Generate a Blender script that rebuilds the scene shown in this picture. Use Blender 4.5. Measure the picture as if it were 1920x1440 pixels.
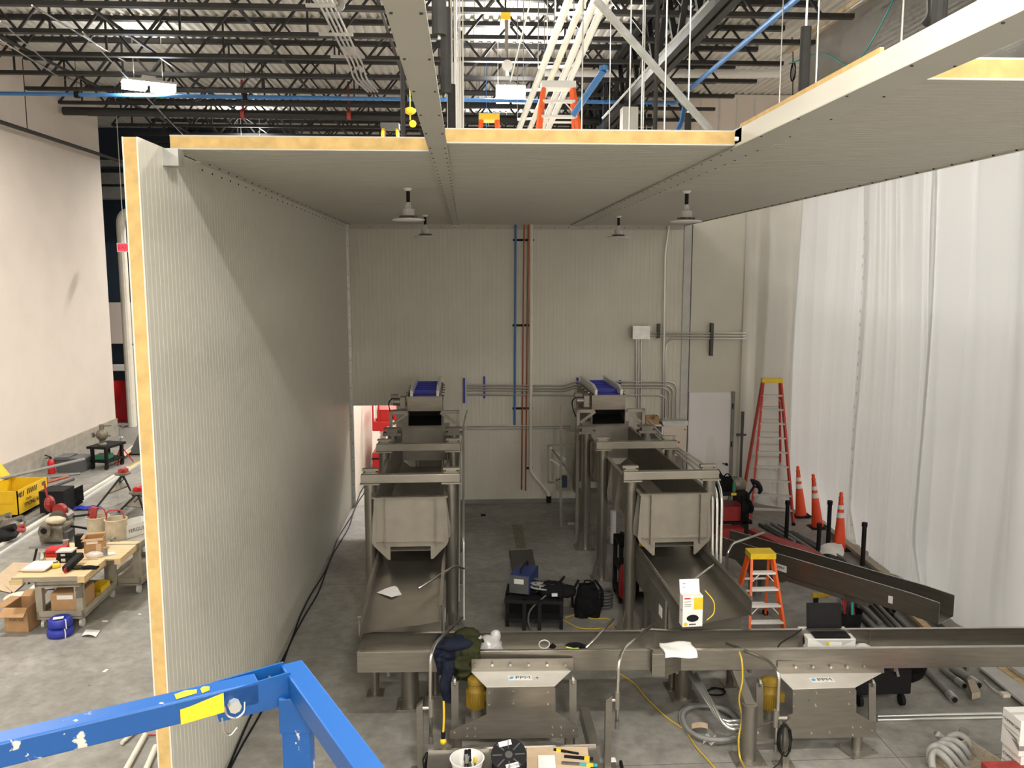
import bpy, bmesh, math, random
from mathutils import Vector, Matrix
for o in list(bpy.data.objects): bpy.data.objects.remove(o, do_unlink=True)
SC = bpy.context.scene
COL = SC.collection
random.seed(7)
rnd = random.uniform
PI = math.pi

# ------------------------------------------------------------------ camera
FPX, EYE = 1580.0, Vector((0, 0, 5.0))
_d = Vector((876 - 960, 720 - 515, FPX)).normalized()          # the hall's depth axis in (right, up, forward)
_z = Vector((0, _d.z, -_d.y)).normalized()
_x = _d.cross(_z)
if _x.x < 0: _x = -_x
RIGHT, UP, FWD = (Vector((_x[i], _d[i], _z[i])) for i in range(3))
cam_data = bpy.data.cameras.new('camera')
cam_data.sensor_width = 36.0
cam_data.lens = 36.0 * FPX / 1920
cam_data.clip_start, cam_data.clip_end = 0.05, 200
cam = bpy.data.objects.new('camera', cam_data)
COL.objects.link(cam)
m = Matrix((RIGHT, UP, -FWD)).transposed().to_4x4()
m.translation = EYE
cam.matrix_world = m
SC.camera = cam

# ------------------------------------------------------------------ world and exposure
w = bpy.data.worlds.new('hall_air'); SC.world = w; w.use_nodes = True
bg = w.node_tree.nodes['Background']
bg.inputs[0].default_value = (0.95, 0.93, 0.88, 1); bg.inputs[1].default_value = 0.04
SC.view_settings.view_transform = 'Standard'
SC.view_settings.look = 'None'
SC.view_settings.gamma = 1
SC.view_settings.use_curve_mapping = False
SC.view_settings.exposure = -0.1

# high-bay lamps under the joists, two seen, the rest unseen, some added for light: (x, y, watts)
LAMP_Z = 9.2
LAMPS = [(-7.1, 20.0, 300), (1.05, 20.5, 630), (-7.1, 12.2, 430), (1.05, 12.2, 450),
         (-7.1, 3.6, 420), (1.05, 2.4, 530), (-7.1, -5, 600), (1.05, -5, 780), (9.6, 2.4, 410), (9.6, -5, 680),
         (11.5, 20.5, 470), (11.5, 12.2, 445), (-7.1, 29, 540), (1.05, 29, 630), (1.05, -11, 1250), (9.6, -11, 1050)]  # last pair added unseen to light the back wall; first pair backlights the curtain
LAMP_UP = .12                              # share of a lamp's power for an uplight added to brighten the roof deck

# ------------------------------------------------------------------ survey: where a sight line meets a height, a depth or a side plane
def _ray(px, py):
    return RIGHT * (px - 960) - UP * (py - 720) + FWD * FPX
def gp(px, py, z=0.0):
    r = _ray(px, py); return EYE + r * ((z - EYE.z) / r.z)
def dp(px, py, y):
    r = _ray(px, py); return EYE + r * (y / r.y)
def xp(px, py, x):
    r = _ray(px, py); return EYE + r * (x / r.x)

# ------------------------------------------------------------------ materials
MATS = {}
def M(name, col=(.5, .5, .5), rough=.5, metal=0.0, var=0.0, scale=6.0, bump=0.0, emit=0.0, stretch=None, detail=4.0, spec=.5, alpha=1.0, trans=0.0):
    if name in MATS: return MATS[name]
    m = bpy.data.materials.new(name); m.use_nodes = True
    nt = m.node_tree; b = nt.nodes['Principled BSDF']
    b.inputs['Base Color'].default_value = (*col, 1)
    b.inputs['Roughness'].default_value = rough
    b.inputs['Metallic'].default_value = metal
    b.inputs['Specular IOR Level'].default_value = spec
    if alpha < 1: b.inputs['Alpha'].default_value = alpha
    if trans: b.inputs['Transmission Weight'].default_value = trans
    if emit:
        b.inputs['Emission Color'].default_value = (*col, 1); b.inputs['Emission Strength'].default_value = emit
    if var or bump:
        tc = nt.nodes.new('ShaderNodeTexCoord'); no = nt.nodes.new('ShaderNodeTexNoise')
        no.inputs['Scale'].default_value = scale; no.inputs['Detail'].default_value = detail
        src = tc.outputs['Object']
        if stretch:
            mp = nt.nodes.new('ShaderNodeMapping'); mp.inputs['Scale'].default_value = stretch
            nt.links.new(src, mp.inputs[0]); src = mp.outputs[0]
        nt.links.new(src, no.inputs['Vector'])
        if var:
            rp = nt.nodes.new('ShaderNodeValToRGB')
            rp.color_ramp.elements[0].position = .3; rp.color_ramp.elements[1].position = .72
            rp.color_ramp.elements[0].color = (*[c * (1 - var) for c in col], 1)
            rp.color_ramp.elements[1].color = (*[min(1, c * (1 + var)) for c in col], 1)
            nt.links.new(no.outputs['Fac'], rp.inputs[0]); nt.links.new(rp.outputs[0], b.inputs['Base Color'])
        if bump:
            bu = nt.nodes.new('ShaderNodeBump'); bu.inputs['Strength'].default_value = bump; bu.inputs['Distance'].default_value = .02
            nt.links.new(no.outputs['Fac'], bu.inputs['Height']); nt.links.new(bu.outputs[0], b.inputs['Normal'])
    MATS[name] = m
    return m

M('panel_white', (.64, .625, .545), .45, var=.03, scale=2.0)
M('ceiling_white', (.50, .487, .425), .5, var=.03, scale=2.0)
M('plaster', (.70, .625, .555), .75, var=.035, scale=1.3)
M('foam', (.56, .385, .15), .8, var=.16, scale=9, bump=.3)
M('steel', (.275, .255, .22), .33, .88, var=.12, scale=3, stretch=(1, 1, 9))
M('steel_soft', (.30, .282, .245), .45, .78, var=.1, scale=4)
M('steel_bright', (.60, .575, .53), .22, .95, var=.05, scale=6)
M('steel_dark', (.20, .19, .17), .45, .7, var=.15, scale=5)
M('pipe_steel', (.27, .253, .22), .34, .85, var=.1, scale=2, stretch=(4, 4, .6))
M('galvanised', (.55, .56, .55), .4, .75, var=.15, scale=8)
M('conduit', (.76, .76, .73), .28, .9)
M('joist', (.022, .021, .02), .55, .1, var=.2, scale=4)
M('girder', (.022, .022, .022), .5, .2, var=.25, scale=4)
M('deck', (.66, .645, .60), .6, .1, var=.06, scale=1.5)
M('black', (.008, .008, .009), .65, spec=.25)
M('rubber', (.015, .015, .015), .8, spec=.2, var=.2, scale=10)
M('black_cloth', (.008, .008, .009), .95, spec=.15, var=.3, scale=14, bump=.5)
M('sleeve', (.014, .013, .012), .85, var=.25, scale=12, bump=.3)
M('dark_grey', (.07, .07, .07), .6, var=.15)
M('mid_grey', (.22, .22, .21), .6, var=.1)
M('light_grey', (.55, .55, .53), .55, var=.06)
M('white', (.80, .79, .76), .5, var=.03)
M('paper', (.82, .81, .78), .7, var=.03, scale=10)
M('pvc', (.78, .74, .64), .4, var=.05)
M('blue_pipe', (.05, .19, .48), .4, var=.1)
M('blue_belt', (.006, .012, .30), .38, var=.06)
M('blue_strut', (.02, .035, .36), .45)
M('navy', (.010, .014, .028), .9, spec=.2, var=.25, scale=12, bump=.5)
M('olive', (.026, .027, .010), .9, spec=.2, var=.25, scale=10, bump=.5)
M('copper', (.42, .14, .08), .35, .6, var=.15)
M('red', (.52, .012, .016), .38, var=.08)
M('red_dark', (.30, .02, .02), .45, var=.15)
M('red_iron', (.36, .04, .035), .5, var=.25, scale=12)
M('orange', (.85, .13, .02), .45, var=.06)
M('ladder_red', (.56, .055, .035), .45, var=.1)
M('cone_orange', (.86, .085, .025), .5, var=.06)
M('yellow', (.80, .55, .02), .45, var=.08)
M('yellow_box', (.76, .47, .012), .45, var=.1, scale=3)
M('cleat_blue', (.05, .075, .62), .4)
M('plate_dark', (.075, .07, .062), .5, .3, var=.15)
M('hose_grey', (.30, .30, .28), .55, var=.08)
M('cord_yellow', (.55, .38, .04), .5)
M('motor_yellow', (.27, .175, .022), .4, .2, var=.15)
M('cardboard', (.42, .25, .12), .85, var=.08, scale=8)
M('cardboard_pale', (.55, .42, .28), .85, var=.08, scale=8)
M('wood', (.68, .50, .28), .7, var=.16, scale=4, stretch=(1, 8, 8))
M('wood_grey', (.36, .31, .24), .8, var=.2, scale=6, stretch=(1, 8, 8))
M('cart_grey', (.34, .31, .25), .6, var=.16, scale=5)
M('canvas', (.58, .50, .36), .9, var=.15, scale=9, bump=.4)
M('cast', (.19, .17, .13), .55, .4, var=.3, scale=12)
M('lift_blue_plain', (.02, .16, .52), .4)
M('green', (.03, .18, .10), .5)
M('teal', (.03, .36, .36), .5)
M('lamp_lens', (1, .97, .92), .4, emit=28)
M('concrete_curb', (.34, .31, .26), .85, var=.15, scale=5)
M('poly', (.84, .84, .85), .5, var=.02, scale=2)
M('label_blue', (.10, .36, .66), .5)
M('red_glow', (.9, .05, .08), .4, emit=1.2)
M('dark_blue_glass', (.03, .045, .07), .25)
M('lit_cover_steel', (.66, .64, .59), .5, .35, var=.05)  # paler steel: lamplight on the upturned covers is put into the colour
M('welder_blue', (.012, .028, .13), .4)
M('hall_unlit', (.16, .15, .14), .8, var=.1)
M('tote_grey', (.10, .105, .11), .5, var=.1)
M('lime', (.62, .8, .1), .6)

def concrete():
    m = bpy.data.materials.new('concrete_floor'); m.use_nodes = True
    nt = m.node_tree; b = nt.nodes['Principled BSDF']; L = nt.links.new
    tc = nt.nodes.new('ShaderNodeTexCoord')
    n1 = nt.nodes.new('ShaderNodeTexNoise'); n1.inputs['Scale'].default_value = .55; n1.inputs['Detail'].default_value = 6; n1.inputs['Roughness'].default_value = .62
    n2 = nt.nodes.new('ShaderNodeTexNoise'); n2.inputs['Scale'].default_value = 5.5; n2.inputs['Detail'].default_value = 8; n2.inputs['Roughness'].default_value = .7
    n3 = nt.nodes.new('ShaderNodeTexNoise'); n3.inputs['Scale'].default_value = 2.2; n3.inputs['Detail'].default_value = 10; n3.inputs['Distortion'].default_value = 1.2
    for n in (n1, n2, n3): L(tc.outputs['Object'], n.inputs['Vector'])
    r1 = nt.nodes.new('ShaderNodeValToRGB'); e = r1.color_ramp.elements
    e[0].position = .33; e[0].color = (.205, .196, .175, 1); e[1].position = .68; e[1].color = (.325, .313, .285, 1)
    L(n1.outputs['Fac'], r1.inputs[0])
    r2 = nt.nodes.new('ShaderNodeValToRGB'); e = r2.color_ramp.elements
    e[0].position = .3; e[0].color = (.62, .62, .62, 1); e[1].position = .7; e[1].color = (1.25, 1.25, 1.25, 1)
    L(n2.outputs['Fac'], r2.inputs[0])
    mx = nt.nodes.new('ShaderNodeMix'); mx.data_type = 'RGBA'; mx.blend_type = 'MULTIPLY'; mx.inputs[0].default_value = .8
    L(r1.outputs[0], mx.inputs[6]); L(r2.outputs[0], mx.inputs[7])
    r3 = nt.nodes.new('ShaderNodeValToRGB'); e = r3.color_ramp.elements          # dried cement splashes and dust
    e[0].position = .63; e[0].color = (0, 0, 0, 1); e[1].position = .74; e[1].color = (.5, .5, .5, 1)
    L(n3.outputs['Fac'], r3.inputs[0])
    mx2 = nt.nodes.new('ShaderNodeMix'); mx2.data_type = 'RGBA'
    L(r3.outputs[0], mx2.inputs[0]); L(mx.outputs[2], mx2.inputs[6]); mx2.inputs[7].default_value = (.40, .385, .35, 1)
    L(mx2.outputs[2], b.inputs['Base Color'])
    b.inputs['Roughness'].default_value = .55
    bu = nt.nodes.new('ShaderNodeBump'); bu.inputs['Strength'].default_value = .12; L(n2.outputs['Fac'], bu.inputs['Height']); L(bu.outputs[0], b.inputs['Normal'])
    MATS['concrete'] = m
concrete()

def plastic(name, col, clear, transl):
    m = bpy.data.materials.new(name); m.use_nodes = True
    nt = m.node_tree; L = nt.links.new
    out = nt.nodes['Material Output']; nt.nodes.remove(nt.nodes['Principled BSDF'])
    d = nt.nodes.new('ShaderNodeBsdfDiffuse'); d.inputs[0].default_value = (*col, 1)
    t = nt.nodes.new('ShaderNodeBsdfTranslucent'); t.inputs[0].default_value = (*col, 1)
    c = nt.nodes.new('ShaderNodeBsdfTransparent'); c.inputs[0].default_value = (.96, .96, .96, 1)
    g = nt.nodes.new('ShaderNodeBsdfGlossy'); g.inputs[1].default_value = .25; g.inputs[0].default_value = (.9, .9, .9, 1)
    a = nt.nodes.new('ShaderNodeMixShader'); a.inputs[0].default_value = transl; L(d.outputs[0], a.inputs[1]); L(t.outputs[0], a.inputs[2])
    b = nt.nodes.new('ShaderNodeMixShader'); b.inputs[0].default_value = clear; L(a.outputs[0], b.inputs[1]); L(c.outputs[0], b.inputs[2])
    e = nt.nodes.new('ShaderNodeMixShader'); e.inputs[0].default_value = .06; L(b.outputs[0], e.inputs[1]); L(g.outputs[0], e.inputs[2])
    L(e.outputs[0], out.inputs[0]); MATS[name] = m
plastic('curtain', (.84, .845, .85), .06, .75)
plastic('curtain_frontlit', (.80, .785, .75), .05, .3)  # curtain copy made less translucent, to look lit where no backlight reaches
plastic('clear_plastic', (.20, .195, .185), .32, .25)
plastic('bag_plastic', (.85, .85, .85), .35, .4)

def lift_paint():
    m = bpy.data.materials.new('lift_paint'); m.use_nodes = True
    nt = m.node_tree; b = nt.nodes['Principled BSDF']; L = nt.links.new
    tc = nt.nodes.new('ShaderNodeTexCoord')
    n = nt.nodes.new('ShaderNodeTexNoise'); n.inputs['Scale'].default_value = 16; n.inputs['Detail'].default_value = 9; n.inputs['Roughness'].default_value = .65
    n0 = nt.nodes.new('ShaderNodeTexNoise'); n0.inputs['Scale'].default_value = 4.2; n0.inputs['Detail'].default_value = 3
    L(tc.outputs['Object'], n.inputs['Vector']); L(tc.outputs['Object'], n0.inputs['Vector'])
    ad = nt.nodes.new('ShaderNodeMath'); ad.operation = 'MULTIPLY'; L(n.outputs['Fac'], ad.inputs[0]); L(n0.outputs['Fac'], ad.inputs[1])
    r = nt.nodes.new('ShaderNodeValToRGB'); e = r.color_ramp.elements
    e[0].position = .352; e[0].color = (.004, .072, .27, 1); e[1].position = .362; e[1].color = (.55, .53, .47, 1)
    L(ad.outputs[0], r.inputs[0]); L(r.outputs[0], b.inputs['Base Color'])
    b.inputs['Roughness'].default_value = .38
    MATS['lift_paint'] = m
lift_paint()

# ------------------------------------------------------------------ mesh building
class B:
    def __init__(s): s.bm = bmesh.new(); s.mi = 0
    def _faces(s, fs):
        for f in fs: f.material_index = s.mi
        return fs
    def vf(s, vs, fs):
        v = [s.bm.verts.new(p) for p in vs]
        out = []
        for f in fs:
            try: out.append(s.bm.faces.new([v[i] for i in f]))
            except ValueError: pass
        s._faces(out); return s
    def bx(s, x0, x1, y0, y1, z0, z1):
        if x0 > x1: x0, x1 = x1, x0
        if y0 > y1: y0, y1 = y1, y0
        if z0 > z1: z0, z1 = z1, z0
        return s.vf([(x0, y0, z0), (x1, y0, z0), (x1, y1, z0), (x0, y1, z0), (x0, y0, z1), (x1, y0, z1), (x1, y1, z1), (x0, y1, z1)],
                    [(3, 2, 1, 0), (4, 5, 6, 7), (0, 1, 5, 4), (1, 2, 6, 5), (2, 3, 7, 6), (3, 0, 4, 7)])
    def obx(s, c, size, rot):                    # oriented box: rot is a 3x3 Matrix or z angle
        if not isinstance(rot, Matrix): rot = Matrix.Rotation(rot, 3, 'Z')
        h = [a / 2 for a in size]; c = Vector(c)
        vs = [c + rot @ Vector((sx * h[0], sy * h[1], sz * h[2])) for sz in (-1, 1) for sx, sy in ((-1, -1), (1, -1), (1, 1), (-1, 1))]
        return s.vf(vs, [(3, 2, 1, 0), (4, 5, 6, 7), (0, 1, 5, 4), (1, 2, 6, 5), (2, 3, 7, 6), (3, 0, 4, 7)])
    def bar(s, p0, p1, w, h=None, up=(0, 0, 1)):  # rectangular bar between two points: w across, h along 'up'
        p0, p1 = Vector(p0), Vector(p1); h = w if h is None else h
        t = (p1 - p0); ln = t.length; t.normalize()
        u = Vector(up)
        if abs(t.dot(u)) > .98: u = Vector((0, 1, 0))
        r = t.cross(u).normalized(); u = r.cross(t).normalized()
        return s.obx((p0 + p1) / 2, (w, ln, h), Matrix((r, t, u)).transposed())
    def cyl(s, p0, p1, r, r2=None, n=12, caps=True):
        p0, p1 = Vector(p0), Vector(p1); r2 = r if r2 is None else r2
        t = (p1 - p0).normalized(); a = t.orthogonal().normalized(); b = t.cross(a)
        ring = lambda p, q: [p + a * (q * math.cos(2 * PI * i / n)) + b * (q * math.sin(2 * PI * i / n)) for i in range(n)]
        vs = ring(p0, r) + ring(p1, r2)
        fs = [(i, (i + 1) % n, n + (i + 1) % n, n + i) for i in range(n)]
        if caps: fs += [tuple(range(n - 1, -1, -1)), tuple(range(n, 2 * n))]
        return s.vf(vs, fs)
    def tube(s, pts, r, n=8, closed=False, caps=True):
        P = [Vector(p) for p in pts]; k = len(P)
        rr = r if isinstance(r, (list, tuple)) else [r] * k
        vs = []; a = None
        for i in range(k):
            if closed: t = P[(i + 1) % k] - P[i - 1]
            else: t = P[min(i + 1, k - 1)] - P[max(i - 1, 0)]
            if t.length < 1e-9: t = Vector((0, 0, 1))
            t.normalize()
            if a is None: a = t.orthogonal().normalized()
            else:
                a = a - t * a.dot(t)
                a = t.orthogonal().normalized() if a.length < 1e-6 else a.normalized()
            b = t.cross(a)
            vs += [P[i] + a * (rr[i] * math.cos(2 * PI * j / n)) + b * (rr[i] * math.sin(2 * PI * j / n)) for j in range(n)]
        fs = [(i * n + j, i * n + (j + 1) % n, (i + 1) % k * n + (j + 1) % n, (i + 1) % k * n + j) for i in range(k if closed else k - 1) for j in range(n)]
        if caps and not closed: fs += [tuple(range(n - 1, -1, -1)), tuple((k - 1) * n + j for j in range(n))]
        return s.vf(vs, fs)
    def plate(s, pts, th):                        # planar polygon given thickness along its normal
        P = [Vector(p) for p in pts]; n = len(P)
        nr = Vector((0, 0, 0))
        for i in range(n): nr += (P[i] - P[0]).cross(P[(i + 1) % n] - P[0])
        nr.normalize(); o = nr * th
        vs = P + [p + o for p in P]
        return s.vf(vs, [tuple(range(n - 1, -1, -1)), tuple(range(n, 2 * n))] + [(i, (i + 1) % n, n + (i + 1) % n, n + i) for i in range(n)])
    def prism(s, poly, axis, a0, a1):             # 2-D polygon pushed along an axis
        def v(p, a):
            return {'x': (a, p[0], p[1]), 'y': (p[0], a, p[1]), 'z': (p[0], p[1], a)}[axis]
        n = len(poly)
        vs = [v(p, a0) for p in poly] + [v(p, a1) for p in poly]
        return s.vf(vs, [tuple(range(n - 1, -1, -1)), tuple(range(n, 2 * n))] + [(i, (i + 1) % n, n + (i + 1) % n, n + i) for i in range(n)])
    def sph(s, c, r, n=12, k=8, sc=(1, 1, 1), jit=0.0):
        c = Vector(c); vs = []; 
        for i in range(k + 1):
            th = PI * i / k
            for j in range(n):
                ph = 2 * PI * j / n; q = r * (1 + (rnd(-jit, jit) if jit else 0))
                vs.append(c + Vector((sc[0] * q * math.sin(th) * math.cos(ph), sc[1] * q * math.sin(th) * math.sin(ph), sc[2] * q * math.cos(th))))
        return s.vf(vs, [(i * n + j, (i + 1) * n + j, (i + 1) * n + (j + 1) % n, i * n + (j + 1) % n) for i in range(k) for j in range(n)])
    def lathe(s, prof, c=(0, 0, 0), n=20, axis='z'):
        c = Vector(c); vs = []
        for r, h in prof:
            for j in range(n):
                a = 2 * PI * j / n; q = {'z': (r * math.cos(a), r * math.sin(a), h), 'y': (r * math.cos(a), h, r * math.sin(a)), 'x': (h, r * math.cos(a), r * math.sin(a))}[axis]
                vs.append(c + Vector(q))
        k = len(prof)
        fs = [(i * n + j, i * n + (j + 1) % n, (i + 1) * n + (j + 1) % n, (i + 1) * n + j) for i in range(k - 1) for j in range(n)]
        fs += [tuple(range(n - 1, -1, -1)), tuple((k - 1) * n + j for j in range(n))]
        return s.vf(vs, fs)
    def sheet(s, fn, nu, nv):                     # grid surface fn(u, v)
        vs = [fn(i / nu, j / nv) for j in range(nv + 1) for i in range(nu + 1)]
        return s.vf(vs, [(j * (nu + 1) + i, j * (nu + 1) + i + 1, (j + 1) * (nu + 1) + i + 1, (j + 1) * (nu + 1) + i) for j in range(nv) for i in range(nu)])
    def mat(s, i): s.mi = i; return s
    def build(s, name, mats, parent=None, smooth=False, world=False, bevel=0.0, sub=0):
        bm = s.bm
        bmesh.ops.recalc_face_normals(bm, faces=bm.faces)
        loc = Vector((0, 0, 0))
        if parent is None:
            if bm.verts:
                xs = [v.co for v in bm.verts]
                lo = Vector([min(c[i] for c in xs) for i in range(3)]); hi = Vector([max(c[i] for c in xs) for i in range(3)])
                loc = Vector(((lo.x + hi.x) / 2, (lo.y + hi.y) / 2, lo.z))
                bmesh.ops.translate(bm, verts=bm.verts, vec=-loc)
        elif world:
            mi = WM[parent.name].inverted()
            bmesh.ops.transform(bm, matrix=mi, verts=bm.verts)
        me = bpy.data.meshes.new(name); bm.to_mesh(me); bm.free()
        for q in (mats if isinstance(mats, (list, tuple)) else [mats]): me.materials.append(MATS[q])
        if smooth: me.shade_smooth() if hasattr(me, 'shade_smooth') else [setattr(p, 'use_smooth', True) for p in me.polygons]
        o = bpy.data.objects.new(name, me); COL.objects.link(o); o.location = loc
        WM[o.name] = Matrix.Translation(loc) if parent is None else WM[parent.name].copy()
        if parent is not None: o.parent = parent
        if smooth == 'auto':
            try:
                me.set_sharp_from_angle(angle=math.radians(40))
            except Exception: pass
        if bevel:
            md = o.modifiers.new('edge', 'BEVEL'); md.width = bevel; md.segments = 2; md.limit_method = 'ANGLE'
        if sub:
            md = o.modifiers.new('sub', 'SUBSURF'); md.levels = md.render_levels = sub
        return o
WM = {}
def tag(o, label, cat, group=None, kind=None):
    if label: o['label'] = label
    if cat: o['category'] = cat
    if group: o['group'] = group
    if kind: o['kind'] = kind
    return o
def empty(name, loc=(0, 0, 0), rz=0.0, parent=None):
    o = bpy.data.objects.new(name, None); COL.objects.link(o)
    o.empty_display_size = .1
    o.location = loc; o.rotation_euler = (0, 0, rz)
    mw = Matrix.Translation(Vector(loc)) @ Matrix.Rotation(rz, 4, 'Z')
    if parent is not None: o.parent = parent; mw = WM[parent.name] @ mw
    WM[o.name] = mw
    return o
def thing(name, label, cat, loc=(0, 0, 0), rz=0.0, group=None):
    return tag(empty(name, loc, rz), label, cat, group)
def struct(o): o['kind'] = 'structure'; return o
def place(o, parent, loc=(0, 0, 0), rot=(0, 0, 0)):   # share a mesh: a copied part put elsewhere on its thing
    c = o.copy(); COL.objects.link(c); c.parent = parent; c.location = loc; c.rotation_euler = rot
    return c
def dup(root, loc, rz=None, label=None, group=None):
    r = root.copy(); COL.objects.link(r); r.location = loc
    if rz is not None: r.rotation_euler = (0, 0, rz)
    if label: r['label'] = label
    if group: r['group'] = group
    WM[r.name] = Matrix.Translation(Vector(loc)) @ Matrix.Rotation(r.rotation_euler[2], 4, 'Z')
    for ch in [q for q in root.children if q.type != 'LIGHT']:
        c = ch.copy(); COL.objects.link(c); c.parent = r
        for g in ch.children:
            e = g.copy(); COL.objects.link(e); e.parent = c
    return r
def arc(c, r, a0, a1, n, ax='xz'):
    out = []
    for i in range(n + 1):
        a = a0 + (a1 - a0) * i / n; u, v = r * math.cos(a), r * math.sin(a)
        out.append(Vector(c) + Vector({'xz': (u, 0, v), 'xy': (u, v, 0), 'yz': (0, u, v)}[ax]))
    return out
def fillet(pts, r, n=6):                          # round the corners of a path
    P = [Vector(p) for p in pts]; out = [P[0]]
    for i in range(1, len(P) - 1):
        a, b, c = P[i - 1], P[i], P[i + 1]
        q = min(r, (a - b).length * .45, (c - b).length * .45)
        s, e = b + (a - b).normalized() * q, b + (c - b).normalized() * q
        for k in range(n + 1):
            t = k / n; out.append(s * (1 - t) ** 2 + b * 2 * t * (1 - t) + e * t * t)
    out.append(P[-1]); return out
def catmull(pts, n=6):
    P = [Vector(p) for p in pts]; P = [P[0] * 2 - P[1]] + P + [P[-1] * 2 - P[-2]]; out = []
    for i in range(1, len(P) - 2):
        for k in range(n):
            t = k / n; a, b, c, d = P[i - 1], P[i], P[i + 1], P[i + 2]
            out.append(.5 * (2 * b + (c - a) * t + (2 * a - 5 * b + 4 * c - d) * t * t + (3 * b - a - 3 * c + d) * t ** 3))
    out.append(P[-2]); return out
def one(name, b, mats, label, cat, group=None, **k):
    return tag(b.build(name, mats, **k), label, cat, group)
def lettering(body, size, parent, origin, right, up, mat='black', name='lettering', depth=.0006, align='CENTER'):
    cu = bpy.data.curves.new('t', 'FONT'); cu.body = body; cu.size = size; cu.align_x = align; cu.align_y = 'CENTER'; cu.extrude = depth
    t = bpy.data.objects.new('t', cu); COL.objects.link(t)
    dg = bpy.context.evaluated_depsgraph_get(); me = bpy.data.meshes.new_from_object(t.evaluated_get(dg))
    bpy.data.objects.remove(t, do_unlink=True); bpy.data.curves.remove(cu)
    r = Vector(right).normalized(); u = Vector(up); u = (u - r * u.dot(r)).normalized(); n = r.cross(u)
    mx = Matrix((r, u, n)).transposed().to_4x4(); mx.translation = Vector(origin) + n * .0015
    me.transform(WM[parent.name].inverted() @ mx if parent is not None else mx)
    me.materials.clear(); me.materials.append(MATS[mat])
    o = bpy.data.objects.new(name, me); COL.objects.link(o); o.parent = parent
    WM[o.name] = WM[parent.name].copy() if parent is not None else Matrix.Identity(4)
    return o
NTH = ['first', 'second', 'third', 'fourth', 'fifth', 'sixth', 'seventh', 'eighth', 'ninth', 'tenth', 'eleventh', 'twelfth', 'thirteenth', 'fourteenth', 'fifteenth', 'sixteenth']
# ================================================================== THE HALL
XW, YB, ZC = -2.52, 18.1, 6.05            # inner face of the panel wall, face of the back wall, underside of the panel ceiling
b = B().bx(-18, 24, -12, 38, -.25, 0)
floor = struct(b.build('floor', 'concrete'))
jo = B().bx(-14, 7, 0, .006, 0, .0012).build('saw_cut', 'dark_grey', floor, world=False)
jo.location = (0 - floor.location.x, 8.0 - floor.location.y, .25)
for yy in (13.3, 18.0): place(jo, floor, (0 - floor.location.x, yy - floor.location.y, .25))
jo2 = B().bx(0, .006, -8, 20, 0, .0012).build('saw_cut', 'dark_grey', floor)
for i, xx in enumerate((-7.2, 4.45)):
    t_ = jo2 if i == 0 else place(jo2, floor)
    t_.location = (xx - floor.location.x, 4 - floor.location.y, .25)

# outer walls of the hall
XL, YL = -11.0, 26.6                      # long plastered wall and where it ends
struct(B().bx(XL - .3, XL, -12, YL, 0, 10.4).build('wall_left', 'plaster'))
struct(B().bx(XL, XL + .05, -12, YL, 0, .55).build('baseboard_left', 'concrete_curb'))
struct(B().bx(-18, 24, -12.3, -12, 0, 10.4).build('wall_rear', 'plaster'))
struct(B().bx(18, 18.3, -12, 38, 0, 10.4).build('wall_right', 'hall_unlit'))  # coloured dark to stand for unlit space behind the clear plastic
struct(B().bx(-18.3, 24, 38, 38.3, 0, 10.4).build('wall_far', 'plaster'))
struct(B().bx(-18.3, -18, -12, 38, 0, 10.4).build('wall_side', 'plaster'))

# corrugated roof deck, ribs running away from the eye
pr = []
x = -18.0; p = .20
while x < 24:
    pr += [(x, 0), (x + .09, 0), (x + .115, .055), (x + .175, .055)]; x += p
vs = [(q[0], y, 10.42 + q[1]) for y in (-12, 38) for q in pr]; n = len(pr)
bb = B(); bb.vf(vs, [(i, i + 1, n + i + 1, n + i) for i in range(n - 1)])
deck = struct(bb.build('roof_deck', 'deck'))
struct(B().bx(-18, 24, -12, 38, 10.6, 10.7).build('roof_slab', 'dark_grey'))

# open-web roof joists
def joist_mesh():
    pass
JX0, JX1 = -11.0, 7.0
chord_b = chord_t = web = post = None
PITCH = 1.22
for k in range(12):
    y = 15.62 + 1.72 * (k - 1)
    t = thing('roof_joist', 'dark open-web steel roof joist, %s from the top of the picture' % (NTH[k]), 'joist', (0, y, 9.6), 0, 'parallel roof joists')
    if chord_b is None:
        chord_b = B().bx(JX0, JX1, -.07, .07, -.015, .065).build('bottom_chord', 'joist', t)
        chord_t = B().bx(JX0, JX1, -.075, .075, .72, .81).build('top_chord', 'joist', t)
        web = B().bar((0, 0, .03), (PITCH / 2, 0, .77), .045, .045, (0, 1, 0)).build('web_member', 'joist', t)
        post = B().bar((0, 0, .03), (0, 0, .77), .038, .038).build('web_post', 'joist', t)
        web.location = (JX0, 0, 0); post.location = (JX0 + PITCH / 2, 0, 0); s = 1
    else:
        place(chord_b, t); place(chord_t, t); s = 0
    i = s
    nb = int((JX1 - JX0) / PITCH)
    off = (k % 2) * .35
    for i in range(s, nb):
        place(web, t, (JX0 + off + i * PITCH, 0, 0))
        place(post, t, (JX0 + off + (i + .5) * PITCH, 0, 0)) if i % 2 == 0 else None
    for i in range(nb):
        place(web, t, (JX0 + off + (i + 1) * PITCH, 0, 0), (0, 0, PI))

# joist girder across them
t = thing('joist_girder', 'heavy dark steel girder truss above the blue pipes', 'girder', (3.85, 9, 8.95))
for nm, z0, z1 in (('bottom_chord', 0, .16), ('top_chord', 1.28, 1.44)):
    g = B()
    g.bx(-.16, -.03, 0, 22, z0, z1); g.bx(.03, .16, 0, 22, z0, z1)
    g.build(nm, 'girder', t)
gw = B().bar((0, 0, .1), (0, .8, 1.35), .1, .1, (1, 0, 0)).build('web_member', 'girder', t)
for i in range(1, 13): place(gw, t, (0, i * 1.72, 0))
for i in range(13): place(gw, t, (0, i * 1.72 + 1.64, 0), (0, 0, PI))
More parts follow.
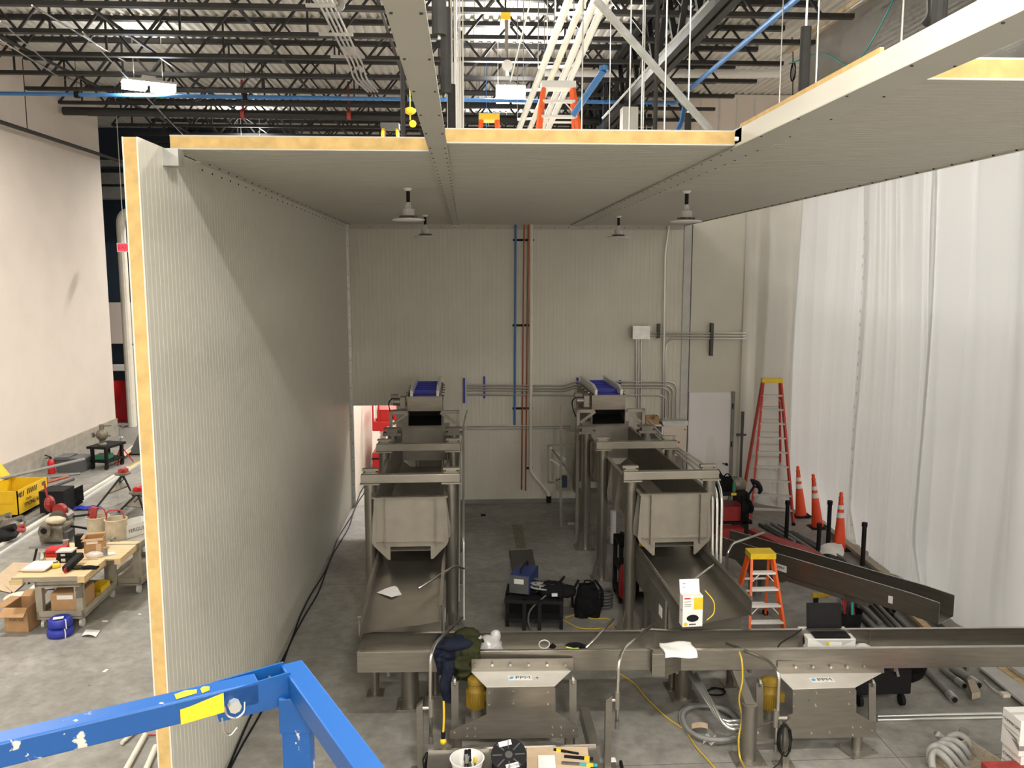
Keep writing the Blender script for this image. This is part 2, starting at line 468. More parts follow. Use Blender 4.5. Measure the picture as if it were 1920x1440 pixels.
# bridging rods under the deck, running away
for i, xx in enumerate((-9.2, -6.6, -4.0, -1.5)):
    one('bridging_bar', B().bar((xx, 12, 9.67), (xx, 32, 9.67), .05, .05), 'joist', 'dark bridging bar tying the roof joists, %s from the plastered wall' % NTH[i], 'bar', 'bridging bars')

# lamps
lamp0 = None
NAMES = {0: 'bright high-bay lamp over the plastered wall side', 1: 'bright twin high-bay lamp beside the chain hoist'}
for i, (x, y, wt) in enumerate(LAMPS):
    lab = NAMES.get(i, 'unseen high-bay lamp outside the picture, set to light the hall')
    if lamp0 is None:
        t = thing('high_bay_lamp', lab, 'lamp', (x, y, LAMP_Z), 0, 'high-bay lamps of the hall'); lamp0 = t
        h = B(); h.bx(-.56, .56, -.2, .2, .05, .1); h.bx(-.14, .14, -.1, .1, .1, .2)
        h.build('housing', 'light_grey', t)
        l = B(); l.bx(-.54, -.06, -.18, .18, -.1, .05); l.build('lens', 'lamp_lens', t)
        l = B(); l.bx(.06, .54, -.18, .18, -.1, .05); l.build('lens', 'lamp_lens', t)
        c = B(); c.cyl((-.3, 0, .1), (-.3, 0, 1.23), .008, n=6); c.cyl((.3, 0, .1), (.3, 0, 1.23), .008, n=6); c.build('hanger', 'conduit', t)
    else:
        t = dup(lamp0, (x, y, LAMP_Z), 0, lab)
    if i == 0: t.rotation_euler = (0, 0, .5)
    if i == 1:                                   # the twin lamp is tipped towards the working side
        for ch in t.children:
            if not ch.name.startswith('hanger'): ch.rotation_euler = (-1.0, 0, 0); ch.scale = (.62, 1, 1)
    ld = bpy.data.lights.new('lamp_light', 'AREA'); ld.shape = 'RECTANGLE'; ld.size = 1.08; ld.size_y = .36
    ld.energy = wt; ld.color = (1, .96, .89); ld.spread = math.radians(165)
    lo = bpy.data.objects.new('lamp_light', ld); COL.objects.link(lo); lo.parent = t; lo.location = (0, 0, -.112) if i != 1 else (0, -.098, -.062)
    if i == 1: lo.rotation_euler = (-1.0, 0, 0)
    lu = bpy.data.lights.new('lamp_uplight', 'AREA'); lu.shape = 'RECTANGLE'; lu.size = 1.0; lu.size_y = .3
    lu.energy = wt * LAMP_UP; lu.color = ld.color
    lo = bpy.data.objects.new('lamp_uplight', lu); COL.objects.link(lo); lo.parent = t; lo.location = (0, 0, .24); lo.rotation_euler = (PI, 0, 0)

# an added lamp, hidden by the back wall, brightens the passage
t = dup(lamp0, (-1.3, 22.4, 5.9), 0, 'unseen high-bay lamp added to brighten the passage behind the back wall')
ld = bpy.data.lights.new('lamp_light', 'AREA'); ld.shape = 'RECTANGLE'; ld.size = 1.08; ld.size_y = .36; ld.energy = 720; ld.color = (1, .95, .88)
lo = bpy.data.objects.new('lamp_light', ld); COL.objects.link(lo); lo.parent = t; lo.location = (0, 0, -.112)
B().cyl((-.3, 0, 1.2), (-.3, 0, 4.55), .008, n=6).cyl((.3, 0, 1.2), (.3, 0, 4.55), .008, n=6).build('long_hanger', 'conduit', t)

# ================================================================== THE PANEL ROOM
def imp(u, v, name, ax, parent, ribs=.1, th=.12, bead=.0018, inward=1, skin='panel_white', gw=.012):
    """insulated panel: ribbed skin, foam core, back skin. u wide, v long; ax = (u axis, v axis, thickness axis)"""
    b = B()
    face = []; q = ribs / 2; face.append((0, 0))
    while q < u - .02:
        face += [(q - gw, 0), (q - gw * .6, -bead), (q + gw * .6, -bead), (q + gw, 0)]; q += ribs
    face.append((u, 0))
    def pt(uu, vv, ww):
        d = dict(zip(ax, (uu, vv, ww))); return (d['x'], d['y'], d['z'])
    def solid(poly, v0, v1, mi):
        n = len(poly); b.mat(mi)
        b.vf([pt(a, v0, c) for a, c in poly] + [pt(a, v1, c) for a, c in poly],
             [tuple(range(n - 1, -1, -1)), tuple(range(n, 2 * n))] + [(i, (i + 1) % n, n + (i + 1) % n, n + i) for i in range(n)])
    solid(face + [(u, .012 * inward), (0, .012 * inward)], 0, v, 0)
    solid([(0, .0121 * inward), (u, .0121 * inward), (u, (th - .0121) * inward), (0, (th - .0121) * inward)], 0.002, v - .002, 1)
    solid([(0, (th - .012) * inward), (u, (th - .012) * inward), (u, th * inward), (0, th * inward)], 0, v, 0)
    return b.build(name, [skin, 'foam'], parent)

# wall of panels on the left of the machines
wl = struct(empty('wall_panel_side', (XW, 6.8, 0)))
UW = (YB - 6.8) / 10
pp = None
for i in range(10):
    if pp is None: pp = imp(UW - .0004, 6.05, 'panel', ('y', 'z', 'x'), wl, ribs=.094, inward=-1, bead=-.0015)
    else: place(pp, wl, (0, i * UW, 0))
# back wall: ribbed panels, the first cut away for the door opening
XB0 = -2.5
wb = struct(empty('wall_back', (XB0, YB, 0)))
UB = 1.03
DO0, DO1, DOT = .02, .95, 2.2             # opening from XB0
imp(UB - .0004, 6.05 - DOT, 'panel', ('x', 'z', 'y'), wb, ribs=.094, inward=1).location = (0, 0, DOT)
imp(UB - DO1 - .0004, DOT, 'panel', ('x', 'z', 'y'), wb, ribs=.03, inward=1).location = (DO1, 0, 0)
pp = None
for i in range(1, 7):
    if pp is None: pp = imp(UB - .0004, 6.05, 'panel', ('x', 'z', 'y'), wb, ribs=.094, inward=1); pp.location = (UB, 0, 0)
    else: place(pp, wb, (UB * i, 0, 0))
XB1 = XB0 + UB * 7                         # 4.71
struct(B().bx(XB1 + .06, 7.0, YB + .02, YB + .16, 0, 7.6).build('wall_back_smooth', 'panel_white'))
tp = struct(B().bx(XB1 - .06, XB1 + .10, YB - .03, YB + .05, 0, 6.05).build('trim_1', 'light_grey'))
struct(B().bx(XB1 + .10, XB1 + .125, YB - .02, YB + .05, 0, 6.1).build('trim_2', 'dark_grey'))
struct(B().bx(-1.5, 4.7, YB - .012, YB, 0, .09).build('baseboard_back', 'mid_grey'))
# jamb trim of the opening and of the wall corner, with its screws
tj = struct(B().bx(XW + .001, XW + .06, YB - .13, YB - .125, .0, 6.04).build('trim_3', 'galvanised'))
tj2 = struct(B().bx(XB0 - .02, XB0 + .035, YB - .02, YB - .002, 0, 2.2).build('trim_4', 'galvanised'))
scr = B().cyl((0, 0, 0), (0, -.008, 0), .009, n=6).build('screw', 'black', tj2); scr.location = (.0, -.018, .15)
for i in range(1, 8): place(scr, tj2, (.0, -.018, .15 + i * .27))
def trim_screws(tr, n, f):
    for i in range(n): place(scr, tr, *f(i))
trim_screws(tj, 20, lambda i: ((.0, -.02, .2 + i * .3), (0, 0, 0)))
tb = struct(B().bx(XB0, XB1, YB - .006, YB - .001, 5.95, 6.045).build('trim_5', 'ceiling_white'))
trim_screws(tb, 24, lambda i: ((-3.45 + i * .3, -.005, .045), (0, 0, 0)))
# ceiling/wall angle with two rows of screws
ta = struct(B().bx(XW + .001, XW + .007, 8.2, YB, 5.94, 6.045).build('trim_6', 'panel_white'))
trim_screws(ta, 31, lambda i: ((.004, -4.8 + i * .32, .045), (0, 0, PI / 2)))
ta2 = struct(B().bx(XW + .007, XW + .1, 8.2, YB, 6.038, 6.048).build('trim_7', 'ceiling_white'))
trim_screws(ta2, 31, lambda i: ((.03, -4.8 + i * .32, -.0), (PI / 2, 0, 0)))
# bracket at the front corner
one('corner_bracket', B().bx(XW + .002, XW + .13, 7.32, 7.47, 5.9, 6.04), 'galvanised', 'small grey bracket where ceiling panel meets panel wall', 'bracket')

# panel ceiling in three bays
ce = struct(empty('ceiling', (0, 0, ZC)))
def bay(x0, x1, y0, y1, nm):
    n = max(1, round((y1 - y0) / 1.07)); u = (y1 - y0) / n; first = None
    for i in range(n):
        if first is None:
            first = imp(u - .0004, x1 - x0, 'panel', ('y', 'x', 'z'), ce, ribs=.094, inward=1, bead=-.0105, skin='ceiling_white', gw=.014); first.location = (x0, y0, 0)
        else: place(first, ce, (x0, y0 + i * u, 0))
bay(XW + .02, -.30, 7.46, YB, 'a')
bay(-.17, 2.2, 7.0, YB, 'b')
bay(2.24, 4.66, 4.62, YB, 'c')
et = struct(B().bx(4.66, 4.685, 4.62, YB, 6.035, 6.2).build('trim_8', 'panel_white'))
sc2 = B().cyl((0, 0, 0), (0, 0, -.01), .011, n=6).build('screw', 'black', et); sc2.location = (-.03, -6.2, .012)
for i in range(1, 40): place(sc2, et, (-.03, -6.2 + i * .32, .012))

# hanging T bars that carry the ceiling
def tbar(name, label, x0, x1, xw0, xw1, y0, y1, web_z):
    t = thing(name, label, 'beam', ((x0 + x1) / 2, y0, ZC - .02))
    h = (x1 - x0) / 2; cx = (x0 + x1) / 2
    B().bx(-h, h, 0, y1 - y0, 0, .008).build('flange', 'ceiling_white', t)
    B().bx(xw0 - cx, xw1 - cx, 0, y1 - y0, .008, web_z).build('web', 'panel_white', t)
    s = B().cyl((0, 0, 0), (0, 0, -.006), .008, n=6).build('screw', 'dark_grey', t); s.location = (-h + .02, .6, 0)
    i = 0; y = .6
    while y < y1 - y0 - .1:
        if i: place(s, t, (-h + .02, y, 0))
        place(s, t, (h - .02, y, 0)); y += (.72 if y < 4.4 else .3); i += 1
    return t
tbar('ceiling_tee', 'long grey ceiling tee reaching out over the gap between two ceiling bays', -.315, -.155, -.245, -.225, 2.2, YB - .02, .26)
tr = tbar('ceiling_tee', 'grey ceiling tee with pale upstand along the orange foam edge', 2.19, 2.45, 2.2, 2.235, 2.2, YB - .02, .14)
B().bx(-.12, -.1, 4.64, 5.25, .03, .15).build('splice_plate', 'galvanised', tr)
for i in range(4):
    B().cyl((-.12, 4.72 + i * .15, .06 + .05 * (i % 2)), (-.15, 4.72 + i * .15, .06 + .05 * (i % 2)), .018, n=8).build('bolt', 'white', tr)
# foam strip seen along the upstand
struct(B().bx(2.236, 2.26, 4.64, 7.0, ZC + .125, ZC + .17).build('trim_9', 'foam'))

# hanger rods in black foam sleeves
rod0 = None
def rod(x, y, z0, sl, label, group='ceiling hanger rods'):
    global rod0
    t = thing('hanger_rod', label, 'rod', (x, y, z0), 0, group)
    B().cyl((0, 0, 0), (0, 0, 10.4 - z0), .008, n=6).build('rod', 'conduit', t)
    if sl: B().cyl((0, 0, .02), (0, 0, sl), .036, n=10).build('foam_sleeve', 'sleeve', t)
rods = [(2.32, xp(1505, 205, 2.32).y, .5), (2.32, xp(1758, 80, 2.32).y, .7), (2.32, 9.0, .5), (2.32, 11.3, .5), (2.32, 14, .5)]
for i, (x, y, s) in enumerate(rods):
    rod(x, y, ZC + .125, s, 'thin hanger rod with black foam sleeve over the pale upstand, %s from the back wall' % NTH[len(rods) - 1 - [1, 0, 2, 3, 4].index(i)])
for i, y in enumerate((4.35, 5.7, 7.9, 10.2, 12.6)):
    rod(-.13, y, ZC + .1, .55, 'thin hanger rod in black sleeve beside the long ceiling tee, %s from the front' % NTH[i])
for i, (px, py) in enumerate(((1166, 0), (1213, 0), (1280, 0), (1085, 0))):
    pass
for i, (x, y) in enumerate(((1.15, 8.6), (1.55, 8.2), (1.75, 7.6), (1.95, 9.6))):
    rod(x, y, ZC + .12, 0, 'bare thin hanger rod over the middle ceiling bay, %s counted rightwards' % NTH[i])
for i, (x, y) in enumerate(((3.6, 7.1), (3.75, 9.2), (4.2, 11.5), (3.1, 5.2))):
    rod(x, y, ZC + .12, 0 if i < 3 else .3, 'bare thin hanger rod over the wide ceiling bay by the plastic, number %s' % ('one', 'two', 'three', 'four')[i])
one('stand_pipe', B().cyl((-.62, 8.6, ZC + .1), (-.62, 8.6, 10.3), .022, n=8), 'joist', 'thin black pipe standing beside the long ceiling tee', 'pipe')
one('stand_pipe', B().cyl((1.93, 8.8, ZC + .12), (1.93, 8.8, 8.55), .022, n=8), 'joist', 'thin black pipe standing behind the diagonal strut', 'pipe')
for i, x in enumerate((-.125, -.1, -.075, -.06, -.03)):
    one('hanging_cable', B().cyl((x, 8.0 + i * .5, ZC + .12), (x, 8.0 + i * .5, 10.4), .007, n=5), 'white', 'thin white cable hanging beside the long ceiling tee, %s of the bundle' % NTH[i], 'cable', 'white cables by the tee')
# white column strip seen above the panels beside the tee
one('steel_column', B().bx(-.42, -.05, 19.3, 19.6, 0, 10.3), 'light_grey', 'pale grey steel column behind the long ceiling tee', 'column')
# ================================================================== OVERHEAD SERVICES
one('sprinkler_pipe', B().cyl((-10.9, 24.2, 9.4), (5.5, 25.0, 9.4), .11, n=14), 'joist', 'thick black sprinkler main running under the joists', 'pipe')
for i, x in enumerate((-6.2, -3.3)):
    one('red_pipe_clamp', B().cyl((x, 24.4, 9.4), (x + .1, 24.4, 9.4), .13, n=12).bx(x + .02, x + .08, 24.37, 24.43, 9.5, 10.3), 'red_iron', 'red clamp on the black sprinkler main, %s from the plastered wall' % NTH[i], 'clamp', 'pipe clamps')
bp = thing('air_pipe', 'long blue compressed-air pipe running across under the joists', 'pipe', (0, 20.1, 9.0))
B().cyl((-10.95, -.1, 0), (4.9, .15, 0), .045, n=10).build('pipe', 'blue_pipe', bp)
hg = B().cyl((0, 0, -.05), (0, 0, 1.0), .006, n=5); hg.bx(-.05, .05, -.06, .06, -.07, .07); hg = hg.build('hanger', 'black', bp); hg.location = (-8.7, -.06, 0)
for x in (-5.0, -1.4, 3.6): place(hg, bp, (x, 0, 0))
one('air_pipe', B().tube(fillet([(4.9, 20.25, 9.0), (4.95, 19.4, 9.0), (4.6, 18.4, 8.2), (4.0, 18.6, 7.2)], .2), .05, 10), 'blue_pipe', 'short blue air pipe dropping beside the pale wall with a valve', 'pipe')
a, c = dp(1440, 43, 12.5), dp(1295, 165, 18.5)
d_ = (a - c).normalized()
one('air_pipe', B().cyl(c, a + d_ * 6, .045, n=10), 'blue_pipe', 'blue air pipe slanting up towards the clear plastic', 'pipe')
a, c = dp(1132, 132, 10.2), dp(1075, 215, 10.6)
one('air_pipe', B().cyl(a, c, .04, n=10).lathe([(.04, 0), (.055, .0), (.055, .05), (.03, .05)], a, 12), 'blue_pipe', 'open-ended short blue pipe sloping beside the orange ladder', 'pipe')
one('air_pipe', B().cyl((.3, 21.5, 8.15), (3.6, 21.5, 8.1), .05, n=10).cyl((.5, 21.5, 8.1), (.5, 21.5, 10.4), .008, n=5).cyl((3.4, 21.5, 8.1), (3.4, 21.5, 10.4), .008, n=5), 'blue_pipe', 'low blue air pipe seen behind the orange ladder', 'pipe')
# white insulated pipes over the middle bay
for i, (xt, xb) in enumerate(((1072, 980), (1100, 1000), (1122, 1022), (1142, 1034))):
    a, c = dp(xt, -14, 12.0), dp(xb - 10, 250, 17.4)
    one('insulated_pipe', B().cyl(a + (a - c) * .25, c, .056 if i != 1 else .05, n=12), 'white' if i != 1 else 'pvc', 'white insulated pipe running back under the roof, %s of four side by side' % NTH[i], 'pipe', 'four insulated pipes')
for i, (px, py, w_) in enumerate(((1080, 25, 70), (1060, 78, 62), (1042, 125, 60), (1010, 168, 52), (995, 222, 45))):
    f = (py + 14) / 264
    y = 1 / (1 / 12.0 + (1 / 17.4 - 1 / 12.0) * f)
    l, r = dp(px - w_ * .55, py + 2, y), dp(px + w_ * .55, py - 1, y)
    u = B().bar(l, r, .045, .045)
    for q in (l, r): u.cyl(q, q + Vector((0, 0, 10.4 - q.z)), .007, n=5)
    one('pipe_trapeze', u, 'galvanised', 'galvanised strut trapeze under the white pipes, %s from the top' % NTH[i], 'strut', 'pipe trapezes')
one('white_pipe', B().cyl(dp(1020, 138, 22), dp(1460, 138, 22), .10, n=14), 'white', 'wide white pipe running across behind the girder', 'pipe')
one('diagonal_strut', B().bar(dp(1118, 0, 7.6), dp(1336, 250, 8.2), .05, .05), 'galvanised', 'pale galvanised strut slanting down to the ceiling panels', 'strut')
one('threaded_rod', B().cyl(dp(1330, 0, 13), dp(1130, 222, 16.5), .02, n=8), 'galvanised', 'pale sway-brace rod slanting past the girder', 'rod')
one('threaded_rod', B().cyl(dp(995, 0, 11), dp(957, 152, 13), .012, n=8), 'conduit', 'thin rod slanting down to the chain hoist lamp', 'rod')
# chain hoist
h = thing('chain_hoist', 'hoist with grey webbing strap and round pulley above the bright lamp', 'hoist', dp(952, 140, 15.2))
q = WM[h.name].translation
g = lambda px, py, y=15.2: dp(px, py, y) - q
B().bx(*[v for pr_ in zip(g(939, 38), g(957, 25)) for v in pr_][:2], -.06, .5, g(948, 38).z, g(948, 25).z).build('trolley', 'yellow', h)
B().cyl(g(948, 26), g(948, 26) + Vector((0, 0, 10.42 - g(948, 26).z - q.z)), .015, n=6).build('hanger', 'joist', h)
B().bx(g(946.5, 95).x, g(953, 95).x, -.02, .02, g(950, 95).z, g(950, 38).z).build('strap', 'cast', h)
B().cyl(g(951, 124) + Vector((0, -.06, 0)), g(951, 124) + Vector((0, .06, 0)), .095, n=18).build('pulley', 'light_grey', h)
B().tube([g(951, 108), g(951, 95)], .012, 6).build('hook', 'steel_dark', h)
B().bx(g(951, 142).x - .03, g(951, 142).x + .03, -.05, .05, g(951, 142).z, g(951, 132).z).build('load_hook', 'pvc', h)
one('yellow_hoist', B().sph(dp(769, 208, 14.5), .09, sc=(1.1, 1, .7)).cyl(dp(769, 208, 14.5), dp(769, 225, 14.5), .012, n=6).cyl(dp(769, 208, 14.5), Vector((dp(769, 208, 14.5).x, 14.5, 10.42)), .01, n=5).cyl(dp(774, 232, 14.4), dp(774, 232, 14.55), .06, n=12), 'yellow', 'small yellow hoist behind the long ceiling tee', 'hoist')
# conduits in a rack, bending down
for i in range(4):
    x0 = 590 + i * 9; P_ = [dp(x0, -10, 13.5), dp(645 + i * 8, 100, 17.5), dp(655 + i * 8, 118, 18), dp(663 + i * 8, 148, 19), dp(690 + i * 6, 172, 20.2)]
    one('roof_conduit', B().tube(fillet(P_, .3), .022, 6), 'conduit', 'thin steel conduit dropping back under the joists, %s of four' % NTH[i], 'conduit', 'roof conduits')
for i, (px, py, y) in enumerate(((605, 10, 13.9), (630, 64, 15.8), (652, 106, 17.8))):
    one('conduit_trapeze', B().bar(dp(px - 32, py, y), dp(px + 32, py + 1, y), .05, .05), 'galvanised', 'grey strut rail under the roof conduits, %s from the top' % NTH[i], 'strut', 'conduit rails')
one('pipe_elbow', B().tube(fillet([dp(641, -8, 13.6), dp(640, 14, 13.6), dp(631, 16, 13.6)], .12), .055, 10), 'mid_grey', 'grey pipe elbow hanging at the top under the joists', 'pipe')
for i, (px0, py0, px1, py1, y0, y1) in enumerate(((0, 75, 120, 150, 16, 21), (60, 10, 250, 125, 14.5, 21), (155, 60, 345, 255, 16, 26), (0, 40, 90, 118, 15.5, 20))):
    one('brace_wire', B().cyl(dp(px0, py0, y0), dp(px1, py1, y1), .014, n=5), 'conduit', 'thin pale brace wire slanting among the joists, %s' % ('one under the long wall', 'one crossing the lamp', 'lowest one towards the panel edge', 'steepest one near the corner')[i], 'wire')
# pipe along the plastered wall
one('wall_pipe', B().cyl((XL + .25, 9, 8.5), (XL + .25, 27.5, 8.5), .05, n=10).cyl((XL + .25, 21.9, 8.5), (XL + .25, 21.9, 10.2), .012, n=6), 'joist', 'black pipe running along the plastered wall', 'pipe')
# ladders standing on the panel ceiling
def aladder(name, label, cat, loc, rz, H, w0, w1, spread, nsteps, rail, step, cap, capcol, rear=True, group=None, tray=None):
    t = thing(name, label, cat, loc, rz, group)
    top = H
    def rl(sx, sy):
        return B().bar((sx * w0 / 2, -sy * spread / 2, 0), (sx * w1 / 2, -sy * .07, top), .035, .075)
    for sx in (-1, 1):
        rl(sx, 1).build('front_rail', rail, t); rl(sx, -1).build('rear_rail', rail, t)
    for i in range(nsteps):
        z = top * (i + 1) / (nsteps + 1); f = z / top
        hw = (w0 + (w1 - w0) * f) / 2; y = -(spread / 2 * (1 - f) + .07 * f)
        B().bx(-hw, hw, y - .045, y + .045, z - .012, z + .018).build('step', step, t)
        if i in (1, nsteps - 1):
            br = B()
            for sx in (-1, 1): br.bar((sx * (hw - .01), y, z - .13), (sx * (hw - .12), y, z - .012), .02, .012)
            br.build('step_brace', step, t)
        if rear and i < nsteps - 1:
            B().bx(-hw, hw, -y - .012, -y + .012, z - .012, z + .012).build('rear_brace', step, t)
    c = B().bx(-w1 / 2 - .035, w1 / 2 + .035, -.13, .13, top - .02, top + .06)
    c.build('cap', cap, t)
    for sx in (-1, 1):
        for sy in (-1, 1):
            B().bx(sx * w0 / 2 - .03, sx * w0 / 2 + .03, -sy * spread / 2 - .045, -sy * spread / 2 + .045, 0, .06).build('foot', 'rubber', t)
    return t
qa = dp(1046, 160, 11.0)
aladder('step_ladder', 'orange fibreglass ladder standing on top of the panel ceiling', 'ladder', (qa.x, 11.0, ZC + .12), 0, qa.z - ZC - .15, .62, .36, .8, 5, 'orange', 'white', 'white', None)
qa = dp(917, 220, 11.5)
aladder('step_ladder', 'small orange ladder with yellow cap on the panel ceiling', 'ladder', (qa.x, 11.5, ZC + .12), 0, qa.z - ZC - .15, .40, .2, .6, 3, 'orange', 'white', 'yellow', None)
qa = dp(732, 243, 13)
aladder('step_ladder', 'yellow ladder top behind the long ceiling tee', 'ladder', (qa.x, 13, ZC + .12), 0, qa.z - ZC - .1, .34, .2, .5, 2, 'yellow', 'dark_grey', 'dark_grey', None)
one('tall_cabinet', B().bx(dp(1168, 200, 20).x, dp(1197, 200, 20).x, 20, 20.4, 0, dp(1180, 200, 20).z), 'white', 'tall white cabinet beyond the panel ceiling', 'cabinet')
# pale cladding beyond the girder
wc = struct(B().bx(dp(1225, 200, 26).x, 14, 26, 26.2, 0, 10.4).build('wall_cladding', 'plaster'))
for i in range(9):
    B().bx(4.0 - 9.5 + i * .55, 4.0 - 9.46 + i * .55, -.11, -.1, 5.5, 10.3).build('cladding_rib', 'light_grey', wc)
wh = one('white_duct', B().tube(fillet([(dp(231, 500, 28.2).x, 28.2, 0), (dp(231, 500, 28.2).x, 28.2, dp(231, 397, 28.2).z), (dp(290, 397, 28.2).x, 28.2, dp(231, 397, 28.2).z)], .4), .14, 12), 'pvc', 'thick white duct bending over beyond the end of the plastered wall', 'duct')
# exit sign and dark mezzanine beyond the end of the plastered wall
s = thing('exit_sign', 'small glowing red exit sign hanging beyond the plastered wall', 'sign', dp(233, 464, 25.5))
B().bx(-.2, .2, -.03, .03, -.13, .13).build('housing', 'white', s)
B().bx(-.18, .18, -.04, -.03, -.11, .11).build('face', 'red_glow', s)
lettering('EXIT', .17, s, WM[s.name].translation + Vector((0, -.045, 0)), (1, 0, 0), (0, 0, 1), 'red_dark')
B().cyl((0, 0, .13), (0, 0, 4.72), .012, n=6).build('stem', 'light_grey', s)
mz = struct(B().bx(-14, -6.5, 33, 33.3, 0, 10.4).build('wall_mezzanine', 'dark_blue_glass'))
z0, z1 = dp(235, 645, 32).z, dp(235, 568, 32).z
struct(B().bx(-14, -6.5, 32.2, 32.6, z0, z1).build('wall_mezzanine_band', 'plaster'))
struct(B().bx(-14, -6.5, 31.8, 32.2, dp(235, 694, 32).z, dp(235, 684, 32).z).build('trim_10', 'white'))
for i, (pa, pb_) in enumerate(((300, 312), (324, 345), (350, 372))):
    struct(B().bx(-15, -6, 31, 31.6, dp(225, pb_, 31).z, dp(225, pa, 31).z).build('beam_%d' % (i + 1), 'mid_grey'))
one('red_tarp', B().sheet(lambda u, v: (-12.2 + u * 2.6 + .03 * math.sin(v * 9), 29.0 + .12 * math.sin(u * 14) * (1 - v * .5) + .05 * math.sin(v * 7 + u * 5), .0 + v * dp(245, 714, 29).z), 24, 10), 'red', 'glossy red plastic sheet hanging beyond the plastered wall', 'sheet', smooth=True)
one('board', B().bx(dp(245, 700, 28.4).x, dp(275, 700, 28.4).x, 28.4, 28.44, 0, dp(250, 648, 28.4).z), 'plaster', 'pale leaning board above the red plastic sheet', 'board')

# ================================================================== PLASTIC CURTAINS
XC = 7.12
def curtain(name, label, path, z0, z1, mat, amp, freq, seed, nu=150, nv=26):
    P_ = [Vector(p) for p in path]
    L_ = [0]
    for i in range(1, len(P_)): L_.append(L_[-1] + (P_[i] - P_[i - 1]).length)
    def at(s):
        s *= L_[-1]
        for i in range(1, len(P_)):
            if s <= L_[i] + 1e-9:
                f = (s - L_[i - 1]) / (L_[i] - L_[i - 1]); t = (P_[i] - P_[i - 1]).normalized()
                return P_[i - 1].lerp(P_[i], f), t
    rr = random.Random(seed); ph = [rr.uniform(0, 6) for _ in range(6)]; fr = [freq * rr.uniform(.6, 1.6) for _ in range(6)]
    def fn(u, v):
        p, t = at(u); nrm = Vector((t.y, -t.x))
        s = u * L_[-1]; k = .45 + .55 * v
        d = sum(math.sin(s * fr[i] + ph[i] + v * (.6 * math.sin(ph[i] * 3))) / (1 + i * .45) for i in range(6)) * amp * 1.7 * k
        d += .05 * math.sin(v * 5 + ph[0] + s * .7) + amp * 1.3 * k * (abs(math.sin(s * freq * .8 + ph[3] + .5 * math.sin(v * 3 + ph[4]))) - .5) + amp * .5 * abs(math.sin(s * freq * 2.3 + v * 2.0 + ph[5]))
        if z0 < 1: d -= .10 * max(0, .12 - v) / .12 * (1 + math.sin(s * 1.7 + ph[2]))
        z = z0 + (z1 - z0) * v
        return (p.x + nrm.x * d, p.y + nrm.y * d, z)
    return one(name, B().sheet(fn, nu, nv), mat, label, 'curtain', 'plastic curtains', smooth=True)
curtain('plastic_sheet', 'white plastic sheet by the covered door, furthest back of the row', [(5.98, 18.05), (6.25, 17.95), (6.85, 17.2)], .01, 6.95, 'curtain_frontlit', .012, 6, 1, 50)
curtain('plastic_sheet', 'white plastic sheet behind the tall red ladder and cones', [(6.80, 17.25), (XC - .05, 16.3), (XC, 14.8)], .01, 6.95, 'curtain', .02, 5, 2)
curtain('plastic_sheet', 'closely pleated white plastic sheet in the middle of the row', [(XC + .03, 14.9), (XC + .03, 12.4)], .01, 6.95, 'curtain', .045, 9, 3, 240)
curtain('plastic_sheet', 'white plastic sheet with long soft folds beyond the pleated one', [(XC - .03, 12.5), (XC, 10.0)], .01, 6.95, 'curtain', .03, 4, 4)
curtain('plastic_sheet', 'white plastic sheet nearest the right-hand picture edge', [(XC + .05, 10.1), (XC + .1, 5.0)], .01, 6.95, 'curtain', .035, 3, 5, 240)
curtain('clear_sheet', 'clear grey plastic sheet hung above the panel ceiling', [(XC + .25, 19.0), (XC + .25, 12.2)], 6.85, 10.05, 'clear_plastic', .02, 3, 6)
curtain('clear_sheet', 'clear grey plastic sheet hung nearest above the ceiling edge', [(XC + .22, 12.3), (XC + .22, 4.0)], 6.85, 10.05, 'clear_plastic', .03, 2.4, 7, 120)
one('curtain_rail', B().bx(XC + .1, XC + .2, 3, 19.5, 9.95, 10.08), 'wood', 'tan wooden rail along the top of the clear plastic', 'rail')
one('curtain_strut', B().cyl((XC - .1, 3, 9.7), (XC - .1, 19.5, 9.85), .03, n=8), 'galvanised', 'pale strut running along below the wooden rail', 'strut')
# taped seams
for i, (y, x) in enumerate(((14.85, XC - .06), (12.45, XC - .09), (16.9, 6.93))):
    tz = thing('seam_tape', 'dark stitched seam between two plastic sheets, %s' % ('beside the pleats far side', 'beside the pleats near side', 'behind the tall ladder')[i], 'tape', (x, y, 0))
    st = B().bx(-.008, .0, -.006, .006, 0, .06).build('tape_piece', 'light_grey', tz); st.location = (0, 0, .6)
    for k in range(1, 22): place(st, tz, (rnd(-.01, .01), rnd(-.03, .03), .6 + k * .25 + rnd(-.06, .06)))
# cables on the clear plastic
one('network_cable', B().tube(catmull([xp(1480, 120, 7.32), xp(1540, 100, 7.32), xp(1590, 122, 7.32), xp(1620, 100, 7.32), xp(1650, 50, 7.32), xp(1680, -10, 7.32)], 6), .014, 6), 'teal', 'turquoise cable looping along the clear plastic', 'cable')
cc = xp(1487, 135, 7.33)
one('cable_coil', B().tube([cc + Vector((0, .13 * math.sin(t * .5), .2 * math.cos(t * .5))) + Vector((.012 * math.sin(t * 1.7), 0, 0)) for t in range(60)], .009, 5), 'navy', 'dark blue cable coil hanging on the clear plastic', 'cable')
one('black_cable', B().tube(catmull([xp(1485, 70, 7.32), xp(1487, 110, 7.32), xp(1486, 210, 7.32)], 6), .012, 5), 'black', 'thin black cable hanging down past the blue coil', 'cable')
one('drain_elbow', B().tube(fillet([xp(1748, -20, 3.2), xp(1748, 30, 3.2), xp(1737, 42, 3.2)], .05), .035, 10), 'joist', 'black pipe elbow hanging over the ceiling edge', 'pipe')
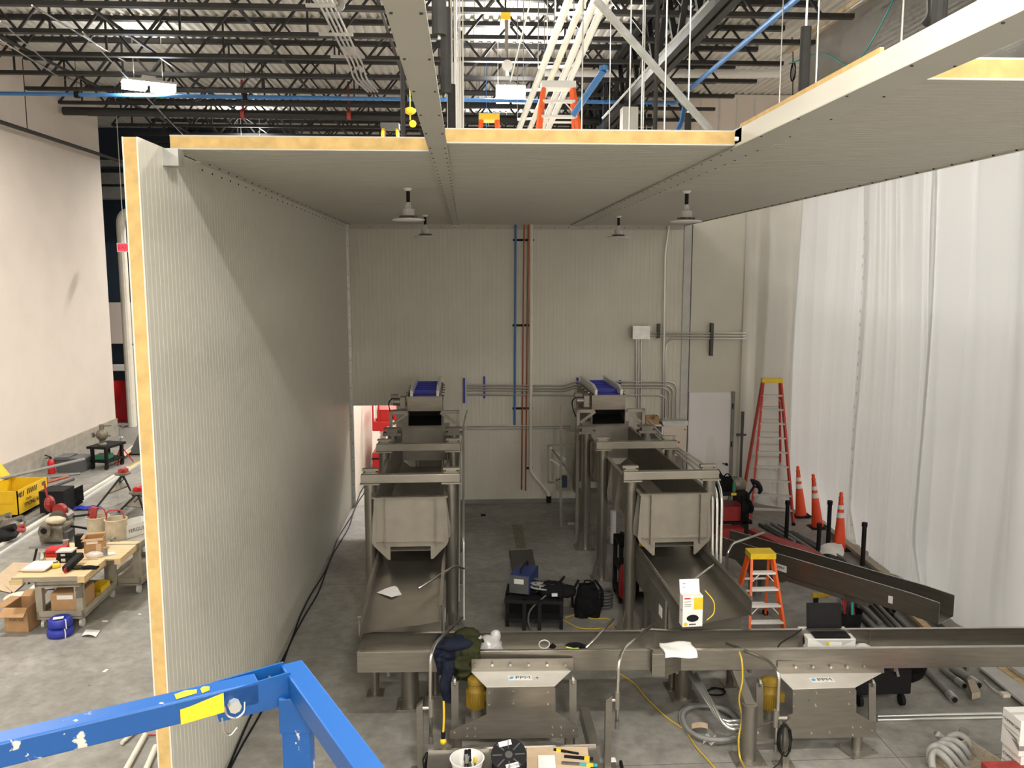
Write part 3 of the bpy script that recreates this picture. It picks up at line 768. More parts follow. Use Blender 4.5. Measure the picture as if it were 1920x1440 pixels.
# ================================================================== FITTINGS ON THE BACK WALL
def W(px, py, d=.06): return dp(px, py, YB - d)
def wpipe(name, pts, r, mat, label, cat='pipe', d=.06, group=None, fil=.12):
    P_ = [W(x, y, d) for x, y in pts]
    return one(name, B().tube(fillet(P_, fil), r, 8), mat, label, cat, group)
wpipe('water_pipe', [(967, 421), (965, 797)], .024, 'blue_pipe', 'thin blue pipe down the back wall ending above the floor')
wpipe('copper_pipe', [(983, 421), (978, 918)], .016, 'copper', 'thin copper pipe down the back wall beside the blue pipe')
wpipe('copper_pipe', [(991, 421), (985.5, 920)], .016, 'copper', 'thin copper pipe down the back wall beside the white pipe')
t = thing('drain_pipe', 'white pipe down the back wall angling to a floor socket', 'pipe', W(1030, 935))
B().tube(fillet([W(996, 421), W(995, 884), W(1029, 925), W(1029, 940)], .1), .04, 10).build('pipe', 'pvc', t, world=True)
B().cyl(W(1029, 942) * 1.0, W(1029, 930), .055, n=12).build('socket', 'black', t, world=True)
for i, (px0, px1, py) in enumerate(((962, 1001, 450), (961, 999, 610), (961, 999, 766), (987, 999, 878))):
    l, r = W(px0, py, .03), W(px1, py, .03)
    one('pipe_bracket', B().bx(l.x, r.x, YB - .035, YB, l.z - .022, l.z + .022), 'black', 'short black strut bracket holding the wall pipes, %s from the top' % NTH[i], 'bracket', 'pipe brackets')
# four conduits across, bending down to the cabinet
for i in range(4):
    py = (722, 727, 732, 740)[i]
    xe = (1269, 1262, 1256, 1251)[i]
    yy = (716, 722, 727, 741)[i]
    P_ = [W(876, py), W(1060, py + 1), W(1075, yy), W(xe, yy), W(xe - 2, 790)]
    one('wall_conduit', B().tube(fillet(P_, .22, 8), .020, 8), 'conduit', 'steel conduit across the back wall bending down to the cabinet, %s from the top' % NTH[i], 'conduit', 'cabinet conduits')
for i, (y_, l) in enumerate(((799, 'upper'), (803.5, 'lower'))):
    wpipe('wall_conduit', [(875, y_), (1070, y_ - 1)], .017, 'conduit', 'steel conduit low across the back wall, %s one of the pair' % l, 'conduit', group='low conduits')
for i, (px, a, b_) in enumerate(((870, 709, 756), (908, 706, 747), (1163, 713, 745), (1083, 708, 722))):
    l = W(px, a, .05); r = W(px, b_, .05)
    one('blue_strut', B().bx(l.x - .022, l.x + .022, YB - .05, YB - .005, r.z, l.z), 'blue_strut', 'upright blue strut holding wall conduits, %s' % ('beside the first conveyor', 'in the open stretch of wall', 'right of the second conveyor', 'peeping over the second conveyor')[i], 'strut', 'blue struts')
# junction box with conduits
l, r = W(1185, 611), W(1215, 634)
jb = thing('junction_box', 'grey galvanised junction box high on the back wall', 'box', Vector((l.x, YB - .2, r.z)))
B().bx(l.x, r.x, YB - .2, YB, r.z, l.z).build('body', 'galvanised', jb, world=True)
B().bx(l.x - .01, r.x + .01, YB - .21, YB - .2, r.z - .01, l.z + .01).build('cover', 'galvanised', jb, world=True)
for i in range(3):
    px = (1193.5, 1197.5, 1202)[i]
    wpipe('wall_conduit', [(px, 634), (px - .5, 745)] if i == 0 else [(px, 634), (px - 1, 790)], .018, 'conduit', 'upright steel conduit below the junction box, %s of three' % NTH[i], 'conduit', group='box conduits')
for i in range(3):
    py = (624.5, 629.5, 634.5)[i]
    pts = [(1215, py), (1420, py + .5)] if i < 2 else [(1247, 790), (1248, 660), (1250, 645), (1258, 635), (1420, 635)]
    wpipe('wall_conduit', pts, .018, 'conduit', 'steel conduit running from the junction box behind the plastic, %s of three' % NTH[i], 'conduit', group='long conduits', fil=.3)
wpipe('wall_conduit', [(1254, 424), (1247, 470), (1243, 790)], .02, 'conduit', 'tall steel conduit from ceiling to cabinet beside the post', 'conduit')
for i, (px, a, b_) in enumerate(((1235, 607, 634), (1335, 606, 667))):
    l = W(px, a, .05); r = W(px, b_, .05)
    one('wall_strut', B().bx(l.x - .03, l.x + .03, YB - .1, YB + .02, r.z, l.z), 'dark_grey', 'dark upright strut on the back wall, %s' % ('short one by the junction box', 'long one on the smooth wall')[i], 'strut')
# control cabinet
l, r = dp(1243, 799, YB - .35), dp(1287, 855, YB - .35)
cb = thing('control_cabinet', 'pale beige electrical cabinet with red isolator handle', 'cabinet', Vector((l.x, YB - .35, r.z)))
B().bx(l.x, r.x, YB - .33, YB - .015, r.z, l.z).build('body', 'plaster', cb, world=True)
dr = B().bx(l.x + .015, r.x - .015, YB - .352, YB - .33, r.z + .015, l.z - .015).build('door', 'plaster', cb, world=True, bevel=.004)
k = dp(1266, 828, YB - .36)
B().cyl(k, k - Vector((0, .03, 0)), .045, n=14).bar(k + Vector((-.03, -.035, .02)), k + Vector((.09, -.035, -.015)), .025, .03).build('isolator_handle', 'red', dr, world=True)
for z in (.12, .88):
    q = Vector((r.x - .05, YB - .356, r.z + (l.z - r.z) * z)); B().cyl(q, q - Vector((0, .008, 0)), .014, n=8).build('lock', 'black', dr, world=True)
B().bx(l.x, r.x + .03, YB - .3, YB - .05, l.z, l.z + .1).build('gland_plate', 'galvanised', cb, world=True)
B().bx(l.x, r.x, YB - .2, YB - .1, .0, r.z).build('stand', 'steel_soft', cb, world=True)
l, r = dp(1211, 797, YB - .4), dp(1243, 830, YB - .4)
ob = thing('open_enclosure', 'white open-fronted box beside the control cabinet', 'box', Vector((l.x, YB - .4, r.z)))
w_ = B(); x0, x1, z0, z1 = l.x, r.x, r.z, l.z
Y1 = YB - .015
w_.bx(x0, x1, YB - .4, Y1, z1 - .03, z1); w_.bx(x1 - .03, x1, YB - .4, Y1, z0, z1); w_.bx(x0, x0 + .03, YB - .4, Y1, z0, z1); w_.bx(x0, x1, YB - .4, Y1, z0, z0 + .03)
w_.build('shell', 'white', ob, world=True)
B().bx(x0 + .03, x1 - .03, YB - .06, YB - .03, z0 + .03, z1 - .03).build('back', 'dark_grey', ob, world=True)
B().bx(x0, x1, YB - .3, YB - .1, 0, z0).build('stand', 'steel_soft', ob, world=True)
# ragged carton on the box
l, r = dp(1211, 782, YB - .35), dp(1235, 797, YB - .35)
c_ = B(); h0 = r.z; W_ = r.x - l.x
c_.plate([(l.x, YB - .35, h0), (r.x, YB - .35, h0), (r.x, YB - .35, h0 + .19), (r.x - W_ * .3, YB - .35, h0 + .2), (r.x - W_ * .38, YB - .35, h0 + .13), (l.x + W_ * .42, YB - .35, h0 + .12), (l.x + W_ * .3, YB - .35, h0 + .2), (l.x, YB - .35, h0 + .19)], .005)
c_.bx(l.x, l.x + .005, YB - .34, YB - .12, h0, h0 + .19); c_.bx(r.x - .005, r.x, YB - .34, YB - .12, h0, h0 + .19); c_.bx(l.x, r.x, YB - .125, YB - .12, h0, h0 + .19); c_.bx(l.x, r.x, YB - .34, YB - .12, h0, h0 + .005)
one('open_carton', c_, 'cardboard', 'small brown torn-open carton on the white open box', 'carton')
# door hung with white sheeting
l, r = dp(1290, 735, YB), dp(1377, 735, YB)
dz = r.z
d2 = struct(empty('door_2', (l.x, YB, 0)))
B().sheet(lambda u, v: (l.x + .03 + u * (r.x - l.x - .1), YB - .02 - .02 * math.sin(u * 5 + v * 3) * (1 - v) - .05 * (1 - v) ** 2 * math.sin(u * 9), .03 + v * (dz - .03)), 20, 20).build('poly_sheet', 'poly', d2, world=True, smooth=True)
B().bx(r.x - .07, r.x, YB - .06, YB + .02, 0, dz + .01).build('frame', 'mid_grey', d2, world=True)
B().bx(l.x + .02, r.x - .07, YB - .005, YB + .015, 0, dz).build('leaf', 'white', d2, world=True)
hh = dp(1363, 871, YB - .08)
B().cyl(hh, hh + Vector((0, .08, 0)), .03, n=10).bar(hh, hh + Vector((-.1, -.01, .03)), .025, .02).build('handle', 'black', d2, world=True)
for z in (.5, .85): B().bx(r.x - .06, r.x - .03, YB - .07, YB - .055, dz * z, dz * z + .12).build('hinge', 'black', d2, world=True)
one('steel_upright', B().bx(dp(1386, 800, YB).x, dp(1391, 800, YB).x, YB - .14, YB - .06, 0, dp(1388, 770, YB).z).bx(dp(1378, 814, YB).x, dp(1396, 814, YB).x, YB - .16, YB - .1, dp(1388, 815, YB).z, dp(1388, 811, YB).z), 'dark_grey', 'dark steel upright with cross piece beside the covered door', 'post')

# ------------------------------------------------------------------ beyond the opening
struct(B().bx(-2.66, -2.56, YB + .13, 25, 0, 4.2).build('wall_passage', 'plaster'))
struct(B().bx(-2.6, 3.6, 25.2, 25.4, 0, 6).build('wall_passage_end', 'plaster'))
one('passage_pipe', B().cyl(dp(718, 772, 24.9), dp(760, 772, 24.9), .03, n=8), 'blue_strut', 'blue pipe at the end of the passage behind the red lift', 'pipe')
lx0, ly = dp(698, 860, 20.6).x, 20.6
sl = thing('scissor_lift', 'red scissor lift standing in the bright passage', 'lift', (lx0 + .4, ly + .8, 0))
WL = .78
B().bx(-.4, .38, -.8, .8, .16, .62).bx(-.4, .38, -.8, -.6, .1, .2).build('chassis', 'red', sl, bevel=.02)
B().bx(-.41, -.15, -.815, -.8, .46, .5).build('slot', 'black', sl)
for sx in (-.36, .3):
    for sy in (-.62, .62):
        B().cyl((sx, sy, .13), (sx + .11, sy, .13), .13, n=16).build('wheel', 'light_grey', sl)
sc_ = B()
for i in range(3):
    for s in (-1, 1): sc_.bar((-.2, -.7 * s, .66 + i * .15), (-.2, .7 * s, .81 + i * .15), .04, .05); sc_.bar((.2, -.7 * s, .66 + i * .15), (.2, .7 * s, .81 + i * .15), .04, .05)
sc_.build('scissor_arms', 'white', sl)
B().bx(-.38, .4, -.85, .85, 1.18, 1.42).build('platform', 'red', sl, bevel=.02)
B().bx(-.3, .4, -.75, .75, 1.42, 1.7).build('tray', 'red', sl)
B().lathe([(.0, 0), (.085, 0), (.085, .006), (0, .006)], (.12, -.856, 1.37), 20, 'y').build('badge', 'white', sl)
B().bx(-.02, .3, -.865, -.85, 1.2, 1.3).build('plate', 'white', sl)
gr = B()
for sx in (-.36, -.22, .38):
    for sy in (-.8, .8): gr.bx(sx - .02, sx + .02, sy - .02, sy + .02, 1.4, 2.5)
for z in (1.95, 2.48):
    gr.bx(-.38, .4, -.82, -.78, z - .02, z + .02); gr.bx(-.38, -.34, -.8, .8, z - .02, z + .02)
gr.build('guard_rail', 'red', sl)
B().bx(-.31, -.26, -.83, -.81, 1.5, 2.2).build('manual_tube', 'white', sl)
# cables along the foot of the panel wall
for i in range(2):
    pts = [(XW + .05 + .05 * i + .03 * math.sin(k * 1.7 + i * 2) * (1 if k > 0 else 1), 6.6 + k * .9, .012) for k in range(17)]
    one('floor_cable', B().tube(catmull(pts, 4), .012, 6), 'black', 'black cable lying along the foot of the panel wall, %s' % ('against the wall', 'on the open side')[i], 'cable', 'wall-foot cables')
# ================================================================== THE TWO FEED LINES
def feed_line(cx, rz, which, gx):
    o = (cx, 11.0, 0)
    R_ = Matrix.Rotation(rz, 4, 'Z')
    def wl(x, y, z): return Vector(o) + (R_ @ Vector((x, y, z)))
    # ---- post frame
    f = thing('hopper_support', 'stainless pipe-post frame carrying the %s hopper' % which, 'frame', o, rz)
    pst = B().cyl((0, 0, .02), (0, 0, 2.19), .083, n=24).build('post', 'pipe_steel', f, smooth='auto')
    pst.location = (-.55, .27, 0)
    for x, y in ((.55, .27), (-.55, 2.35), (.55, 2.35)): place(pst, f, (x, y, 0))
    bp_ = B().bx(-.17, .17, -.17, .17, 0, .02).build('base_plate', 'steel_soft', f); bp_.location = (-.55, .27, 0)
    gs = B()
    for a in range(4):
        c, s = math.cos(a * PI / 2 + PI / 4), math.sin(a * PI / 2 + PI / 4)
        gs.plate([(c * .08, s * .08, .02), (c * .2, s * .2, .02), (c * .2, s * .2, .05), (c * .08, s * .08, .36)], .01)
    gs = gs.build('gusset', 'steel_soft', f); gs.location = (-.55, .27, 0)
    for x, y in ((.55, .27), (-.55, 2.35), (.55, 2.35)): place(bp_, f, (x, y, 0)); place(gs, f, (x, y, 0))
    bm_ = B().bx(-.67, .67, -.055, .055, 0, .115).build('cross_beam', 'steel_soft', f, bevel=.006); bm_.location = (0, .27, 2.2)
    place(bm_, f, (0, 2.35, 2.2))
    br = B().bx(-.1, .1, -.05, .05, 0, .01).bx(-.07, .07, -.02, .02, .01, .03).bx(-.11, .11, -.035, .035, .03, .06).build('mount', 'steel_soft', f)
    br.location = (-.55, .36, 2.315)
    for x, y in ((.55, .36), (-.55, 2.44), (.55, 2.44)): place(br, f, (x, y, 2.315))
    pad = B().bx(-.13, .13, -.1, .1, 0, .016).build('cap_plate', 'steel_soft', f); pad.location = (-.55, .27, 2.185)
    for x, y in ((.55, .27), (-.55, 2.35), (.55, 2.35)): place(pad, f, (x, y, 2.185))
    # ---- hopper
    h = thing('hopper', 'long open stainless surge hopper with ribbed sides, %s one' % which, 'hopper', o, rz)
    hw, zt, zs, zb = .455, 2.06, 1.45, 1.32
    L_ = 5.0
    for s in (-1, 1):
        w_ = B()
        w_.plate([(s * hw, 0, zt), (s * hw, L_, zt), (s * hw, L_, zs), (s * hw, 0, zs)], .005 * s)
        w_.plate([(s * hw, 0, zs), (s * hw, L_, zs), (s * .3, L_, zb), (s * .3, 0, zb)], .005 * s)
        w_.build('side_wall', 'steel_soft', h)
        B().bx(s * hw - (.0 if s > 0 else .05), s * hw + (.05 if s > 0 else .0), -.02, L_, zt - .005, zt + .012).build('rim', 'steel', h)
    B().bx(-hw, hw, L_ - .006, L_, zs, zt + .12).build('end_wall', 'steel_soft', h)
    B().plate([(-.3, 0, zb), (.3, 0, zb), (.3, L_, zb), (-.3, L_, zb)], .006).build('bottom', 'steel_dark', h)
    pl = B()
    pts = [(-hw - .02, 0, zt), (hw + .02, 0, zt), (hw + .055, 0, zs), (hw + .03, 0, zs - .06), (.30, 0, 1.2), (.27, 0, 1.2), (.27, 0, 1.38), (-.27, 0, 1.38), (-.27, 0, 1.2), (-.30, 0, 1.2), (-hw - .03, 0, zs - .06), (-hw - .055, 0, zs)]
    pl.plate(pts, .008)
    fp_ = pl.build('front_plate', 'steel_soft', h)
    B().bx(-hw - .05, hw + .05, -.05, .02, zt - .004, zt + .01).build('front_lip', 'steel', h)
    fl = B()
    for s in (-1, 1): fl.bx(s * .34 - .005, s * .34 + .005, -.055, 0, 1.36, zt)
    fl.bx(-.45, .45, -.05, 0, 1.44, 1.448)
    fl.build('front_flange', 'steel', fp_)
    for s in (-1, 1):
        rb = None
        for k in range(8):
            if rb is None:
                rb = B().plate([(s * hw, 0, zt), (s * (hw + .02), 0, zt), (s * (hw + .085), 0, 1.56), (s * (hw + .075), 0, zs), (s * .33, 0, 1.28), (s * .3, 0, zb), (s * hw, 0, zs)], .008).build('rib', 'steel_soft', h)
                rb.location = (0, .18, 0)
            else: place(rb, h, (0, .18 + k * .62, 0))
    # ---- vibrating pan below
    p_ = thing('vibrating_pan', 'stainless vibrating pan sloping out under the %s hopper' % which, 'pan', wl(0, -1.9, 0), rz)
    d0, d1 = 0, 2.6                                      # pan runs back from its lip
    xw = .445
    zf = 1.05
    fl_ = B().plate([(-xw, -.12, zf), (xw, .16, zf), (xw, d1, zf + .04), (-xw, d1, zf + .04)], .006).build('pan_floor', 'steel', p_)
    for s, y0 in ((-1, -.12), (1, .16)):
        B().plate([(s * xw, y0, zf - .02), (s * xw, d1, zf), (s * xw, d1, zf + .24), (s * xw, y0 + .25, zf + .2), (s * xw, y0, zf + .17)], .006 * s).build('side_wall', 'steel_soft', p_)
        B().bx(s * xw - .02, s * xw + .02, y0 + .02, d1, zf + .185, zf + .2).build('side_rim', 'steel', p_)
    B().bx(-xw, xw, .5, d1 - .1, .72, zf - .02).build('drive_housing', 'steel_soft', p_, bevel=.01)
    for s in (-1, 1):
        sp_ = B().bx(s * (xw + .02) - .012, s * (xw + .02) + .012, .55, 1.35, .66, zf + .05).build('side_panel', 'steel_soft', p_)
        B().bx(s * (xw + .036) - .002, s * (xw + .036) + .002, .68, .82, .82, .95).build('label', 'paper', sp_)
    for y in (.55, 1.9):
        for s in (-1, 1): B().cyl((s * .36, y, 0), (s * .36, y, .72), .05, n=12).bx(s * .36 - .1, s * .36 + .1, y - .1, y + .1, 0, .015).build('leg', 'pipe_steel', p_)
    # ---- belt conveyor head over the far end
    c = thing('belt_conveyor', 'cleated blue belt conveyor discharging into the %s hopper' % which, 'conveyor', wl(0, 4.7, 0), rz)
    hw = .312
    B().bx(-hw, hw, -.006, 0, 2.46, 2.735).build('head_plate', 'steel', c)
    for sx in (-1, 1):
        for z in (2.5, 2.7): B().cyl((sx * (hw - .035), -.006, z), (sx * (hw - .035), -.014, z), .013, n=8).build('bolt', 'steel_dark', c)
    for s in (-1, 1):
        B().plate([(s * hw, 0, 2.16), (s * hw, .55, 2.3), (s * hw, 1.75, 2.62), (s * hw, 1.75, 2.76), (s * hw, .25, 2.76), (s * hw, 0, 2.73)], .012 * s).build('side_frame', 'steel_soft', c)
        B().plate([(s * .27, .0, 2.74), (s * .27, 0, 2.84), (s * .27, .3, 2.90), (s * .27, 1.75, 2.90), (s * .27, 1.75, 2.74)], .05 * s).build('guide_rail', 'white', c)
        for k in range(4): B().cyl((s * (hw + .012), .3 + k * .36, 2.74), (s * (hw + .05), .3 + k * .36, 2.74), .035, n=10).build('side_knob', 'steel_soft', c)
    blt = B().bx(-.25, .25, .04, 1.7, 2.735, 2.75).bx(-.25, .25, .02, .05, 2.5, 2.75).build('belt', 'blue_belt', c)
    cl = B().bx(-.21, .21, 0, .012, 0, .058).mat(1).bx(-.21, .21, -.002, .016, .058, .068).build('cleat', ['blue_belt', 'cleat_blue'], blt); cl.location = (0, .28, 2.75)
    for k in range(1, 6): place(cl, blt, (0, .28 + k * .27, 2.75))
    B().bx(-hw, hw, .45, .46, 2.18, 2.46).bx(-hw, hw, .0, .45, 2.44, 2.455).build('chute_back', 'black', c)
    B().plate([(-hw, .02, 2.18), (hw, .02, 2.18), (hw, .4, 2.3), (-hw, .4, 2.3)], .006).build('chute_flap', 'black', c)
    # gear motor
    g = B()
    g.cyl((-.42, .14, 2.62), (-.6, .14, 2.62), .075, n=18); g.build('motor', 'steel_soft', c)
    B().bx(-.47, -.36, .05, .23, 2.5, 2.72).cyl((-.36, .14, 2.58), (-.3, .14, 2.58), .03, n=10).build('gearbox', 'steel_soft', c, bevel=.01)
    B().bx(-.64, -.5, .08, .2, 2.7, 2.76).build('terminal_box', 'steel_dark', c)
    B().plate([(-.62, .0, 2.44), (-.34, 0, 2.44), (-.34, .28, 2.44), (-.62, .28, 2.44)], .012).build('motor_plate', 'steel_soft', c)
    B().tube(catmull([(-.6, .14, 2.7), (-.68, .14, 2.6), (-.66, .14, 2.45), (-.6, .14, 2.3)], 5), .012, 6).build('motor_cable', 'black', c)
    # inclined run behind
    B().bar((0, 1.72, 2.74), (0, 2.3, .5), .5, .05, (0, 1, 0)).build('rising_cover', 'steel_soft', c)
    for s in (-1, 1): B().bar((s * .29, 1.72, 2.74), (s * .29, 2.3, .3), .03, .25, (0, 1, 0)).build('rising_frame', 'steel_soft', c)
    # portal frame that holds the head
    q = thing('conveyor_portal', 'stainless square-tube portal and posts under the %s conveyor head' % which, 'frame', wl(0, 4.3, 0), rz)
    tb_ = B().bx(-.03, .03, -.03, .03, 0, 2.5).build('upright', 'steel_soft', q); tb_.location = (-.62, .2, 0); place(tb_, q, (.62, .2, 0))
    B().bx(-.65, -.31, .17, .23, 2.44, 2.5).build('top_rail', 'steel_soft', q); B().bx(.31, .65, .17, .23, 2.44, 2.5).build('top_rail', 'steel_soft', q)
    for s in (-1, 1):
        B().bar((s * .58, .2, 2.25), (s * .3, .2, 2.46), .05, .05, (0, 1, 0)).build('brace', 'steel_soft', q)
    ps = B().cyl((0, 0, .02), (0, 0, 2.15), .085, n=22).build('post', 'pipe_steel', q, smooth='auto'); ps.location = (-.55, -.35, 0); place(ps, q, (.55, -.35, 0))
    hd = B().bx(-.16, .16, -.1, .1, 0, .05).bx(-.1, .1, -.08, .08, .05, .11).bx(-.15, .15, -.09, .09, .11, .13).build('post_head', 'steel_dark', q); hd.location = (-.55, -.35, 2.15); place(hd, q, (.55, -.35, 2.15))
    bp2 = B().bx(-.2, .2, -.2, .2, 0, .02)
    for a in range(4):
        cc_, ss = math.cos(a * PI / 2 + PI / 4), math.sin(a * PI / 2 + PI / 4)
        bp2.plate([(cc_ * .08, ss * .08, .02), (cc_ * .24, ss * .24, .02), (cc_ * .2, ss * .2, .06), (cc_ * .08, ss * .08, .4)], .01)
    bp2 = bp2.build('base_plate', 'steel_soft', q); bp2.location = (-.55, -.35, 0); place(bp2, q, (.55, -.35, 0))
feed_line(-.785, .006, 'first', 0)
feed_line(2.80, .028, 'second', 1)
# conduits strapped to the frames
def cpath(name, pts, r, label, mat='conduit', cat='conduit', fil=.12, group=None):
    return one(name, B().tube(fillet(pts, fil), r, 8), mat, label, cat, group)
cpath('frame_conduit', [dp(877, 770, 14.5), dp(873, 780, 14.4), dp(869, 800, 14), dp(869, 1010, 11.25), dp(870, 1162, 11.0)], .018, 'steel conduit running down the right post of the first frame')
cpath('frame_conduit', [dp(871, 800, 14.4), dp(866, 830, 13.9), dp(862, 850, 13.4), dp(860, 1130, 11.5)], .016, 'second thin conduit behind the right post of the first frame')
for i in range(3):
    dx = i * 3
    cpath('rail_conduit', [dp(1205 + dx * 2, 795 - dx, 15.6), dp(1245 + dx, 830 - dx * .5, 14.6), dp(1300 + dx * 1.5, 875 - dx * 2, 12.2), dp(1322 + dx * 3, 900 - dx * 2, 11.6), dp(1336 + dx * 3, 925, 11.2), dp(1336 + dx * 2.5, 1055, 11.0)], .02, 'steel conduit stepping down beside the second hopper, %s of three' % NTH[i], fil=.35, group='hopper conduits')
for i in range(4):
    a = dp(1260 + i * 22, 845 + i * 18, 13.8 - i * .5)
    one('conduit_post', B().bx(a.x - .015, a.x + .015, a.y - .015, a.y + .015, 0, a.z), 'steel_dark', 'short dark post under the stepped conduits, %s from the cabinet' % NTH[i], 'post', 'conduit posts')
# feed stand beyond the second line's posts
s = thing('feed_stand', 'stainless stand with perforated plate behind the second frame posts', 'stand', (dp(1050, 930, 16.3).x, 16.3, 0))
q = WM[s.name].translation
def fr(px, py, y=16.3): return dp(px, py, y) - q
for a, b_ in (((1028, 835), (1028, 905)), ((1028, 835), (1075, 835)), ((1028, 905), (1040, 905)), ((1036, 850), (1036, 900))):
    B().bar(fr(*a), fr(*b_), .045, .045).build('frame_tube', 'steel_soft', s)
B().bar(fr(1031, 838), fr(1060, 862), .05, .03).build('diagonal', 'white', s)
B().bar(fr(1031, 860), fr(1060, 878), .05, .03).build('diagonal', 'white', s)
B().bar(fr(1035, 842), fr(1075, 895), .05, .04).build('diagonal', 'steel_dark', s)
B().plate([fr(1041, 905), fr(1057, 895), fr(1072, 905), fr(1072, 920), fr(1043, 920)], .02).build('perforated_plate', 'steel_soft', s)
for i in range(3):
    k = fr(1044 + i * 4.5, 899.5 - i * 1.5); B().cyl(k + Vector((0, -.03, 0)), k + Vector((0, -.01, 0)), .018, n=8).build('hole_grommet', 'black', s)
B().bx(fr(1060, 0).x, fr(1070, 0).x, -.1, .0, fr(1060, 912).z, fr(1060, 890).z).build('control_box', 'dark_blue_glass', s)
B().bx(fr(1056, 0).x, fr(1061, 0).x, -.03, .03, 0, fr(1058, 762).z).build('upright', 'steel_soft', s)
l, r = dp(1085, 925, 15.6), dp(1131, 980, 15.6)
one('steel_cabinet', B().bx(l.x, r.x, 15.6, 16.0, r.z, l.z).bx(l.x - .2, r.x + .2, 15.65, 15.9, r.z - .05, r.z).bx(l.x, l.x + .05, 15.7, 15.75, 0, r.z).bx(r.x - .05, r.x, 15.7, 15.75, 0, r.z), 'steel_soft', 'plain steel cabinet low behind the second frame posts', 'cabinet')
one('white_roll', B().cyl(gp(1149, 1018), gp(1149, 1018) + Vector((0, 0, .62)), .055, n=14), 'poly', 'white roll standing beside the second frame post', 'roll')
# ================================================================== THE CROSS TROUGHS
TA = -.033
def trough(name, label, x0, x1, flare, seams):
    o = Vector((-1.2, 8.63, 0)) + Vector((math.cos(TA), math.sin(TA), 0)) * x0
    t = thing(name, label, 'trough', o, TA)
    L_ = x1 - x0; zt, zb, wd = 1.0, .775, .5
    if flare:
        xs = [(0, .11, .02), (.14, .11, .02), (.33, .02, 0), (L_, 0, 0)]
    else: xs = [(0, 0, 0), (L_, 0, 0)]
    def strip(f, nm, mat='steel'):
        b = B()
        for (a, fa, da), (c, fc, dc) in zip(xs, xs[1:]):
            b.plate([f(a, fa, da, 0), f(c, fc, dc, 0), f(c, fc, dc, 1), f(a, fa, da, 1)], .006)
        return b.build(nm, mat, t)
    strip(lambda x, e, d, k: (x, -e, (zb - d if k == 0 else zt)), 'front_wall')
    strip(lambda x, e, d, k: (x, wd + e * .3, (zb - d if k == 0 else zt)), 'back_wall', 'steel')
    strip(lambda x, e, d, k: (x, -e if k == 0 else wd + e * .3, zb + .01 - d), 'bed')
    strip(lambda x, e, d, k: (x, -e - (.012 if k == 0 else -.03), zt + .002), 'front_lip', 'steel_bright')
    strip(lambda x, e, d, k: (x, wd + e * .3 + (.012 if k == 0 else -.03), zt + .002), 'back_lip', 'steel_bright')
    if not flare: B().bx(-.003, .003, 0, wd, zb, zt).build('end_wall', 'steel', t)
    for s_ in seams: B().bx(s_ - .004, s_ + .004, wd - .014, wd - .006, zb + .02, zt - .005).build('seam', 'steel_dark', t)
    for i in range(int(L_ / .8)):
        B().bx(.3 + i * .8, .33 + i * .8, .08, wd - .08, zb - .09, zb).build('stiffener', 'steel_dark', t)
    return t
tr1 = trough('vibrating_trough', 'long stainless cross trough under the pan lips with jackets on it', 0, 3.17, False, [])
tr2 = trough('vibrating_trough', 'long stainless cross trough carrying the laptop and white box', 3.14, 8.6, True, [2.6, 4.5])
wvec = lambda p: Vector(p)

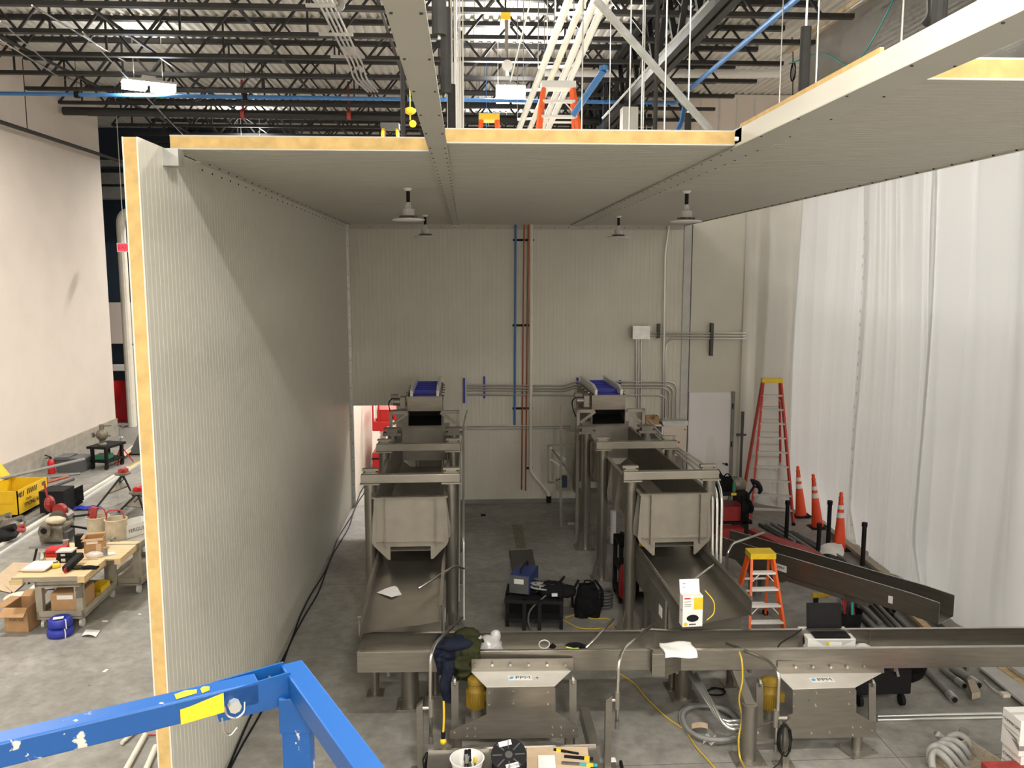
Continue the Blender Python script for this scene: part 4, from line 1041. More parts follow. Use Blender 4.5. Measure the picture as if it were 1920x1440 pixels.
def drive(label, x_l, x_r, ytop, ybot, bolts, plate, wing, motor, logo, green, y_f=8.17, y_t=8.50):
    """drive unit below a trough: sloped cover, front plate, bolts, motor. Given by its outline on the front plane"""
    base = dp((x_l + x_r) / 2, 1385, y_f); base.z = 0
    t = thing('trough_drive', label, 'drive unit', base)
    P_ = lambda px, py, y=y_f: dp(px, py, y)
    fb = B().plate([P_(x_l, ytop - 22, y_t), P_(x_r, ytop - 23, y_t), P_(x_r, ytop, y_t - .01), P_(x_l, ytop, y_t - .01)], .012).build('bolted_flange', 'steel', t, world=True)
    for bx_ in bolts:
        q = P_(bx_, ytop - 12, y_t - .02); B().cyl(q, q - Vector((0, .02, 0)), .014, n=8).build('bolt', 'steel_bright', t, world=True)
    (a0, a1), (b0, b1) = (x_l - 2, x_r - 4), (plate[0][0], plate[1][0])
    B().plate([P_(a0, ytop + 1, y_t), P_(a1, ytop, y_t), P_(b1, plate[1][1]), P_(b0, plate[0][1])], -.006).build('sloped_cover', 'lit_cover_steel', t, world=True)
    B().plate([P_(*q) for q in plate], .01).build('front_plate', 'steel', t, world=True)
    # side cheeks behind
    for px, s in ((b0, 1), (b1, -1)):
        B().plate([P_(px, plate[0][1] + 1), P_(px, 1338), dp(px + s * 6, 1335, y_t + .2), dp(px + s * 6, plate[0][1] - 4, y_t + .2)], .008).build('cheek', 'steel_dark', t, world=True)
    for q in wing:
        k = P_(*q); B().cyl(k, k - Vector((0, .014, 0)), .009, n=8).build('bolt', 'steel_bright', t, world=True)
    # logo plate on the sloped cover
    A_, B_, C_, D_ = P_(a0, ytop + 1, y_t), P_(a1, ytop, y_t), P_(b1, plate[1][1]), P_(b0, plate[0][1])
    ml, mr = (A_ + D_) / 2, (B_ + C_) / 2
    rt = (mr - ml).normalized(); up = ((A_ + B_) / 2 - (C_ + D_) / 2); up = (up - rt * up.dot(rt)).normalized(); nn = rt.cross(up)
    lx = dp(logo, 1275, (y_f + y_t) / 2).x
    k = ml + (mr - ml) * ((lx - ml.x) / (mr.x - ml.x)) + nn * .010
    hw, hh = .125, .052
    st = B().plate([k - rt * hw - up * hh, k + rt * hw - up * hh, k + rt * hw + up * hh, k - rt * hw + up * hh], .002).build('logo_plate', 'white', t, world=True)
    st.data.materials[0] = MATS['white']
    lettering('PPM', .09, st, k + rt * .03 + nn * .003, rt, up, 'dark_grey', 'lettering')
    dr = B(); kk = k - rt * .09 + nn * .003
    dr.plate([kk + rt * (.022 * math.cos(a) + .008 * math.sin(a)) + up * (.03 * math.sin(a)) for a in [i * PI / 8 for i in range(16)]], .001)
    dr.build('logo_drop', 'label_blue', st, world=True)
    if green:
        g_ = k + rt * green; B().cyl(g_, g_ + nn * .004, .012, n=10).build('green_dot', 'green', t, world=True)
    # motor
    mx_, my0, my1 = motor
    p0, p1 = dp(mx_, my1, 8.42), dp(mx_, my0, 8.42); p0.x = p1.x
    R_ = .095
    hgt = p1.z - p0.z
    mo = B().lathe([(.05, 0), (R_ * .8, .005), (R_, .05), (R_, hgt * .62), (R_ * .93, hgt * .66), (R_ * .93, hgt * .8), (R_, hgt * .82), (R_ * .96, hgt * .93), (R_ * .6, hgt)], Vector((p0.x, 8.42, p0.z)), 24).build('motor', 'motor_yellow', t, world=True, smooth='auto')
    fin = B()
    for i in range(28):
        a = i * 2 * PI / 28; q = Vector((p0.x + math.cos(a) * R_, 8.42 + math.sin(a) * R_, p0.z)); d = Vector((math.cos(a), math.sin(a), 0))
        fin.obx(q + Vector((0, 0, hgt * .33)) + d * .006, (.018, .005, hgt * .5), Matrix.Rotation(a, 3, 'Z'))
    fin.build('cooling_fins', 'motor_yellow', mo, world=True)
    B().bx(p0.x + .07, p0.x + .15, 8.36, 8.48, p0.z + .1, p0.z + .2).build('terminal_box', 'motor_yellow', mo, world=True)
    B().cyl(Vector((p0.x, 8.42, p0.z - .1)), Vector((p0.x, 8.42, p0.z)), .06, n=14).bx(p0.x - .12, p0.x + .12, 8.34, 8.52, p0.z - .14, p0.z - .1).build('motor_foot', 'steel_soft', t, world=True)
    return t
d1 = drive('drive unit with yellow motor under the trough that holds the jackets', 884, 1075, 1258, 1290, (890, 923, 957, 991, 1026, 1060),
      [(912, 1289), (1040, 1287), (1040, 1333), (1083, 1362), (1085, 1383), (843, 1386), (843, 1370), (912, 1340)],
      [(917, 1298), (962, 1298), (1027, 1297), (917, 1322), (962, 1321), (1027, 1320), (852, 1374), (876, 1366), (891, 1366), (876, 1381), (891, 1381), (1036, 1364), (1052, 1364), (1036, 1379), (1052, 1379), (1075, 1370)],
      (893, 1268, 1327), 975, .18, 8.13, 8.5)
d2_ = drive('drive unit with yellow motor under the trough that holds the laptop', 1458, 1658, 1262, 1294, (1491, 1524, 1557, 1588, 1620),
      [(1486, 1293), (1604, 1289), (1604, 1335), (1641, 1358), (1644, 1382), (1412, 1386), (1412, 1368), (1486, 1338)],
      [(1488, 1300), (1531, 1299), (1592, 1297), (1487, 1323), (1529, 1322), (1591, 1319), (1521, 1374), (1555, 1373), (1598, 1363), (1613, 1363), (1598, 1377), (1634, 1369), (1421, 1374)],
      (1443, 1270, 1329), 1541, 0, 8.09, 8.44)
q = dp(1518, 1314, 8.085); B().cyl(q, q - Vector((0, .008, 0)), .01, n=10).build('green_dot', 'green', d2_, world=True)
# link arms
def link(t, px, py0, py1, y, dx=0):
    a, c = dp(px, py0, y), dp(px + dx, py1, y)
    B().bar(a, c, .02, .075, (1, 0, 0)).cyl(a + Vector((-.012, 0, 0)), a + Vector((.012, 0, 0)), .045, n=14).build('link_arm', 'steel_soft', t, world=True)
    B().cyl(a + Vector((0, -.04, 0)), a + Vector((0, -.06, 0)), .014, n=8).build('link_bolt', 'steel_bright', t, world=True)
link(d1, 1074, 1275, 1360, 8.34); link(d1, 853, 1278, 1372, 8.34)
link(d2_, 1424, 1280, 1365, 8.34); link(d2_, 1635, 1280, 1352, 8.34)
for t, a in ((d1, ((856, 1384, 1400), (1068, 1384, 1396))), ):
    for px, p0, p1 in a:
        q = dp(px, p0, 8.22); B().cyl(Vector((q.x, 8.22, 0)), Vector((q.x, 8.22, q.z + .05)), .055, n=14).build('foot_post', 'pipe_steel', t, world=True)
def pipe_post(label, px, py, ztop, r=.085, rz=0):
    q = gp(px, py)
    t = thing('pipe_post', label, 'post', q, rz)
    B().cyl((0, 0, .015), (0, 0, ztop), r, n=22).build('post', 'pipe_steel', t, smooth='auto')
    B().bx(-.16, .16, -.14, .14, 0, .018).build('base_plate', 'steel_soft', t)
    for sx in (-1, 1):
        for sy in (-1, 1): B().cyl((sx * .125, sy * .105, .018), (sx * .125, sy * .105, .04), .014, n=8).build('anchor_bolt', 'steel_dark', t)
pipe_post('stainless pipe post on the floor below the pan lip of the first line', 770, 1322, .74, .1)
pipe_post('stainless pipe post on the floor where the two troughs meet', 1281, 1307, .74, .1)
pipe_post('stainless pipe post with a yellow cord beside the second yellow motor', 1402, 1425, .62, .078)
pipe_post('stainless pipe post under the far side of the second drive plate', 1606, 1406, .30, .055, .3)
pq_ = gp(1402, 1425)
one('post_bracket', B().bar((pq_.x, pq_.y, .6), (pq_.x, 8.56, .765), .1, .06), 'steel_soft', 'slanting steel bracket from pipe post up to the trough', 'bracket')
pipe_post('stainless pipe post below the trough end at the picture side', 1990, 1330, .74, .08)

# ------------------------------------------------------------------ wash lances on stands
def lance(label, stand, pipe, y, tip, pin):
    """stand: (px, top, bottom y), pipe: px path on the stand plane, tip: world point the lance leans to"""
    f = gp(stand[0], stand[2]) if stand[2] else None
    q = dp(stand[0], stand[1], y)
    t = thing('wash_lance', label, 'lance', (q.x, y, 0))
    b = B(); w_ = .032
    b.vf([(q.x - w_, y - w_, 0), (q.x + w_, y - w_, 0), (q.x + w_, y + w_, 0), (q.x - w_, y + w_, 0), (q.x - w_, y - w_, q.z - .03), (q.x + w_, y - w_, q.z + .02), (q.x + w_, y + w_, q.z + .02), (q.x - w_, y + w_, q.z - .03)],
         [(3, 2, 1, 0), (4, 5, 6, 7), (0, 1, 5, 4), (1, 2, 6, 5), (2, 3, 7, 6), (3, 0, 4, 7)])
    b.build('stand', 'steel', t, world=True)
    B().bx(q.x - .1, q.x + .1, y - .1, y + .1, 0, .012).build('base_plate', 'steel_soft', t, world=True)
    pts = [dp(px, py, y) for px, py in pipe] + tip
    B().tube(fillet(pts, .16, 8), .019, 10).build('pipe', 'steel_bright', t, world=True, smooth=True)
    e = pts[0]; B().cyl(e - Vector((0, 0, .05)), e + Vector((0, 0, .03)), .024, n=10).build('nozzle', 'steel_dark', t, world=True)
    a = dp(stand[0], pin, y); c = dp(pipe[0][0], pin, y); c.z = a.z
    B().cyl(a, c, .02, n=10).build('pin', 'steel_bright', t, world=True)
    B().cyl(c - Vector((0, 0, .09)), c + Vector((0, 0, .09)), .028, n=10).build('sleeve', 'steel_soft', t, world=True)
lance('bent stainless lance on a stand in front of the jackets', (787, 1318, 0), [(808, 1385), (807, 1300), (807, 1232)], 8.0, [dp(815, 1208, 8.15), dp(866, 1158, 9.0)], 1328)
lance('bent stainless lance on a stand between the two drive units', (1141, 1305, 0), [(1157, 1357), (1158, 1300), (1160, 1240)], 7.95, [dp(1170, 1215, 8.15), dp(1223, 1172, 8.9)], 1313)
lance('bent stainless lance on a stand by the second yellow motor', (1475, 1347, 0), [(1455, 1400), (1458, 1340), (1461, 1262)], 7.9, [dp(1445, 1240, 8.1), dp(1362, 1206, 8.75)], 1346)
def short_lance(label, pts, r=.017):
    one('short_lance', B().tube(fillet(pts, .1), r, 8), 'steel_bright', label, 'lance', smooth=True)
short_lance('straight steel lance slanting over the first pan', [dp(785, 1103, 9.9), dp(843, 1067, 10.6), dp(853, 1061, 10.8), dp(869, 1066, 11.1)])
short_lance('straight steel lance slanting over the second pan', [dp(1285, 1098, 9.7), dp(1343, 1056, 10.6), dp(1351, 1058, 11.0)])
short_lance('straight steel lance leaning out of the first trough', [dp(1099, 1215, 8.65), dp(1150, 1161, 9.3)])
short_lance('bent steel lance standing beyond the second pan', [Vector((gp(1363, 1100).x, gp(1363, 1100).y, .0)), dp(1363, 1040, 11.6), dp(1372, 1020, 11.7), dp(1432, 999, 12.2)], .022)
q = dp(855, 1140, 10.9)
one('post_foot_box', B().bx(q.x - .12, q.x + .12, 10.75, 10.95, 0, .28), 'steel_soft', 'square steel foot box at the base of the first frame post', 'box')

# ------------------------------------------------------------------ things on the troughs and pans
def cloth(name, label, cat, mat, fn, nu, nv, th=.012):
    o = one(name, B().sheet(fn, nu, nv), mat, label, cat, smooth=True)
    md = o.modifiers.new('thick', 'SOLIDIFY'); md.thickness = th
    return o
lipY = lambda x: 8.63 + (x + 1.2) * math.tan(TA)
def drape(x0, x1, back, front, zl, ph, flare=0):          # cloth over the front lip of the trough
    def fn(u, v):
        x = x0 + (x1 - x0) * u; tot = back + front; s = v * tot
        fold = .022 * math.sin(u * 9 + ph + v * 2.2) + .012 * math.sin(u * 21 + ph * 2 + v * 5)
        yl = lipY(x)
        if s < back: y, z = yl + (back - s) + .02, zl + .02 + .05 * math.sin(s / back * PI) + fold * .8
        else:
            d = s - back; y, z = yl - .035 - .03 * math.sin(d * 4) - abs(fold), zl + .01 - d
        return (x + flare * (v - .5) * (u - .5) + .015 * math.sin(v * 8 + ph), y, z)
    return fn
a0, a1 = dp(816, 1225, 8.5).x, dp(868, 1225, 8.5).x
cloth('jacket', 'dark navy jacket draped over the trough lip', 'jacket', 'navy', drape(a0, a1, .25, .27, 1.03, 0.3), 22, 22, .02)
jk = bpy.data.objects['jacket']
def strip(x0, x1, z0, z1, y0, ph, mat, nm, par, taper=.0):
    def fn(u, v):
        c = (x0 + x1) / 2; w = (x1 - x0) * (1 - taper * v)
        a = u * 2 * PI
        return (c + w / 2 * math.cos(a) + .02 * math.sin(v * 7 + ph), y0 - .03 + .045 * math.sin(a) * (1 + .3 * math.sin(v * 11 + ph)) - .02 * math.sin(v * 5), z0 + (z1 - z0) * v)
    B().sheet(fn, 16, 14).build(nm, mat, par, world=True, smooth=True)
zz = lambda py: dp(840, py, 8.42).z
strip(dp(826, 1260, 8.42).x, dp(849, 1260, 8.42).x, 1.0, zz(1318), 8.45, .5, 'navy', 'sleeve', jk, .1)
strip(dp(818, 1240, 8.42).x, dp(842, 1240, 8.42).x, 1.02, zz(1245), 8.5, 1.5, 'navy', 'body_fold', jk, .0)
B().sph(dp(850, 1207, 8.62), .17, 18, 10, (1.25, .7, .35), .06).build('crumpled_back', 'navy', jk, world=True, smooth=True)
a0, a1 = dp(847, 1225, 8.5).x, dp(898, 1225, 8.5).x
cloth('jacket', 'olive green jacket draped over the trough lip', 'jacket', 'olive', drape(a0, a1 + .02, .16, .34, 1.04, 2.0, -.1), 20, 20, .02)
jo_ = bpy.data.objects['jacket.001']
B().sph(dp(876, 1190, 8.85), .13, 14, 10, (1.1, .8, .6), .06).build('hood', 'olive', jo_, world=True, smooth=True)
strip(dp(852, 1260, 8.42).x, dp(884, 1260, 8.42).x, 1.0, zz(1268), 8.46, 2.5, 'olive', 'hem', jo_, .25)
# carrier bag
cx_, cy_ = dp(916, 1208, 8.85).x, 8.85
bg_ = thing('carrier_bag', 'crumpled white carrier bag with something orange inside the trough', 'bag', (cx_, cy_, .79))
B().sph((0, 0, .12), .15, 16, 10, (1.05, .8, .95), .12).build('bag', 'bag_plastic', bg_, smooth=True)
B().sph((-.12, .02, .2), .06, 10, 8, (1, .7, 1.2), .1).sph((.08, .02, .25), .06, 10, 8, (1, .7, 1.2), .1).build('handles', 'bag_plastic', bg_, smooth=True)
B().sph((.01, 0, .06), .07, 10, 8, (1.1, .7, .6), .05).build('contents', 'orange', bg_, smooth=True)
q = gp(1036, 1212, .8)
hm = thing('peaked_hat', 'black cap with clear-rimmed goggles lying in the trough', 'cap', q)
B().sph((0, .05, .02), .13, 16, 8, (1, .8, .8)).build('crown', 'black_cloth', hm, smooth=True)
B().tube([Vector((-.1 + .06 * math.cos(a), -.05, .05 + .05 * math.sin(a))) for a in [i * PI / 6 for i in range(12)]], .008, 6, True).build('goggle', 'light_grey', hm)
q = gp(1077, 1214, .8)
gl = thing('work_glove', 'black work glove with lime edge lying in the trough', 'glove', q)
B().sph((0, 0, .03), .1, 12, 8, (1.1, .7, .4), .05).sph((.08, -.02, .02), .05, 10, 6, (1.2, .6, .5)).build('hand', 'black_cloth', gl, smooth=True)
B().tube([(-.1, -.05, .03), (-.02, -.075, .02), (.04, -.07, .02)], .009, 6).build('trim', 'lime', gl)
a0, a1 = dp(1243, 1216, 8.45).x, dp(1303, 1216, 8.45).x
cloth('paper_towel', 'white folded paper towel over the lip of the second trough', 'towel', 'paper', lambda u, v: (a0 + (a1 - a0) * u + .01 * math.sin(v * 7), 8.34 + .3 * v, .985 + .035 * math.sin(min(1, v * 2.2) * PI / 2) + .01 * math.sin(u * 6 + v * 4) + .012), 14, 12, .012)
one('bolt_box', B().cyl(gp(981, 1210, .8), gp(981, 1210, .8) + Vector((0, 0, .05)), .03, n=12), 'black', 'small black knob lying in the first trough', 'knob')
# white carton with laptop
q = gp(1548, 1222, .80)
bx_ = thing('white_carton', 'white printed carton standing in the second trough', 'carton', (q.x + .09, q.y + .18, .79), -.05)
B().bx(-.28, .26, -.17, .17, 0, .155).build('body', 'white', bx_, bevel=.006)
B().lathe([(0, 0), (.055, 0), (.055, .004), (0, .004)], (-.282, -.02, .08), 18, 'x').build('cable_hole', 'black', bx_)
B().bx(-.04, .1, -.174, -.17, .03, .12).build('label', 'paper', bx_)
B().bx(-.07, -.04, -.174, -.17, .08, .12).build('tag', 'yellow', bx_)
B().vf([(-.2, -.172, .14), (.24, -.172, .14), (.12, -.172, .08), (-.1, -.172, .08)], [(0, 1, 2, 3)]).build('print', 'light_grey', bx_)
lp = thing('laptop', 'open black laptop sitting on the white carton', 'laptop', (q.x + .09, q.y + .18, .948), -.05)
lb_ = B().bx(-.2, .2, -.17, .1, 0, .022).build('base', 'black', lp, bevel=.004)
B().bx(-.17, .17, -.06, .08, .0225, .0245).build('keyboard', 'rubber', lb_)
B().bx(-.05, .05, -.15, -.08, .0225, .0235).build('touchpad', 'rubber', lb_)
B().obx((0, .125, .155), (.4, .014, .28), Matrix.Rotation(-.15, 3, 'X')).build('lid', 'black', lp)
B().obx((0, .115, .162), (.365, .004, .22), Matrix.Rotation(-.15, 3, 'X')).build('screen', 'black', bpy.data.objects[[o.name for o in lp.children if o.name.startswith('lid')][0]])
one('laptop_cable', B().tube(catmull([dp(1503, 1180, 8.75), dp(1490, 1190, 8.7), dp(1465, 1205, 8.7), dp(1455, 1218, 8.6), dp(1437, 1222, 8.6)], 6), .008, 6), 'black', 'thin black cable from the laptop over the trough lip', 'cable')
q = gp(1622, 1221, .8)
one('paper_scrap', B().sheet(lambda u, v: (q.x - .09 + .2 * u, q.y + .12 * v, .8 + .04 * math.sin(u * 3) + .01 * math.sin(v * 9)), 6, 4), 'paper', 'crumpled white paper beside the white carton', 'paper')
# printed box on the second pan
q = gp(1298, 1176, 1.06)
pb = thing('printed_box', 'upright white and yellow printed box with oval hole on the second pan', 'box', (q.x, q.y + .07, 1.062), .06)
B().bx(-.115, .115, -.06, .06, 0, .36).build('body', 'paper', pb)
B().bx(.01, .113, -.062, -.06, .2, .34).build('yellow_field', 'yellow', pb)
B().plate([(.07 * math.cos(a) * (1 if abs(math.cos(a)) < .99 else 1), -.0625, .1 + .042 * math.sin(a)) for a in [i * PI / 12 for i in range(24)]], .001).build('oval_hole', 'black', pb)
B().bx(-.1, -.03, -.0625, -.06, .325, .34).build('red_mark', 'red', pb)
B().lathe([(0, 0), (.022, 0), (.022, .002), (0, .002)], (-.08, -.0625, .03), 14, 'y').build('yellow_dot', 'yellow', pb)
B().bx(-.04, .04, -.0625, -.06, .02, .035).build('print_line', 'dark_grey', pb)
for z in (.24, .26, .29): B().bx(-.1, -.02, -.0625, -.06, z, z + .006).build('print_line', 'mid_grey', pb)
B().plate([(-.115, .06, .36), (.115, .06, .36), (.115, .1, .5), (-.115, .1, .5)], .004).build('lid', 'paper', pb)
for z in (.41, .45): B().bar((-.08, .07 + (z - .36) * .28 - .01, z), (.06, .07 + (z - .36) * .28 - .01, z - .015), .006, .02).build('print_mark', 'dark_grey', pb)
one('yellow_wire', B().tube(catmull([dp(1322, 1107, 9.1), dp(1338, 1128, 9.05), dp(1338, 1150, 9.0), dp(1325, 1163, 8.95)], 6), .006, 5), 'yellow', 'thin yellow wire looping beside the printed box', 'wire')
c0 = gp(737, 1110, 1.07)
one('drawing_sheet', B().sheet(lambda u, v: tuple(gp(706 + 34 * v + 28 * u, 1112 - 13 * v + 10 * u, 1.075)[:2]) + (1.078 + .012 * math.sin(v * 3 + u * 2),), 6, 5), 'paper', 'white printed sheet lying on the first pan', 'paper')
# ================================================================== LOW TABLE IN FRONT
zt = .42
A, Bq = gp(803, 1404, zt), gp(1118, 1399, zt)
lt = thing('low_steel_table', 'low stainless table in front of the first drive unit with tools', 'table', ((A.x + Bq.x) / 2, A.y - .4, 0))
hw = (Bq.x - A.x) / 2
B().bx(-hw, hw, -.4, .4, zt - .03, zt - .02).build('top', 'steel_dark', lt)
B().bx(-hw, hw, .37, .4, zt - .06, zt).build('back_lip', 'steel_bright', lt)
for sx in (-1, 1):
    for sy in (-1, 1): B().bx(sx * (hw - .03) - .02, sx * (hw - .03) + .02, sy * .36 - .02, sy * .36 + .02, 0, zt - .03).build('leg', 'steel_soft', lt)
TZ = zt - .02
def tb_pt(px, py, z=TZ): return gp(px, py, z)
# tub of tools
q = tb_pt(876, 1452); R1 = .155
tu = thing('tool_tub', 'white tub full of hand tools on the low table', 'tub', (q.x, q.y, TZ))
b = B(); n = 28
prof = [(.118, 0), (.155, .16), (.162, .165), (.15, .165), (.113, .008)]
b.lathe(prof, n=28); b.build('tub', 'white', tu, smooth='auto')
for i in range(9):
    a = rnd(0, 6.28); r = rnd(.02, .09); ln = rnd(.1, .26)
    p0 = Vector((r * math.cos(a), r * math.sin(a), .02)); p1 = p0 + Vector((rnd(-.05, .05), rnd(-.03, .05), ln))
    tl = thing('hand_tool', ['black handled screwdriver', 'black nut driver', 'grey file', 'yellow handled chisel', 'black pliers', 'dark wrench', 'black scraper', 'grey marker', 'dark brush'][i] + ' sticking up in the white tub', 'tool', (q.x + p0.x, q.y + p0.y, TZ + p0.z))
    B().cyl((0, 0, 0), (p1 - p0) * .6, .008, n=6).build('shaft', 'steel_dark', tl)
    B().cyl((p1 - p0) * .6, (p1 - p0), .016, n=8).build('handle', 'yellow' if i == 3 else ('mid_grey' if i in (2, 7) else 'black'), tl)
# cable spool leaning
q = tb_pt(955, 1442)
sp = thing('cable_spool', 'black cable spool with paper labels on the low table', 'spool', (q.x, q.y, TZ))
ax = Vector((-.05, -.5, .86)).normalized(); rt = Vector((1, 0, 0)); up_ = ax.cross(rt).normalized(); rt = up_.cross(ax)
c1 = Vector((0, 0, .03)); c2 = c1 + ax * .19
def disc(c, r, th): return B().cyl(c, c + ax * th, r, n=36)
disc(c1, .165, .012).build('flange', 'black', sp); disc(c2, .165, .012).build('flange', 'black', sp)
disc(c1 + ax * .012, .10, .178).build('cable_turns', 'dark_grey', sp)
rb_ = B()
for i in range(8):
    a = i * PI / 4; d = rt * math.cos(a) + up_ * math.sin(a)
    rb_.bar(c2 + ax * .014 + d * .06, c2 + ax * .014 + d * .15, .012, .01, ax)
rb_.build('flange_rib', 'dark_grey', sp)
disc(c2 + ax * .008, .035, .012).build('hub', 'dark_grey', sp)
for (u, v, r_, nm) in ((-.03, .11, .2, 'label'), (.03, -.11, .2, 'label')):
    cc = c2 + ax * .018 + rt * u + up_ * v; dr_ = (rt * math.cos(r_) + up_ * math.sin(r_)); du = (up_ * math.cos(r_) - rt * math.sin(r_))
    B().plate([cc - dr_ * .06 - du * .025, cc + dr_ * .06 - du * .025, cc + dr_ * .06 + du * .025, cc - dr_ * .06 + du * .025], .001).build(nm, 'paper', sp)
    if v < 0: lettering('BELDEN', .032, sp, WM[sp.name].translation + cc + ax * .002, -dr_, -du, 'black')
one('cable_loops', B().tube([WM[sp.name].translation + c1 + ax * (.03 + .1 * (t / 60)) + rt * (.15 * math.cos(t * .5)) + up_ * (.14 * math.sin(t * .5)) for t in range(50)], .008, 5), 'black', 'loose black cable loops around the spool foot', 'cable')
# cardboard sheet with tools
P_ = [tb_pt(988, 1401, TZ + .012), tb_pt(1101, 1401, TZ + .012), tb_pt(1112, 1470, TZ + .012), tb_pt(988, 1470, TZ + .012)]
one('cardboard_sheet', B().plate(P_, -.006), 'cardboard_pale', 'flat brown cardboard sheet on the low table', 'cardboard')
P_ = [tb_pt(1009, 1417, TZ + .02), tb_pt(1040, 1417, TZ + .02), tb_pt(1044, 1465, TZ + .02), tb_pt(1010, 1465, TZ + .02)]
one('notepad', B().plate(P_, -.006), 'paper', 'white notepad with scribbles on the cardboard sheet', 'notepad')
def tool(label, a, c, w1, m1, w2, m2):
    p0, p1 = tb_pt(*a, TZ + .03), tb_pt(*c, TZ + .03); t = thing('hand_tool', label, 'tool', p0)
    d = p1 - p0
    B().bar((0, 0, 0), d * .5, w1, .022).build('handle', m1, t, bevel=.004)
    B().bar(d * .5, d, w2, .018).build('blade', m2, t)
    B().bar(d * .12, d * .3, w1 * 1.05, .024).build('grip', 'yellow', t)
tool('yellow and black utility knife on the cardboard sheet', (1038, 1405), (1085, 1413), .022, 'black', .012, 'black')
tool('yellow and black cable cutter beside the cardboard edge', (1112, 1423), (1058, 1418), .03, 'black', .024, 'black')
tool('pliers with turquoise handles at the cardboard edge', (1120, 1435), (1053, 1430), .024, 'teal', .026, 'steel_dark')
# hanging yellow cord and black bundle by the stand
ya = dp(832, 1320, 8.05)
yc = thing('yellow_power_lead', 'short yellow cord hanging with a yellow plug beside the lance stand', 'cord', dp(831, 1395, 8.05))
B().tube(catmull([dp(832, 1315, 8.05), dp(832.5, 1345, 8.05), dp(831, 1374, 8.05)], 5), .011, 8).build('cord', 'yellow', yc, world=True)
B().cyl(dp(831, 1384, 8.05), dp(831, 1372, 8.05), .022, n=10).build('plug_neck', 'black', yc, world=True)
B().sph(dp(831, 1390, 8.05), .035, 12, 8).build('plug', 'yellow', yc, world=True, smooth=True)
cc = dp(811, 1432, 7.9)
one('cable_bundle', B().tube([cc + Vector((.08 * math.cos(t * .7) + .02 * math.sin(t * .23), .05 * math.sin(t * .31), .12 * math.sin(t * .7) + .01 * math.cos(t))) for t in range(70)], .007, 5), 'black', 'black coiled cable bundle at the low table corner', 'cable')
cc = dp(1471, 1384, 7.85)
tk = one('cable_bundle', B().tube([cc + Vector((.06 * math.cos(t * .7) * (1 + .2 * math.sin(t * .13)), .03 * math.sin(t * .31), .17 * math.sin(t * .7) - .02)) for t in range(60)], .006, 5).tube([cc + Vector((0, 0, -.15)), cc + Vector((-.05, 0, -.28)), cc + Vector((-.12, 0, -.34))], .006, 5), 'black', 'black coiled cable tied to the stand by the second motor', 'cable')
# cords on the floor
def floor_line(name, label, pts, r, mat, cat='cord'):
    P_ = [gp(x, y, r + .002) for x, y in pts]
    return one(name, B().tube(catmull(P_, 6), r, 7), mat, label, cat, smooth=True)
floor_line('extension_cord', 'thin yellow extension cord snaking across the floor between the drives', [(1140, 1245), (1165, 1265), (1190, 1282), (1215, 1312), (1250, 1345), (1285, 1370), (1305, 1400), (1345, 1445)], .009, 'cord_yellow')
yy = thing('yellow_power_lead', 'yellow cord hanging over the trough beside the pipe post', 'cord', gp(1392, 1435))
B().tube(catmull([dp(1386, 1222, 8.32), dp(1391, 1240, 8.22), dp(1392, 1275, 8.2), dp(1386, 1310, 8.2), dp(1391, 1345, 8.15), dp(1385, 1385, 8.0), dp(1387, 1418, 7.7), gp(1396, 1440, .02)], 6), .010, 7).build('cord', 'cord_yellow', yy, world=True, smooth=True)
floor_line('yellow_hose', 'yellow cable loops on the floor behind the welder cart', [(1000, 1155), (1030, 1152), (1060, 1165), (1090, 1178), (1130, 1178), (1150, 1170), (1140, 1160), (1110, 1160), (1085, 1152), (1060, 1158)], .009, 'cord_yellow')
floor_line('yellow_hose', 'yellow cable lying behind the tall red ladder', [(1400, 930), (1430, 927), (1470, 930), (1485, 936), (1470, 940), (1450, 933), (1490, 928)], .009, 'cord_yellow')
for i in range(2):
    c0 = gp(1333, 1354, .03 + .05 * i); R_ = .33 - .03 * i
    one('grey_hose_coil', B().tube([c0 + Vector((R_ * math.cos(a) * 1.0, R_ * 1.25 * math.sin(a), .01 * math.sin(3 * a))) for a in [k * PI / 18 for k in range(36)]], .026, 8, True), 'mid_grey', 'coil of grey conduit hose on the floor, %s turn' % ('bottom', 'top')[i], 'hose', smooth=True)
one('paper_tag', B().sheet(lambda u, v: tuple(gp(1297 + 30 * u, 1367 - 10 * v, .09)[:2]) + (.09 + .02 * math.sin(u * 3),), 5, 3), 'cardboard_pale', 'beige paper tag on the grey hose coil', 'tag')
for i in range(3):
    P_ = [dp(1290 + i * 7, 1262, 8.75), dp(1345 + i * 5, 1345 + i * 5, 8.35 - i * .06), dp(1360 + i * 4, 1352 + i * 7, 8.3 - i * .06), dp(1390, 1352 + i * 8, 8.28 - i * .06)]
    one('steel_conduit', B().tube(fillet(P_, .14, 8), .02, 8), 'conduit', 'bare steel conduit bending down under the second trough, %s of three' % NTH[i], 'conduit', 'three bent conduits', smooth=True)
floor_line('black_cable', 'black cable coil on the floor behind the bent conduits', [(1325, 1295), (1345, 1290), (1360, 1297), (1350, 1303), (1328, 1301), (1335, 1290), (1358, 1292)], .01, 'black', 'cable')
one('film_scrap', B().sheet(lambda u, v: tuple(gp(1318 + 24 * u, 1395 - 14 * v + 5 * u, .03)[:2]) + (.03 + .05 * math.sin(u * 5 + v * 3) ** 2,), 8, 6), 'bag_plastic', 'scrap of clear plastic film on the floor', 'film')
one('channel_stub', B().bx(gp(1110, 1440).x, gp(1128, 1440).x, gp(1120, 1425).y, gp(1120, 1350).y, 0, .16), 'steel_soft', 'steel channel stub on the floor beside the first drive', 'channel')
